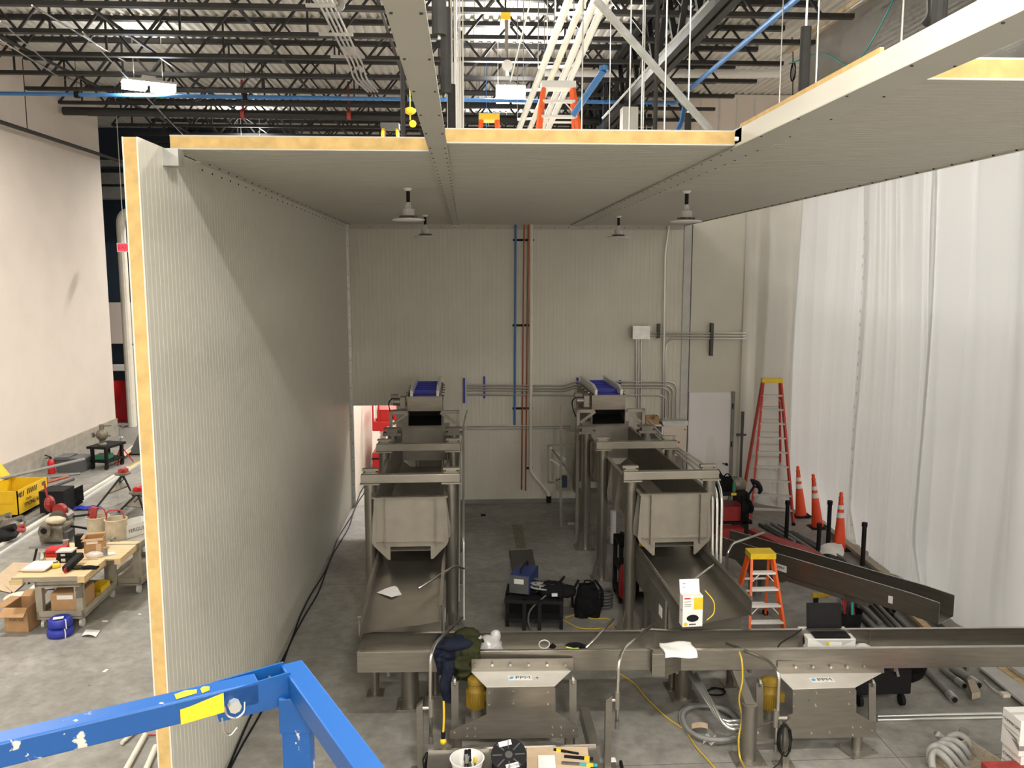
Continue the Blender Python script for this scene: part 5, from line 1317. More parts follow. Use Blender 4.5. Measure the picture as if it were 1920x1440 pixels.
q = gp(1149, 1425, 0); one('paper_scrap', B().bx(q.x - .03, q.x + .03, q.y - .04, q.y + .04, 0, .004), 'paper', 'small white paper scrap at the foot of the middle lance', 'paper')
one('floor_tool', B().tube([gp(1164, 1428, .02), gp(1168, 1450, .02)], .018, 8), 'black', 'black rubber handle lying at the picture bottom', 'handle')

# ================================================================== BEHIND THE TROUGH
# floor drain and long plate
f0, f1 = gp(968, 985), gp(985, 1028)
one('floor_drain', B().bx(gp(960, 985).x, gp(978, 985).x, f1.y, f0.y, 0, .006), 'cast', 'narrow rusty floor drain grate between the lines', 'drain')
P_ = [gp(955, 1034, .03), gp(998, 1032, .03), gp(1013, 1110, .03), gp(966, 1110, .03)]
one('steel_plate', B().plate(P_, -.02), 'plate_dark', 'flat dark steel plate on the floor behind the welder', 'plate')
q = gp(906, 967); one('blue_scrap', B().bx(q.x - .05, q.x + .05, q.y - .03, q.y + .03, 0, .03), 'navy', 'tiny blue scrap on the bare floor', 'scrap')
# welder cart
A, C_ = gp(953, 1176), gp(1058, 1188)
cz = .47
wc_ = thing('welder_cart', 'black angle-iron cart under the blue welder', 'cart', (A.x + .35, A.y + .1, 0), -.12)
for x, y in ((-.35, -.1), (-.1, -.28), (.42, -.15), (.12, -.35), (-.3, .3), (.42, .3)): B().bx(x - .025, x + .025, y - .025, y + .025, 0, cz).build('leg', 'black', wc_)
B().bx(-.38, .45, -.3, .33, cz - .05, cz).build('top', 'black', wc_)
B().bx(-.36, .43, -.28, .3, .16, .19).build('shelf', 'black', wc_)
we = thing('welder', 'blue portable welding machine on the black cart', 'welder', (A.x + .25, A.y + .25, cz), -.35)
B().bx(-.15, .15, -.28, .22, .03, .30).build('case', 'welder_blue', we, bevel=.015)
B().bx(-.14, .14, -.295, -.28, .04, .29).build('front_panel', 'dark_grey', we)
B().bx(-.07, .07, -.3, -.295, .18, .25).build('display', 'light_grey', we)
B().tube(fillet([(0, -.2, .3), (0, -.2, .37), (0, .15, .37), (0, .15, .3)], .03), .015, 8).build('handle', 'black', we)
B().bx(-.153, -.15, -.15, -.03, .16, .2).build('badge', 'yellow', we)
for sx in (-1, 1):
    for sy in (-.2, .15): B().bx(sx * .12 - .02, sx * .12 + .02, sy - .02, sy + .02, 0, .03).build('foot', 'rubber', we)
# cables heaped on the cart
random.seed(11)
cc = Vector((A.x + .5, A.y + .1, cz + .06))
for i, (lab, mat) in enumerate((('black welding cable heaped on the cart', 'black'), ('grey lead tangled on the cart top', 'mid_grey'), ('thin black hose looped over the cart side', 'dark_grey'))):
    pts = [cc + Vector((rnd(-.22, .34), rnd(-.25, .2), rnd(0, .12))) for _ in range(14)]
    if i == 2: pts += [cc + Vector((-.2, -.3, -.2)), cc + Vector((-.18, -.3, -.5)), cc + Vector((.05, -.32, -.7))]
    one('welding_cable', B().tube(catmull(pts, 6), .014, 6), mat, lab, 'cable', smooth=True)
sg = thing('tool_bag', 'black soft tool bag on the end of the welder cart', 'bag', (A.x + .62, A.y - .02, cz))
B().sph((.0, 0, .08), .17, 16, 10, (1.2, .9, .75), .09).sph((.2, .02, .05), .13, 14, 10, (1.2, 1, .7), .1).build('body', 'black_cloth', sg, smooth=True)
B().sph((.1, -.15, .06), .05, 8, 6).build('pocket', 'black_cloth', sg, smooth=True)
B().bx(-.02, .06, -.2, -.17, .06, .1).build('buckle', 'light_grey', sg)
# backpack
q = gp(1103, 1158)
bk = thing('backpack', 'black backpack standing on the floor by a frame post', 'backpack', (q.x, q.y + .1, 0))
def bkf(u, v):
    a = u * 2 * PI; z = v * .45; w_ = .19 * (1 - .35 * v ** 3); d = .14 * (1 - .3 * v ** 2)
    se = lambda c: math.copysign(abs(c) ** .6, c)
    return (w_ * se(math.cos(a)) + .008 * math.sin(a * 5 + z * 20), d * se(math.sin(a)) + .008 * math.sin(a * 7 + z * 17), z + (.04 * math.sin(a * 2) if v > .95 else 0))
b = B().sheet(bkf, 28, 12); b.bx(-.12, .12, -.09, .09, .42, .46); b.build('body', 'black_cloth', bk, smooth=True)
B().sph((0, -.13, .17), .13, 12, 8, (1, .45, 1)).build('front_pocket', 'black_cloth', bk, smooth=True)
B().tube(fillet([(-.05, 0, .45), (-.05, 0, .53), (.05, 0, .53), (.05, 0, .45)], .03), .012, 6).build('grab_loop', 'black_cloth', bk)
for s in (-1, 1): B().tube(catmull([(s * .12, .1, .5), (s * .22, .02, .35), (s * .22, .0, .12)], 5), .02, 6).build('strap', 'black_cloth', bk)
# coil of grey hose
q = gp(1138, 1150)
for i in range(5):
    one('hose_turn', B().tube([Vector((q.x + .11 * math.cos(a), q.y + .25 + .11 * math.sin(a), .03 + i * .05)) for a in [k * PI / 12 for k in range(24)]], .024, 8, True), 'dark_grey', 'dark grey hose turn beside the backpack, %s from the floor' % NTH[i], 'hose', 'stacked hose turns', smooth=True)
# black and red tool cart behind the second pan
q = gp(1192, 1140)
tc = thing('tool_cart', 'black tool cart with red tank between frame post and second pan', 'cart', (q.x + .02, q.y + .45, 0))
for x in (-.22, .26):
    for y in (-.25, .25): B().bx(x - .03, x + .03, y - .03, y + .03, .08, .92).build('upright', 'black', tc); B().cyl((x - .02, y, .06), (x + .02, y, .06), .06, n=12).build('caster', 'rubber', tc)
for z in (.1, .5, .9): B().bx(-.25, .29, -.28, .28, z, z + .04).build('shelf', 'black', tc)
B().bx(-.0, .28, -.29, -.28, .14, .5).build('door', 'black', tc); B().bx(.06, .15, -.3, -.29, .2, .46).build('label', 'light_grey', tc)
one('red_tank', B().lathe([(.02, 0), (.12, .01), (.13, .05), (.13, .42), (.1, .5), (.03, .54), (.03, .6)], (q.x - .12, q.y + .08, .14), 18), 'red_dark', 'dark red tank beside the frame post of the second line', 'tank', smooth='auto')
tz_ = Vector((q.x + .06, q.y + .35, .94))
for i in range(9):
    a, c = Vector((rnd(-.2, .2), rnd(-.2, .1), .02 + rnd(0, .05))), Vector((rnd(-.2, .2), rnd(-.2, .1), .05 + rnd(0, .07)))
    one('hand_tool', B().bar(tz_ + a, tz_ + c, .03, .025).cyl(tz_ + c, tz_ + c + (c - a) * .25, .02, n=8), ['black', 'red_dark', 'steel_dark'][i % 3], 'small hand tool heaped on the tool cart behind the second pan', 'tool', 'tools heaped on the cart')
one('yellow_tape', B().lathe([(.03, 0), (.05, 0), (.05, .06), (.03, .06)], (q.x + .1, q.y + .1, .94), 14), 'yellow', 'yellow tape roll on the tool cart', 'tape')
# ================================================================== RIGHT SIDE: LADDERS, CONES, CHUTE, PIPES
def lad_from(label, fl, fr_, top, n, rail, step, cap, name='step_ladder'):
    a, c = gp(*fl), gp(*fr_); mid = (a + c) / 2; w0 = (c - a).length
    return a, c, mid, w0
# tall red ladder
t = aladder('step_ladder', 'tall red fibreglass step ladder with yellow cap in front of the plastic', 'ladder', (6.26, 16.95, 0), -.2, 2.82, .84, .34, 1.5, 9, 'ladder_red', 'light_grey', 'yellow', None)
# short orange ladder
a, c = gp(1393, 1200), gp(1471, 1196)
mid = (a + c) / 2
loc = mid + Vector((.06, .42, 0))
t = aladder('step_ladder', 'short orange step ladder with yellow cap beside the second pan', 'ladder', loc, -.02, 1.06, .50, .29, .84, 4, 'orange', 'white', 'yellow', None)
# cones
def cone(label, px, py, h, tilt, n3=True):
    q = gp(px, py); t = thing('traffic_cone', label, 'cone', q, rnd(0, 1.5), 'traffic cones')
    B().bx(-.17, .17, -.17, .17, 0, .035).build('base', 'rubber', t, bevel=.02)
    r = lambda z: .115 + (.035 - .115) * (z / h)
    bd = B().lathe([(r(0), .035), (r(h * .97), h * .97)], n=20).build('body', 'cone_orange', t, smooth='auto')
    B().lathe([(r(h), h * .97), (.045, h * .99), (.03, h * 1.03), (.035, h * 1.07), (.02, h * 1.1)], n=14).build('grip', 'cone_orange', t, smooth='auto')
    for z0, z1 in ((.62, .72), (.78, .86)):
        B().lathe([(r(h * z0) + .003, h * z0), (r(h * z1) + .003, h * z1)], n=20).build('band', 'white', bd, smooth='auto')
    t.rotation_euler = (0, tilt, 0)
    return t
cone('tall orange cone with white bands nearest the tall red ladder', 1502, 968, .98, -.11)
cone('tall orange cone with white bands in the middle of the three', 1533, 989, 1.0, -.13)
cone('tall orange cone behind the black posts, nearest of the three', 1574, 1030, .98, -.02)
# black upright posts
for i, (px, py, pt) in enumerate(((1474, 1012, 940), (1534, 1037, 982), (1552, 1028, 940), (1617, 1060, 981))):
    q = gp(px, py); tpz = dp(px, pt, q.y)
    t = thing('black_post', 'black capped pipe standing upright, %s from the tall ladder' % NTH[i], 'post', q, 0, 'black upright posts')
    B().cyl((0, 0, 0), (0, 0, tpz.z), .038, n=14).build('pipe', 'black', t, smooth='auto')
    B().cyl((0, 0, tpz.z - .06), (0, 0, tpz.z + .01), .048, n=14).build('cap', 'black', t, smooth='auto')
# discharge chute
zr = .82
near = [(1338, 1000), (1400, 1024), (1480, 1049), (1600, 1086), (1712, 1114), (1766, 1126)]
far = [(1338, 984), (1400, 1001), (1500, 1026), (1640, 1068), (1748, 1099), (1790, 1116)]
N = [gp(x, y, zr) for x, y in near]; Fq = [gp(x, y, zr) for x, y in far]
# make it a straight channel: fit ends
n0, n1 = gp(1338, 1003, zr), gp(1710, 1113, zr)
d = (n1 - n0).normalized(); pr_ = Vector((-d.y, d.x, 0))
wch = .42; dep = .30
ch = thing('discharge_chute', 'long stainless channel chute lying diagonally in front of the plastic', 'chute', (n0.x, n0.y, 0), math.atan2(d.y, d.x))
Lc = (n1 - n0).length; Le = Lc + .36
def prof(nm, y, zdrop):
    b = B(); b.plate([(0, y, zr), (Lc, y, zr), (Le, y, zr - zdrop), (Le, y, zr - dep - zdrop * .6), (Lc, y, zr - dep), (0, y, zr - dep)], .006); b.build(nm, 'steel', ch)
    B().bar((0, y, zr), (Lc, y, zr), .02, .012).bar((Lc, y, zr), (Le, y, zr - zdrop), .02, .012).build('rim', 'steel_bright', ch)
prof('near_wall', 0, .02); prof('far_wall', wch, .02)
B().bx(0, Lc, 0, wch, zr - dep, zr - dep + .006).build('bed', 'steel', ch)
B().plate([(Lc, 0, zr - dep), (Le, 0, zr - dep - .012), (Le, wch, zr - dep - .012), (Lc, wch, zr - dep)], .006).build('lip', 'steel_bright', ch)
B().bx(.9, 2.6, .05, wch - .05, zr - dep - .1, zr - dep - .01).build('keel', 'steel_dark', ch)
B().plate([(.45, -.01, zr - dep), (1.5, -.01, zr - dep), (1.3, -.01, zr - dep - .12), (.75, -.01, zr - dep - .18)], .01).build('skirt', 'steel', ch)
for x in (.7, 2.3):
    B().bx(x - .04, x + .04, .05, .13, 0, zr - dep - .01).bx(x - .04, x + .04, wch - .13, wch - .05, 0, zr - dep - .01).build('leg_pair', 'steel_dark', ch)
B().bx(1.13, 1.36, -.008, -.004, zr - .25, zr - .15).build('logo_plate', 'white', ch)
o_ = WM[ch.name] @ Vector((1.265, -.01, zr - .2)); lettering('PPM', .07, ch, o_, d, (0, 0, 1), 'dark_grey')
B().lathe([(0, 0), (.025, 0), (.025, .002), (0, .002)], (1.165, -.009, zr - .2), 12, 'y').build('logo_drop', 'label_blue', ch)
B().bx(2.93, 2.99, -.008, -.004, zr - .22, zr - .12).build('label', 'paper', ch)
# loose pipes on the floor
random.seed(5)
def fpipe(label, a, c, r, mat, z=0, group='loose pipes on the floor', cap=False):
    p0, p1 = gp(*a, r + z), gp(*c, r + z)
    b = B().cyl(p0, p1, r, n=10)
    o = one('loose_pipe', b, mat, label, 'pipe', group, smooth='auto')
    if cap:
        d = (p1 - p0).normalized()
        B().cyl(p1 - d * .14, p1 - d * .02, r * 1.25, n=12).build('coupling', 'galvanised', o, world=True)
        B().cyl(p1, p1 + d * .01, r * .8, n=12).build('bore', 'black', o, world=True)
L = [((1424, 983), (1475, 1013), .03, 'dark_grey'), ((1436, 983), (1490, 1015), .03, 'mid_grey'), ((1447, 981), (1545, 1045), .033, 'mid_grey'), ((1459, 985), (1560, 1045), .03, 'dark_grey'),
     ((1485, 997), (1575, 1052), .03, 'dark_grey'), ((1495, 1000), (1590, 1052), .03, 'mid_grey')]
for i, (a, c, r, m_) in enumerate(L):
    fpipe('grey steel pipe on the floor behind the chute, %s from the tall ladder' % NTH[i], a, c, r, m_)
L = [((1570, 1105), (1650, 1195), .036, 'dark_grey'), ((1585, 1108), (1650, 1168), .036, 'mid_grey'), ((1612, 1112), (1690, 1195), .03, 'dark_grey'), ((1622, 1112), (1705, 1195), .034, 'mid_grey'), ((1634, 1115), (1712, 1190), .028, 'dark_grey')]
for i, (a, c, r, m_) in enumerate(L):
    fpipe('steel pipe on the floor between chute and trough, %s from the laptop' % NTH[i], a, c, r, m_)
for i, (a, c) in enumerate((((1655, 1125), (1675, 1145)), ((1665, 1120), (1685, 1136)), ((1660, 1130), (1672, 1155)))):
    fpipe('short black pipe in the bundle under the chute end, %s' % NTH[i], a, c, .04, 'black', .04 * (i == 1))
fpipe('grey pipe with collar end below the trough near the cart', (1735, 1255), (1790, 1312), .04, 'mid_grey', cap=True)
fpipe('grey pipe with collar end below the trough beside the wooden block', (1765, 1253), (1808, 1286), .035, 'mid_grey', cap=True)
fpipe('thick grey pipe with pale collar end below the trough', (1785, 1252), (1835, 1285), .045, 'mid_grey', cap=True)
def plank(name, label, pts, th, mat):
    P_ = [gp(x, y, th) for x, y in pts]
    return one(name, B().plate(P_, -th), mat, label, 'board')
plank('lumber', 'long pale timber lying on the floor behind the trough', [(1685, 1138), (1695, 1137), (1762, 1196), (1748, 1197)], .05, 'wood')
plank('lumber', 'dark steel channel lying beside the plastic sheet', [(1738, 1152), (1752, 1150), (1815, 1198), (1790, 1199)], .06, 'mid_grey')
plank('lumber', 'thin tan strip beside the steel channel', [(1775, 1175), (1782, 1173), (1806, 1194), (1798, 1196)], .03, 'wood')
plank('lumber', 'copper coloured timber lying behind the diagonal chute', [(1403, 1000), (1412, 998), (1520, 1035), (1540, 1048), (1500, 1045)], .08, 'red_iron')
plank('lumber', 'dark weathered timber along the foot of the plastic', [(1548, 995), (1556, 993), (1668, 1078), (1655, 1082)], .06, 'wood_grey')
plank('wood_block', 'short wooden block on the floor below the trough', [(1813, 1284), (1826, 1283), (1838, 1308), (1822, 1312)], .07, 'wood_grey')
plank('steel_sheet', 'long grey steel sheet with slot lying near the white cartons', [(1835, 1253), (1862, 1251), (1960, 1320), (1940, 1340)], .03, 'light_grey')
plank('steel_sheet', 'pale steel sheet at the picture edge beyond the trough', [(1890, 1253), (1960, 1250), (1990, 1290), (1950, 1295)], .05, 'light_grey')
plank('lumber', 'tan board between two steel sheets', [(1868, 1252), (1885, 1252), (1955, 1300), (1945, 1308)], .02, 'wood')
for i, y in enumerate((1343, 1350)):
    fpipe('bright steel conduit lying straight across the floor, %s one' % ('farther', 'nearer')[i], (1645, y), (1878, y - 5), .018, 'conduit', group='conduit pair')
one('white_rag', B().sheet(lambda u, v: tuple(gp(1535 + 45 * u + 3 * math.sin(v * 5), 1044 - 14 * v * (1 - .5 * u) - 8 * u * v, .02)[:2]) + (.05 + .14 * u * v + .03 * math.sin(u * 5),), 10, 8), 'paper', 'white rag lying beside the nearest cone', 'rag', smooth=True)
q = gp(1885, 1305); one('foam_scrap', B().bx(q.x - .05, q.x + .04, q.y - .04, q.y + .04, 0, .04), 'pvc', 'small white block on the floor near the steel sheet', 'scrap')
one('film_strip', B().tube(catmull([gp(1845, 1275, .01), gp(1860, 1290, .02), gp(1872, 1298, .01), gp(1890, 1299, .02)], 5), .012, 5), 'bag_plastic', 'twisted plastic strip beside the steel sheet', 'strip')
# tool buckets behind trough
random.seed(3)
q = gp(1598, 1190)
hd = thing('tool_caddy', 'caddy of red handled tools behind the laptop', 'caddy', (q.x, q.y + .15, 0))
B().lathe([(.16, 0), (.19, .3), (.18, .3), (.15, .02)], n=18).build('tub', 'black', hd)
for i in range(8):
    a = i * .8; p0 = Vector((.1 * math.cos(a), .1 * math.sin(a), .15)); p1 = p0 + Vector((rnd(-.08, .08), rnd(-.05, .05), rnd(.2, .34)))
    B().cyl(p0, p1, .016, n=8).build('tool_handle', ['red_dark', 'red_dark', 'teal', 'cast'][i % 4], hd)
q = gp(1630, 1170)
dr_ = thing('yellow_drill', 'yellow power drill on the floor behind the laptop', 'drill', (gp(1535, 1140).x, gp(1535, 1140).y, 0))
B().cyl((-.1, 0, .2), (.12, 0, .2), .04, n=12).cyl((.12, 0, .2), (.2, 0, .2), .02, n=8).build('body', 'yellow', dr_)
B().bx(-.08, -.02, -.025, .025, .05, .18).build('grip', 'black', dr_); B().bx(-.12, .03, -.04, .04, 0, .06).build('battery', 'yellow', dr_)
# vacuum-like black cart below the second trough
q = gp(1660, 1345)
bc = thing('black_cart', 'black wheeled cart with blue tray below the second trough', 'cart', (q.x + .12, q.y + .5, 0))
B().bx(-.38, .28, -.3, .3, .16, .46).build('body', 'black', bc, bevel=.02)
for x in (-.3, .2):
    for y in (-.24, .24): B().cyl((x - .02, y, .07), (x + .02, y, .07), .07, n=14).bx(x - .012, x + .012, y - .02, y + .02, .08, .17).build('caster', 'rubber', bc)
B().lathe([(.05, 0), (.17, .04), (.19, .09), (.17, .09), (.05, .02)], (-.1, -.1, .46), 20).build('tray', 'blue_strut', bc, smooth='auto')
B().sph((.38, -.1, .42), .2, 14, 10, (.8, .8, 1), .05).build('bag', 'black_cloth', bc, smooth=True)
B().bar((.1, -.32, .4), (-.0, -.3, .75), .03, .03).build('handle', 'conduit', bc)
# grey flexible conduit over a wooden crate
q = gp(1765, 1436)
cr = thing('wooden_crate', 'low grey wooden crate under the flexible hose', 'crate', (q.x, q.y, 0), .25)
for z in (0, .085): B().bx(-.1, .45, -.5, -.48, z, z + .075).build('slat', 'wood_grey', cr); B().bx(-.1, -.08, -.48, .1, z, z + .075).build('slat', 'wood_grey', cr)
B().bx(.43, .45, -.48, .1, 0, .16).bx(-.08, .43, .08, .1, 0, .16).bx(-.08, .43, -.48, .08, 0, .02).build('frame', 'wood_grey', cr)
HP = [[(1748, 1440), (1747, 1418), (1756, 1409), (1775, 1424), (1796, 1455)], [(1744, 1425), (1743, 1407), (1757, 1398), (1780, 1412), (1812, 1452)], [(1758, 1410), (1757, 1398), (1772, 1394), (1795, 1408), (1822, 1448)],
      [(1765, 1402), (1764, 1392), (1782, 1387), (1805, 1400), (1829, 1440)], [(1778, 1396), (1776, 1385), (1796, 1377), (1817, 1392), (1830, 1434)]]
for i, pp_ in enumerate(HP):
    P_ = [dp(x, y, 7.62 + i * .1 + (.08 if k in (1, 2) else 0)) for k, (x, y) in enumerate(pp_)]
    path = catmull(P_, 16)
    rr = [.035 + (.003 if k % 2 else -.0025) for k in range(len(path))]
    one('flexible_hose', B().tube(path, rr, 10), 'hose_grey', 'corrugated grey flexible hose arching over the crate, %s from the front' % NTH[i], 'hose', 'flexible hose loops', smooth=True)
one('open_hose_end', B().tube(catmull([dp(1756, 1375, 8.1), dp(1765, 1383, 8.1), dp(1785, 1390, 8.05)], 8), .036, 10), 'hose_grey', 'open end of the flexible hose sticking out', 'hose', smooth=True)
q = gp(1805, 1400); one('grey_cylinder', B().cyl(q, q + Vector((0, 0, .2)), .045, n=14), 'mid_grey', 'short grey pipe standing on the floor behind the hose', 'pipe', smooth='auto')
# red box
p0, p1 = gp(1840, 1428, .28), gp(1885, 1424, .28)
one('red_case', B().bx(p0.x, p1.x + .3, p0.y - .5, p0.y, .0, .28), 'red_iron', 'red steel case at the picture corner beside the cartons', 'case')
# white cartons at the picture edge
def carton(label, z0, dx, rz):
    t = thing('white_carton', label, 'carton', (5.3 + dx, 7.36, z0), rz)
    B().bx(0, .46, 0, .28, 0, .365).build('body', 'white', t, bevel=.006)
    B().bx(0, .46, .12, .17, .3652, .3662).build('tape', 'light_grey', t)
    m_ = WM[t.name]
    B().plate([(-.0015, .26, .19), (-.0015, .04, .13), (-.0015, .12, .13), (-.0015, .0, .06), (-.0015, .0, .11), (-.0015, .05, .155), (-.0015, -.0, .155)], .0008).build('print', 'mid_grey', t)
    B().bx(0, .3, -.0018, -.001, .06, .11).build('print', 'mid_grey', t)
    B().bx(-.0018, -.001, .02, .27, .2, .204).build('print_line', 'dark_grey', t)
    r3 = m_.to_3x3()
    lettering('COMMSCOPE', .042, t, m_ @ Vector((-.002, .13, .27)), r3 @ Vector((0, -1, 0)), (0, 0, 1), 'dark_grey')
    lettering('COMMSCOPE', .06, t, m_ @ Vector((.22, -.002, .26)), r3 @ Vector((1, 0, 0)), (0, 0, 1), 'dark_grey')
carton('white printed cable carton at the picture edge, lower of two stacked', 0, .03, .03)
carton('white printed cable carton at the picture edge, upper of two stacked', .368, 0, 0)

# black bench with bags and bender beyond the second hopper
bz = .82
A = gp(1345, 992); C_ = gp(1405, 988)
A = Vector((dp(1338, 945, 15.3).x, 15.3, 0))
bn = thing('black_bench', 'black steel bench on wheels beyond the second hopper', 'bench', A)
bw = dp(1402, 930, 15.3).x - A.x
zt_ = dp(1380, 923, 15.3).z
B().bx(0, bw, 0, .6, zt_ - .07, zt_).build('top', 'black', bn)
for x in (.04, bw - .1):
    for y in (.0, .5): B().bx(x, x + .14, y, y + .08, .0, zt_ - .07).build('leg', 'black', bn)
B().bx(.0, bw, .0, .6, .3, .34).build('shelf', 'black', bn)
B().bx(bw - .32, bw - .22, -.004, 0, zt_ - .06, zt_ - .01).build('yellow_mark', 'yellow', bn)
one('red_crate', B().bx(A.x + .2, A.x + .6, 15.35, 15.8, .345, .62), 'red_dark', 'dark red crate on the bench shelf', 'crate')
one('red_jerrycan', B().bx(A.x + .05, A.x + .5, 15.0, 15.25, 0, .3).cyl((A.x + .1, 15.1, .3), (A.x + .1, 15.1, .36), .03, n=10), 'red_dark', 'dark red container on the floor before the bench', 'container')
def bag(label, px, py, r, sc, mat='black_cloth', hnd=True):
    q = dp(px, py, 15.55); t = thing('tool_bag', label, 'bag', (q.x, 15.55, zt_))
    B().sph((0, 0, q.z - zt_), r, 14, 10, sc, .07).build('body', mat, t, smooth=True)
    if hnd: B().tube(catmull([(-.08, 0, q.z - zt_ + r * sc[2] * .9), (0, 0, q.z - zt_ + r * sc[2] * 1.35), (.08, 0, q.z - zt_ + r * sc[2] * .9)], 5), .012, 6).build('handle', mat, t)
bag('tall black backpack on the bench beside the bent conduits', 1345, 910, .2, (.9, .7, 1.15))
bag('black tool bag with silver buckle on the bench', 1363, 908, .17, (1.2, .8, .9))
bag('dark brown leather bag on the bench', 1380, 908, .17, (1.2, .8, .9), 'cast', False)
q = dp(1374, 922, 15.4); one('spray_can', B().cyl((q.x, 15.35, zt_), (q.x, 15.35, zt_ + .17), .035, n=12).cyl((q.x, 15.35, zt_ + .17), (q.x, 15.35, zt_ + .2), .018, n=8), 'green', 'green and white spray can on the bench edge', 'can', smooth='auto')
cb_ = thing('conduit_bender', 'conduit bender with blue handle leaning off the bench', 'bender', dp(1400, 935, 15.2))
B().cyl(dp(1398, 936, 15.2), dp(1414, 912, 15.2), .022, n=10).build('handle', 'navy', cb_, world=True)
B().tube([dp(*p, 15.2) for p in ((1408, 899), (1413, 902), (1420, 906), (1425, 914), (1426, 919), (1423, 926))], [.02, .04, .05, .05, .045, .025], 8).build('shoe', 'black', cb_, world=True)
B().tube([dp(*p, 15.2) for p in ((1414, 912), (1411, 906), (1408, 899))], .018, 6).tube([dp(*p, 15.2) for p in ((1414, 912), (1420, 914), (1425, 914))], .018, 6).build('web', 'black', cb_, world=True)
hs = thing('harness', 'black safety harness hanging off the bench corner', 'harness', dp(1402, 975, 15.1))
B().tube(catmull([dp(*p, 15.1) for p in ((1400, 935), (1408, 945), (1405, 958), (1396, 965), (1402, 975), (1408, 978))], 5), .035, 8).build('strap', 'black_cloth', hs, world=True)
B().tube(catmull([dp(*p, 15.05) for p in ((1404, 940), (1411, 952), (1408, 962))], 5), .03, 8).build('strap', 'black_cloth', hs, world=True)
# ================================================================== LEFT WORK AREA
def utility_cart(label, loc, w, l, zt, rz=0.0):
    t = thing('utility_cart', label, 'cart', loc, rz)
    for nm, z0, z1 in (('lower_tray', .15, .27), ('upper_tray', zt - .12, zt)):
        b = B().bx(0, w, 0, l, z0 + .02, z0 + .04)
        b.bx(0, w, 0, .03, z0, z1); b.bx(0, w, l - .03, l, z0, z1); b.bx(0, .03, 0, l, z0, z1); b.bx(w - .03, w, 0, l, z0, z1)
        b.build(nm, 'cart_grey', t)
    for x in (0, w - .09):
        for y in (0, l - .09): B().bx(x, x + .09, y, y + .09, .27, zt - .12).build('corner_post', 'cart_grey', t)
    for x in (.06, w - .06):
        for y in (.08, l - .08): B().cyl((x - .02, y, .065), (x + .02, y, .065), .065, n=14).bx(x - .03, x + .03, y - .02, y + .02, .09, .15).build('caster', 'light_grey', t)
    return t
CX, CY = -6.12, 11.75
c1 = utility_cart('grey utility cart under the pale timber bench top', (CX, CY, 0), .64, 1.25, .74, .02)
B().bx(.53, .64, .0, .03, .45, .62).build('gusset', 'cart_grey', c1)
wt_ = thing('timber_top', 'pale timber bench top with side rails lying on the utility cart', 'bench top', (CX, CY, .742), .02)
B().bx(-.24, .64, -.08, .6, .04, .065).build('plywood', 'wood', wt_)
B().bx(-.18, .86, .62, 1.45, .045, .07).build('plywood', 'wood', wt_)
B().bx(.64, .74, -.12, .62, -.02, .07).build('rail', 'wood', wt_); B().bx(.86, .95, .62, 1.45, -.02, .07).build('rail', 'wood', wt_)
B().bx(-.28, -.1, -.12, 1.4, -.03, .04).build('rail', 'wood', wt_); B().bx(-.26, .64, -.1, -.08, .0, .065).build('edge_strip', 'wood_grey', wt_)
TT = .812
def tp_(px, py, z=TT): return gp(px, py, z)
# papers on the bench
q = tp_(72, 1066)
for i in range(3):
    one('document_stack', B().obx((q.x + .01 * i, q.y + .02, TT + .012 + i * .016), (.33, .34, .014), .06 * i - .1), 'paper' if i else 'cardboard_pale', 'stack of white papers on the timber top, %s layer' % ('bottom cardboard', 'middle', 'top')[i], 'papers')
def mug(label, px, py, r, h):
    q = tp_(px, py); one('steel_tumbler', B().lathe([(r * .85, 0), (r, h * .1), (r, h * .93), (r * 1.06, h * .94), (r * 1.06, h), (r * .9, h)], (q.x, q.y, TT), 18), 'steel_bright', label, 'tumbler', smooth='auto')
mug('steel tumbler beside the paper stack', 80, 1055, .045, .17)
mug('steel tumbler behind the red case', 125, 1035, .045, .19)
q = tp_(105, 1043)
rc = thing('red_case', 'small red plastic case on the timber top', 'case', (q.x, q.y + .05, TT), .1)
B().bx(-.15, .13, -.1, .12, 0, .12).build('body', 'red', rc, bevel=.02); B().bx(-.15, .13, -.105, -.1, .06, .066).build('seam', 'black', rc); B().bx(-.05, .04, -.12, -.1, .07, .09).build('latch', 'red_dark', rc)
q = tp_(124, 1052)
ob_ = thing('organiser_box', 'black and clear organiser box on the timber top', 'box', (q.x, q.y + .02, TT), .05)
B().bx(-.11, .12, -.09, .1, 0, .08).bx(-.1, .11, -.08, .09, .085, .15).build('trays', 'black', ob_); B().bx(-.11, .12, -.09, .1, .15, .17).build('lid', 'light_grey', ob_); B().bx(-.04, .02, -.095, -.09, .02, .06).bx(-.04, .02, -.095, -.09, .1, .13).build('latch', 'light_grey', ob_)
q = tp_(140, 1058)
pt_ = thing('power_tool', 'black and dark red power tool lying across the timber top', 'power tool', (q.x, q.y, TT))
a, c = tp_(122, 1068, TT + .04) - q, tp_(152, 1040, TT + .12) - q
a.z -= TT - q.z; c.z -= TT - q.z
B().bar(a, c, .1, .09).build('body', 'black', pt_, bevel=.02); B().bar(a + Vector((.02, -.06, -.0)), c * .6 + Vector((.0, -.06, 0)), .02, .06).build('grip', 'red_dark', pt_)
q = tp_(105, 1062)
yd = thing('yellow_multimeter', 'yellow multimeter on the timber top by the papers', 'meter', (q.x, q.y, TT), .5)
B().bx(-.05, .05, -.09, .09, 0, .05).build('body', 'yellow', yd, bevel=.012); B().bx(-.035, .035, .0, .07, .05, .052).build('display', 'dark_grey', yd)
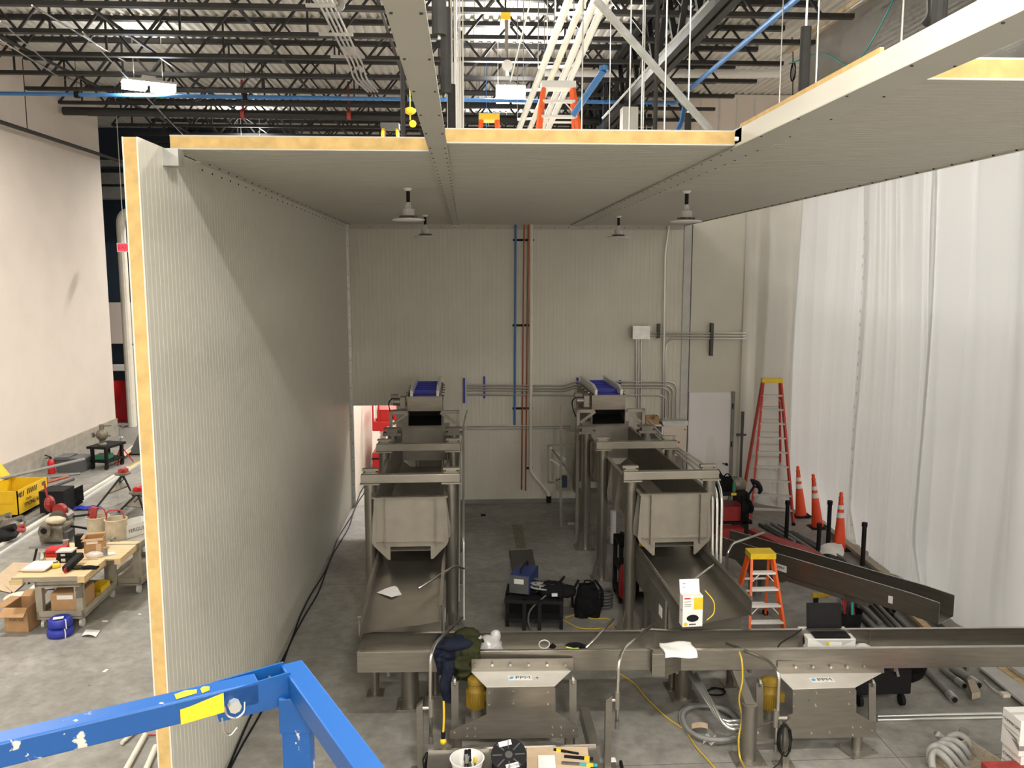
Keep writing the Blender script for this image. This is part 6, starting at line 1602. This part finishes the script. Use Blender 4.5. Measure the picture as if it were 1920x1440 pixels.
for i, (px, py, m_, lab) in enumerate(((146, 1066, 'olive', 'pair of olive work gloves at the bench front'), (165, 1066, 'black_cloth', 'black work glove at the bench front edge'))):
    q = tp_(px, py); g_ = thing('work_glove', lab, 'glove', (q.x, q.y, TT))
    B().sph((0, 0, .02), .08, 10, 6, (1.3, .8, .3), .1).build('palm', m_, g_, smooth=True)
    for k in range(4): B().tube([(.06, -.04 + k * .025, .015), (.14, -.05 + k * .032, .012)], .013, 6).build('finger', m_, g_)
q = tp_(178, 1045)
one('tape_dispenser', B().sph((q.x, q.y, TT + .04), .09, 12, 8, (1.4, .8, .5), .15), 'bag_plastic', 'crumpled clear plastic bag on the bench', 'bag', smooth=True)
q = tp_(202, 1040); one('paper_scrap', B().obx((q.x, q.y, TT + .01), (.2, .12, .01), .5), 'paper', 'white paper near the bench end', 'paper')
one('grey_can', B().cyl((tp_(198, 1042).x, tp_(198, 1042).y, TT), (tp_(198, 1042).x, tp_(198, 1042).y, TT + .13), .03, n=12), 'mid_grey', 'small grey tube standing at the bench end', 'tube')
# open brown carton on the bench end
def open_carton(label, c, w, d, h, rz, mat='cardboard', flaps=True, word=None, z=0, name='open_carton', fold=1.0):
    t = thing(name, label, 'carton', (c[0], c[1], z), rz)
    b = B(); th = .006
    b.bx(-w / 2, w / 2, -d / 2, -d / 2 + th, 0, h); b.bx(-w / 2, w / 2, d / 2 - th, d / 2, 0, h); b.bx(-w / 2, -w / 2 + th, -d / 2, d / 2, 0, h); b.bx(w / 2 - th, w / 2, -d / 2, d / 2, 0, h); b.bx(-w / 2, w / 2, -d / 2, d / 2, 0, th)
    b.build('body', mat, t)
    if flaps:
        f = .42 * d * fold
        B().plate([(-w / 2, -d / 2, h), (w / 2, -d / 2, h), (w / 2 + .01, -d / 2 - f * .75, h - f * .5), (-w / 2 - .03, -d / 2 - f * .75, h - f * .5)], .005).build('flap', mat, t)
        B().plate([(-w / 2, d / 2, h), (w / 2, d / 2, h), (w / 2, d / 2 + f * .8, h + f * .3), (-w / 2, d / 2 + f * .8, h + f * .3)], .005).build('flap', mat, t)
        B().plate([(-w / 2, -d / 2, h), (-w / 2, d / 2, h), (-w / 2 - f * .8, d / 2, h + f * .05), (-w / 2 - f * .8, -d / 2, h + f * .05)], .005).build('flap', mat, t)
    if word: lettering(word, w * .17, t, WM[t.name] @ Vector((0, -d / 2 - .001, h * .5)), WM[t.name].to_3x3() @ Vector((1, 0, 0)), (0, 0, 1), 'dark_grey')
    return t
q = tp_(172, 1037)
ocb = open_carton('brown taped carton standing open on the bench end', (q.x, q.y + .13), .27, .24, .22, .25, 'cardboard', True, None, TT, fold=.5)
B().bx(-.1, .06, -.1215, -.12, .14, .18).build('label', 'paper', ocb); B().bx(.03, .1, -.1215, -.12, .0, .13).build('tape', 'cardboard_pale', ocb)
q = tp_(147, 1030); one('black_box', B().bx(q.x - .05, q.x + .05, q.y, q.y + .1, TT, TT + .22), 'black', 'tall black box beside the brown carton', 'box')
# things on the cart's lower tray
q = Vector((CX + .36, CY + .3, .19))
lb = thing('taped_carton', 'closed brown carton on the lower tray of the cart', 'carton', q, .02)
B().bx(-.19, .24, -.24, .2, 0, .32).build('body', 'cardboard', lb, bevel=.01); B().bx(-.1, .12, -.2415, -.24, .23, .29).build('label', 'paper', lb)
yb_ = thing('yellow_bin', 'yellow plastic bin on the lower tray of the cart', 'bin', (CX + .52, CY + .85, .19))
b = B(); b.bx(-.09, .09, -.16, .16, 0, .01); b.bx(-.09, -.08, -.16, .16, 0, .16); b.bx(.08, .09, -.16, .16, 0, .16); b.bx(-.09, .09, .15, .16, 0, .16); b.bx(-.09, .09, -.16, -.15, 0, .08); b.build('tub', 'yellow', yb_)
one('grey_bundle', B().sph((CX + .14, CY + .5, .34), .15, 12, 8, (.7, 1.2, .9), .12), 'mid_grey', 'grey bundle of sacking on the lower tray', 'sack', smooth=True)
one('blue_can', B().cyl((CX + .5, CY + .5, .19), (CX + .5, CY + .5, .38), .06, n=14), 'navy', 'dark blue can on the lower tray of the cart', 'can')
# by the cart
q = gp(36, 1186)
open_carton('brown open carton on the floor beside the cart', (q.x - .02, q.y + .22), .33, .42, .36, -.05, 'cardboard', True, 'PORTER')
q = gp(103, 1200)
for i in range(2):
    t = thing('hose_reel', 'blue hose coil on the floor in front of the cart, %s of two' % ('lower', 'upper')[i], 'hose', (q.x + .005 * i, q.y + .17, .13 * i), .1 * i, 'blue hose coils')
    b = B().lathe([(.09, 0), (.165 - .015 * i, .01), (.175 - .015 * i, .04), (.165 - .015 * i, .1), (.14 - .01 * i, .125), (.1, .12), (.09, .1)], n=30); b.build('coil', 'blue_strut', t, smooth=True)
    B().tube([(.1, -.1, .125), (.115, -.115, .13), (.128 - .012 * i, -.128 + .012 * i, .06), (.12, -.12, .0)], .008, 6).build('tie', 'white', t)
    if i: B().obx((-.01, -.03, .13), (.13, .08, .006), .2).build('label', 'paper', t)
q = gp(170, 1188)
one('paper_sheet', B().sheet(lambda u, v: tuple(gp(153 + 27 * u + 8 * v, 1193 - 13 * v + 2 * u, .01)[:2]) + (.012 + .03 * (1 - v) * math.sin(u * 3),), 6, 4), 'paper', 'sheet of white paper lying on the floor by the cart', 'paper')
one('bucket_lid', B().lathe([(.16, 0), (.2, .02), (.2, .06), (.18, .08), (.05, .075)], (gp(25, 1133).x, gp(25, 1133).y + .15, 0), 24), 'pvc', 'round cream bucket lid on the floor behind the open carton', 'lid', smooth='auto')
q = gp(83, 1131)
wb_ = thing('white_file_box', 'white archive box with blue print behind the cart', 'box', (q.x, q.y + .1, 0), .05)
B().bx(-.18, .2, -.13, .13, 0, .2).build('body', 'white', wb_); B().bx(-.19, .21, -.14, .14, .2, .26).build('lid', 'white', wb_)
B().bx(.0, .18, -.1415, -.14, .22, .24).bx(-.15, -.06, -.1415, -.14, .21, .225).build('print', 'blue_strut', wb_)
for i, pts in enumerate(([(-30, 1100), (25, 1055), (62, 1056), (20, 1112)], [(12, 1100), (40, 1078), (48, 1092), (25, 1112)], [(35, 1070), (45, 1058), (62, 1060), (52, 1075)])):
    one('flat_cardboard', B().plate([gp(x, y, .012 + i * .012) for x, y in pts], -.006), 'cardboard_pale', 'flattened cardboard on the floor behind the open carton, %s sheet' % NTH[i], 'cardboard', 'flattened cardboard')
# second cart with canvas buckets
c2 = utility_cart('grey utility cart behind the timber bench with canvas buckets', (-5.72, 13.05, 0), .55, 1.3, .82, -.02)
TZ2 = .74
def canvas(label, px, py):
    q = gp(px, py, TZ2); t = thing('canvas_bucket', label, 'bucket', (q.x, q.y + .15, TZ2))
    b = B(); n = 20
    b.lathe([(.15, 0), (.17, .15), (.165, .28), (.175, .33), (.165, .33), (.15, .1), (.14, .01)], n=n); b.build('bag', 'canvas', t, smooth='auto')
    B().tube([(.17 * math.cos(a), .17 * math.sin(a), .33) for a in [i * PI / 12 for i in range(24)]], .009, 6, True).build('rim', 'canvas', t)
    B().tube(fillet([(-.15, 0, .33), (-.13, 0, .47), (.1, .02, .47), (.14, 0, .33)], .06), .012, 6).build('handle', 'red_iron', t)
    return q
q1 = canvas('canvas tool bucket with a red tool handle on the second cart', 178, 1010)
q2 = canvas('canvas tool bucket with brown leather handle on the second cart', 212, 1015)
one('red_handle_tool', B().bar((q1.x - .06, q1.y + .1, TZ2 + .3), (q1.x - .02, q1.y + .1, TZ2 + .5), .09, .06), 'red_iron', 'red tool head sticking out of the first canvas bucket', 'tool')
one('hacksaw', B().tube(fillet([(q1.x - .35, q1.y + .05, TZ2 + .36), (q1.x - .1, q1.y + .1, TZ2 + .38)], .02), .02, 6), 'black', 'black tool shaft poking out of the first canvas bucket', 'tool')
q = gp(245, 1008, TZ2)
open_carton('white open carton with black lettering on the second cart', (q.x - .02, q.y + .22), .5, .3, .22, 1.0, 'white', False, 'FERGUSON', TZ2)
q = gp(263, 968, TZ2 + .2); one('white_jug', B().lathe([(.06, 0), (.065, .02), (.065, .14), (.03, .18), (.03, .22)], (-5.3, 14.1, TZ2 - .02), 14), 'white', 'white plastic jug at the back of the second cart', 'jug', smooth='auto')
q = gp(208, 1022, TZ2); one('pipe_fitting', B().tube(catmull([(q.x - .1, q.y, TZ2 + .04), (q.x, q.y + .03, TZ2 + .06), (q.x + .12, q.y - .02, TZ2 + .04)], 4), .035, 8), 'steel_dark', 'dark pipe fitting on the second cart tray', 'fitting')
# tripod pipe stands
def tripod(label, feet, top, h_mat, sh_z):
    T = top; t = thing('tripod_stand', label, 'stand', (T.x, T.y, 0))
    for f in feet: B().cyl(f, T - Vector((0, 0, .02)), .022, n=8).build('leg', 'joist', t, world=True)
    B().lathe([(.1, 0), (.16, .02), (.16, .05), (.05, .06)], T - Vector((0, 0, .03)), 14).build('table', 'cast', t, world=True)
    B().bx(T.x - .07, T.x + .1, T.y - .06, T.y + .06, T.z + .02, T.z + .1).cyl(T + Vector((.02, -.1, .1)), T + Vector((.02, .1, .1)), .03, n=8).build('vise', h_mat, t, world=True)
    B().tube([T + Vector((.0 + .05 * math.sin(k), -.1, -.02 - .04 * k)) for k in range(5)], .012, 6).build('chain', 'joist', t, world=True)
    B().plate([feet[0].lerp(T, sh_z), feet[1].lerp(T, sh_z), feet[2].lerp(T, sh_z)], .02).build('shelf', 'cast', t, world=True)
tripod('black tripod pipe stand with rusty vise in front of the panel edge', [gp(166, 970), gp(252, 935), gp(218, 915)], dp(230, 888, 17.6), 'red_iron', .5)
tripod('black tripod pipe stand with red vise partly behind the panel edge', [gp(222, 960), gp(272, 965), gp(265, 930)], dp(258, 923, 16.8), 'red', .3)
# pipe threading machine on its stand
q = gp(106, 1030)
ym = 13.9
tm = thing('threading_machine', 'grey pipe threading machine with red wheels on a leg stand', 'machine', (dp(106, 1000, ym).x, ym, 0))
o = WM[tm.name].translation
zc = dp(106, 990, ym).z
B().bx(-.2, .2, -.2, .24, zc - .2, zc + .1).build('body', 'cast', tm, bevel=.05)
B().cyl((.0, .1, zc + .1), (.0, .32, zc + .1), .17, n=18).build('chuck', 'steel_dark', tm)
B().bx(.14, .26, -.16, .1, zc - .16, zc - .02).build('switch_box', 'dark_grey', tm, bevel=.01)
B().cyl((-.05, -.3, zc + .02), (-.05, -.2, zc + .02), .1, n=16).build('nose', 'cast', tm)
B().cyl((-.05, -.31, zc + .04), (-.05, -.3, zc + .04), .05, n=14).build('bore', 'black', tm)
B().sph((.05, -.1, zc + .16), .13, 12, 8, (1.2, 1, .5), .1).build('rag', 'canvas', tm, smooth=True)
B().cyl((.0, .12, zc + .25), (.02, .2, zc + .25), .12, n=20).build('hand_wheel', 'red_dark', tm)
B().sph((-.2, .25, zc + .35), .1, 12, 8, (.8, 1, 1.4), .05).cyl((-.2, .2, zc + .45), (-.24, .2, zc + .72), .018, n=8).build('cutter', 'red_dark', tm)
B().bx(-.32, .3, -.28, .3, zc - .26, zc - .22).build('tray', 'mid_grey', tm)
for x in (-.28, .28):
    for y in (-.25, .27): B().bar((x * .8, y * .8, zc - .25), (x * 1.25, y * 1.2, 0), .03, .03).build('leg', 'joist', tm)
B().bar((.2, .1, zc), (.62, -.05, zc - .02), .025, .03).build('lever', 'black', tm)
# yellow strong box
SB = (-10.02, 17.35); sw, sd, shh = .78, 1.25, .60
sb = thing('strong_box', 'yellow open steel site box with black hatching near the plastered wall', 'box', (SB[0], SB[1], 0))
b = B(); th = .02
b.bx(0, sw, 0, th, .08, shh); b.bx(0, sw, sd - th, sd, .08, shh); b.bx(0, th, 0, sd, .08, shh); b.bx(sw - th, sw, 0, sd, .08, shh); b.bx(0, sw, 0, sd, .08, .1)
b.build('body', 'yellow_box', sb)
B().bx(.05, sw - .08, -.012, 0, .34, .47).build('front_recess', 'yellow_box', sb)
B().plate([(0, 0, shh), (0, sd, shh), (-.36, sd, shh + .5), (-.36, 0, shh + .5)], .03).build('lid', 'yellow_box', sb)
B().bx(.02, sw - .02, .02, sd - .02, .1, .3).build('contents', 'cast', sb)
for i in range(7):
    y0 = .1 + i * .085 + (.1 if i > 1 else 0)
    B().plate([(sw + .0015, y0, .44), (sw + .0015, y0 + .04, .44), (sw + .0015, y0 + .08, .55), (sw + .0015, y0 + .04, .55)], .001).build('hatching', 'black', sb)
B().bx(sw, sw + .004, .03, .15, .46, .54).bx(sw, sw + .004, sd - .25, sd - .1, .46, .54).build('hand_hole', 'dark_grey', sb)
lettering('STRONG BOX', .115, sb, Vector((SB[0] + sw + .002, SB[1] + .60, .24)), (0, 1, 0), (0, 0, 1), 'black')
lettering('Clarke', .085, sb, Vector((SB[0] + sw + .002, SB[1] + .42, .35)), (0, 1, 0), (0, 0, 1), 'black')
for x in (.08, sw - .2):
    B().bx(x, x + .12, .05, sd - .05, 0, .08).build('skid', 'black', sb)
one('long_bar', B().cyl((-10.8, 16.6, .66), (-9.15, 20.2, .64), .035, n=8), 'mid_grey', 'long grey pipe resting across the yellow box', 'pipe')
# junk around it
for i, (px, py, s_, m_, lab) in enumerate(((25, 995, .2, 'steel_dark', 'dark greasy machine part on the floor before the yellow box'), (5, 985, .17, 'cast', 'grey valve body at the picture edge before the yellow box'), (35, 1000, .12, 'red_iron', 'rusty orange fitting before the yellow box'), (8, 1015, .22, 'black', 'black case at the picture edge before the yellow box'))):
    q = gp(px, py); one('machine_part', B().sph((q.x, q.y, s_ * .6), s_, 12, 8, (1.2, 1, .6), .1).cyl((q.x, q.y, s_), (q.x + s_, q.y, s_ * 1.3), s_ * .3, n=10), m_, lab, 'part', smooth='auto')
q = gp(2, 978); one('lime_ball', B().sph((q.x - .3, q.y - .6, .35), .1, 10, 8), 'lime', 'lime green helmet edge at the picture side', 'helmet', smooth=True)
q = gp(103, 965)
one('black_crate', B().bx(q.x - .3, q.x + .2, q.y, q.y + .5, 0, .5), 'black', 'tall black crate beside the yellow box', 'crate')
q = gp(128, 952)
bs = thing('tool_bag', 'open black tool bag beside the black crate', 'bag', (q.x, q.y + .1, 0))
B().sph((0, 0, .12), .2, 14, 8, (1.3, 1, .7), .08).build('body', 'black_cloth', bs, smooth=True); B().plate([(.05, -.1, .15), (.32, -.05, .15), (.25, .1, .45), (.1, .05, .38)], .03).build('flap', 'black_cloth', bs)
# grey tote, extinguisher
q = gp(128, 888)
to = thing('storage_tote', 'grey plastic storage tote against the plastered wall', 'tote', (q.x, q.y + .35, 0))
b = B(); b.prism([(-.32, 0), (.32, 0), (.38, .36), (-.38, .36)], 'y', -.25, .25); b.build('tub', 'tote_grey', to)
B().bx(-.4, .4, -.3, .3, .34, .37).bx(-.36, -.02, -.26, .26, .37, .40).build('lid', 'tote_grey', to)
q = gp(97, 888)
fe = thing('fire_extinguisher', 'red fire extinguisher standing beside the grey tote', 'extinguisher', (q.x, q.y, 0))
B().lathe([(.08, 0), (.085, .02), (.085, .3), (.06, .35), (.03, .38)], n=18).build('cylinder', 'red', fe, smooth='auto')
B().bx(-.02, .02, -.02, .02, .38, .43).bar((-.0, 0, .43), (-.14, 0, .48), .03, .02).bar((0, 0, .41), (-.12, 0, .40), .03, .02).build('valve', 'black', fe)
# vise cart
q = gp(168, 880)
VX, VY = gp(170, 880).x, gp(170, 880).y
vc = thing('vise_cart', 'black wheeled table with a grey flange machine beside the wall', 'table', (VX, VY, 0), -.25)
for x in (.02, .42):
    for y in (.0, .62): B().bx(x, x + .07, y, y + .07, .1, .56).build('leg', 'black', vc); B().cyl((x, y + .03, .06), (x + .05, y + .03, .06), .06, n=12).build('caster', 'rubber', vc)
B().bx(-.04, .52, -.06, .76, .55, .61).build('top', 'black', vc); B().bx(0, .5, 0, .7, .18, .24).build('shelf', 'black', vc)
vm = thing('valve_grinder', 'round grey flanged machine standing on the black table', 'machine', (VX + .3, VY + .1, .61), -.25)
B().lathe([(.1, 0), (.11, .04), (.07, .08), (.08, .14)], n=16).build('foot', 'cast', vm, smooth='auto')
B().sph((0, 0, .28), .15, 16, 10, (1, 1, 1)).build('bowl', 'cast', vm, smooth=True)
B().cyl((0, 0, .4), (0, 0, .55), .06, n=12).bar((.0, 0, .5), (.28, 0, .53), .03, .03).cyl((-.25, 0, .26), (.25, 0, .26), .02, n=8).bx(-.28, -.24, -.04, .04, .2, .32).build('arms', 'cast', vm)
one('green_case', B().bx(VX + .1, VX + .45, VY + .05, VY + .35, .245, .36), 'green', 'green tool case on the lower shelf of the black table', 'case')
# red jack stand
q = gp(229, 868)
js = thing('jack_stand', 'red tripod jack stand with grey post beside the black table', 'stand', (q.x, q.y, 0))
for k in range(3):
    a = k * 2.1 + .5; B().bar((0, 0, .45), (.28 * math.cos(a), .28 * math.sin(a), .0), .03, .03).build('leg', 'red', js)
B().cyl((0, 0, .3), (0, 0, .95), .025, n=10).build('post', 'mid_grey', js); B().bar((-.09, 0, 1.0), (0, 0, .95), .04, .02).bar((0, 0, .95), (.09, 0, 1.0), .04, .02).build('yoke', 'mid_grey', js)
B().bx(-.05, .05, -.03, .03, .68, .72).build('collar', 'light_grey', js)
# white pipes and dark leaning box near panel edge
for i in range(5):
    p0, p1 = gp(205 + i * 5, 870 - i * 2, .06 + .05 * (i % 2)), gp(258 + i * 4, 830 - i, .06 + .05 * (i % 2))
    one('pale_pipe', B().cyl(p0, p1, .03, n=8), ['pvc', 'light_grey', 'pvc', 'wood', 'copper'][i], 'pale pipe in the bundle beside the red jack stand, %s' % NTH[i], 'pipe', 'pale pipe bundle')
p = gp(262, 852)
one('leaning_box', B().plate([(p.x - .25, p.y, 0), (p.x + .5, p.y, 0), (p.x + .7, p.y + .3, .75), (p.x + .05, p.y + .3, .75)], .12), 'dark_grey', 'dark grey panel leaning beside the panel edge', 'panel')
# long rails on the floor
for i, (a, c, m_) in enumerate((((-20, 1052), (262, 868), 'light_grey'), ((-20, 1035), (240, 876), 'pvc'), ((-20, 1022), (215, 888), 'mid_grey'))):
    p0, p1 = gp(*a, .02), gp(*c, .02)
    one('floor_rail', B().bar(p0, p1, .07, .04), m_, 'long metal strut lying on the floor past the threading machine, %s from the bench' % NTH[i], 'strut', 'floor struts')
one('floor_tape', B().bar(gp(190, 905, .003), gp(268, 862, .003), .1, .004), 'yellow', 'strip of yellow floor tape near the panel edge', 'tape')
for i, (a, c) in enumerate((((95, 895), (150, 888)), ((85, 905), (128, 893)), ((100, 912), (138, 898)))):
    p0, p1 = gp(*a, .03), gp(*c, .03)
    one('loose_pipe', B().cyl(p0, p1, .035, n=8), ['mid_grey', 'copper', 'dark_grey'][i], 'pipe lying between yellow box and grey tote, %s' % NTH[i], 'pipe')
q = gp(150, 958); one('blue_rag', B().sheet(lambda u, v: (q.x - .15 + .5 * u, q.y + .25 * v, .02 + .04 * math.sin(u * 6 + v * 4) ** 2), 8, 5), 'blue_strut', 'blue glove lying on the floor behind the bench', 'glove', smooth=True)
# scraps on the floor
for i, (px, py, s_) in enumerate(((197, 1165, .04), (183, 1160, .03), (198, 1258, .04), (167, 1284, .03), (262, 1152, .025))):
    q = gp(px, py); one('floor_scrap', B().obx((q.x, q.y, .004), (s_ * 2, s_, .006), i * .7), 'paper' if i % 2 == 0 else 'mid_grey', 'tiny scrap of litter on the open floor, %s from the cart' % NTH[i], 'scrap', 'floor litter')
# plastic pipes at the foot of the panel wall end
for i, (a, c) in enumerate((((221, 1470), (272, 1378)), ((262, 1470), (292, 1400)), ((245, 1400), (228, 1394)))):
    if i == 2: continue
    p0, p1 = gp(*a, .03), gp(*c, .03)
    o = one('plastic_pipe', B().cyl(p0, p1, .03, n=12), 'pvc', 'cream plastic pipe lying by the end of the panel wall, %s' % ('outer one', 'inner one')[i], 'pipe', smooth='auto')
q0, q1_ = gp(228, 1393, .03), gp(300, 1330, .03)
one('plastic_pipe', B().cyl(q0, q1_, .022, n=10), 'pvc', 'thin cream pipe end poking out under the blue rail', 'pipe', smooth='auto')
one('copper_offcut', B().tube(fillet([gp(263, 1397, .02), gp(275, 1378, .02), gp(295, 1378, .02)], .02), .01, 6), 'red_iron', 'thin rusty bent rod by the end of the panel wall', 'rod')

# ================================================================== GUARD RAIL OF THE LIFT THE PICTURE IS TAKEN FROM
ZR = 4.15
a, c = gp(0, 1370, ZR), gp(529, 1249, ZR)
d = (c - a).normalized(); nrm = Vector((d.y, -d.x, 0))          # towards the eye
lf = thing('lift_guard_rail', 'scuffed blue steel guard rail of the lift in the foreground', 'guard rail', (c.x, c.y, ZR - 1.0))
w_, h_ = .05, .05
s0 = a - d * .5; s1 = c - d * .06
mid = nrm * (w_ / 2)
bar = B().bar(s0 + mid - Vector((0, 0, h_ / 2)), s1 + mid - Vector((0, 0, h_ / 2)), w_, h_).build('top_bar', 'lift_paint', lf, world=True, bevel=.004)
# fork plates with the pin
for k in (-.004, w_):
    o = s1 - d * .085 + nrm * k
    P_ = [o + Vector((0, 0, -.004)), o + d * .15 + Vector((0, 0, .006)), o + d * .15 + Vector((0, 0, -.066)), o + Vector((0, 0, -.066)), o - d * .008 + Vector((0, 0, -.03))]
    B().plate(P_, .005).build('fork_plate', 'lift_paint', lf, world=True)
pc = s1 - d * .055 + nrm * (w_ + .006) - Vector((0, 0, .034))
B().cyl(pc - nrm * .01, pc + nrm * .012, .013, n=8).build('pin_head', 'galvanised', lf, world=True)
B().tube(catmull([pc + d * -.02 + nrm * .008 + Vector((0, 0, .006)), pc - d * .016 + nrm * .014 - Vector((0, 0, .012)), pc + nrm * .016 - Vector((0, 0, .02)), pc + d * .016 + nrm * .014 - Vector((0, 0, .012)), pc + d * .02 + nrm * .008 + Vector((0, 0, .006))], 5), .0022, 6).build('clip', 'steel_bright', lf, world=True)
B().tube(catmull([pc - d * .025 + Vector((0, 0, -.02)), pc - d * .022 - Vector((0, 0, .05)), pc - d * .01 - Vector((0, 0, .062)), pc + d * .004 - Vector((0, 0, .05))], 5), .0022, 6).build('clip', 'steel_bright', lf, world=True)
# yellow sticker remains
e = a + d * ((gp(335, 1300, ZR) - a).length)
for (l0, l1, z0, z1, on) in ((.0, .085, -.012, -.05, 'side'), (-.005, .035, 0, 0, 'top'), (.045, .06, 0, 0, 'top')):
    p = a + d * (gp(335, 1310, ZR) - a).dot(d)
    if on == 'side':
        q = p + nrm * (w_ + .0012)
        B().plate([q + d * l0 + Vector((0, 0, z1)), q + d * l1 + Vector((0, 0, z1 + .004)), q + d * l1 + Vector((0, 0, z0 + .008)), q + d * (l0 + .04) + Vector((0, 0, z0)), q + d * (l0 + .02) + Vector((0, 0, z0 - .004)), q + d * l0 + Vector((0, 0, z0 - .006))], .0006).build('sticker', 'yellow', lf, world=True)
    else:
        q = p + Vector((0, 0, .0012))
        B().plate([q + d * l0 + nrm * .042, q + d * l1 + nrm * .036, q + d * (l1 + .003) + nrm * .02, q + d * (l0 + (l1 - l0) * .5) + nrm * .014, q + d * l0 + nrm * .02], .0006).build('sticker', 'yellow', lf, world=True)
# the other rail, coming towards the eye, and the corner post
e0, e1 = gp(569, 1239, ZR), gp(725, 1440, ZR)
d2 = (e1 - e0).normalized(); n2 = Vector((d2.y, -d2.x, 0))
if n2.x > 0: n2 = -n2
B().bar(e0 + n2 * .025 - d2 * .01 - Vector((0, 0, .025)), e1 + d2 * .6 + n2 * .025 - Vector((0, 0, .025)), .05, .05).build('side_bar', 'lift_paint', lf, world=True, bevel=.004)
pq = gp(552, 1262, ZR)
pq = e0 + n2 * .03 + d2 * .045
B().bx(pq.x - .034, pq.x + .034, pq.y - .03, pq.y + .03, ZR - .125, ZR - .045).build('post_collar', 'lift_paint', lf, world=True, bevel=.003)
B().bx(pq.x - .03, pq.x + .03, pq.y - .026, pq.y + .026, ZR - 1.0, ZR - .1).build('corner_post', 'lift_paint', lf, world=True, bevel=.004)
B().bar(e0 + n2 * .02 + d2 * .02 - Vector((0, 0, .06)), pq + Vector((0, 0, -.09)), .03, .06).build('gusset', 'lift_paint', lf, world=True)

# ================================================================== PENDANT LAMPS UNDER THE PANEL CEILING (switched off)
pl0 = None
for i, ((tx, ty), (bx0, by0)) in enumerate((((765, 353), (765, 405)), ((797, 403), (797, 438)), ((1160, 405), (1160, 441)), ((1288, 358), (1288, 411)))):
    q = gp(tx, ty, ZC)
    lab = ['unlit white pendant lamp near the first ceiling tee, closer to the front', 'unlit white pendant lamp near the first ceiling tee, closer to the back wall', 'unlit white pendant lamp in the middle bay near the back wall', 'unlit white pendant lamp under the wide ceiling bay'][i]
    if pl0 is None:
        t = pl0 = thing('pendant_lamp', lab, 'lamp', q, 0, 'pendant lamps')
        D = .40 * 10.6 / 10.6
        B().lathe([(.02, 0), (.055, 0), (.045, -.02), (.025, -.035)], n=16).build('canopy', 'white', t, smooth='auto')
        B().cyl((0, 0, -.03), (0, 0, -.17), .024, n=12).build('stem', 'black', t, smooth='auto')
        B().cyl((0, 0, -.17), (0, 0, -.2), .03, n=12).bx(-.035, .035, -.02, .02, -.25, -.2).build('joint', 'light_grey', t)
        dbx = B().cyl((0, 0, -.33), (0, 0, -.25), .075, n=14).build('driver_box', 'light_grey', t)
        f = B()
        for k in range(10):
            an = k * PI / 5; f.obx((.07 * math.cos(an), .07 * math.sin(an), -.345), (.09, .006, .03), Matrix.Rotation(an, 3, 'Z'))
        f.build('heat_fins', 'mid_grey', dbx)
        B().lathe([(.06, -.355), (.16, -.362), (.2, -.375), (.2, -.385), (.18, -.39)], n=28).build('disc', 'white', t, smooth='auto')
    else: dup(pl0, q, 0, lab)
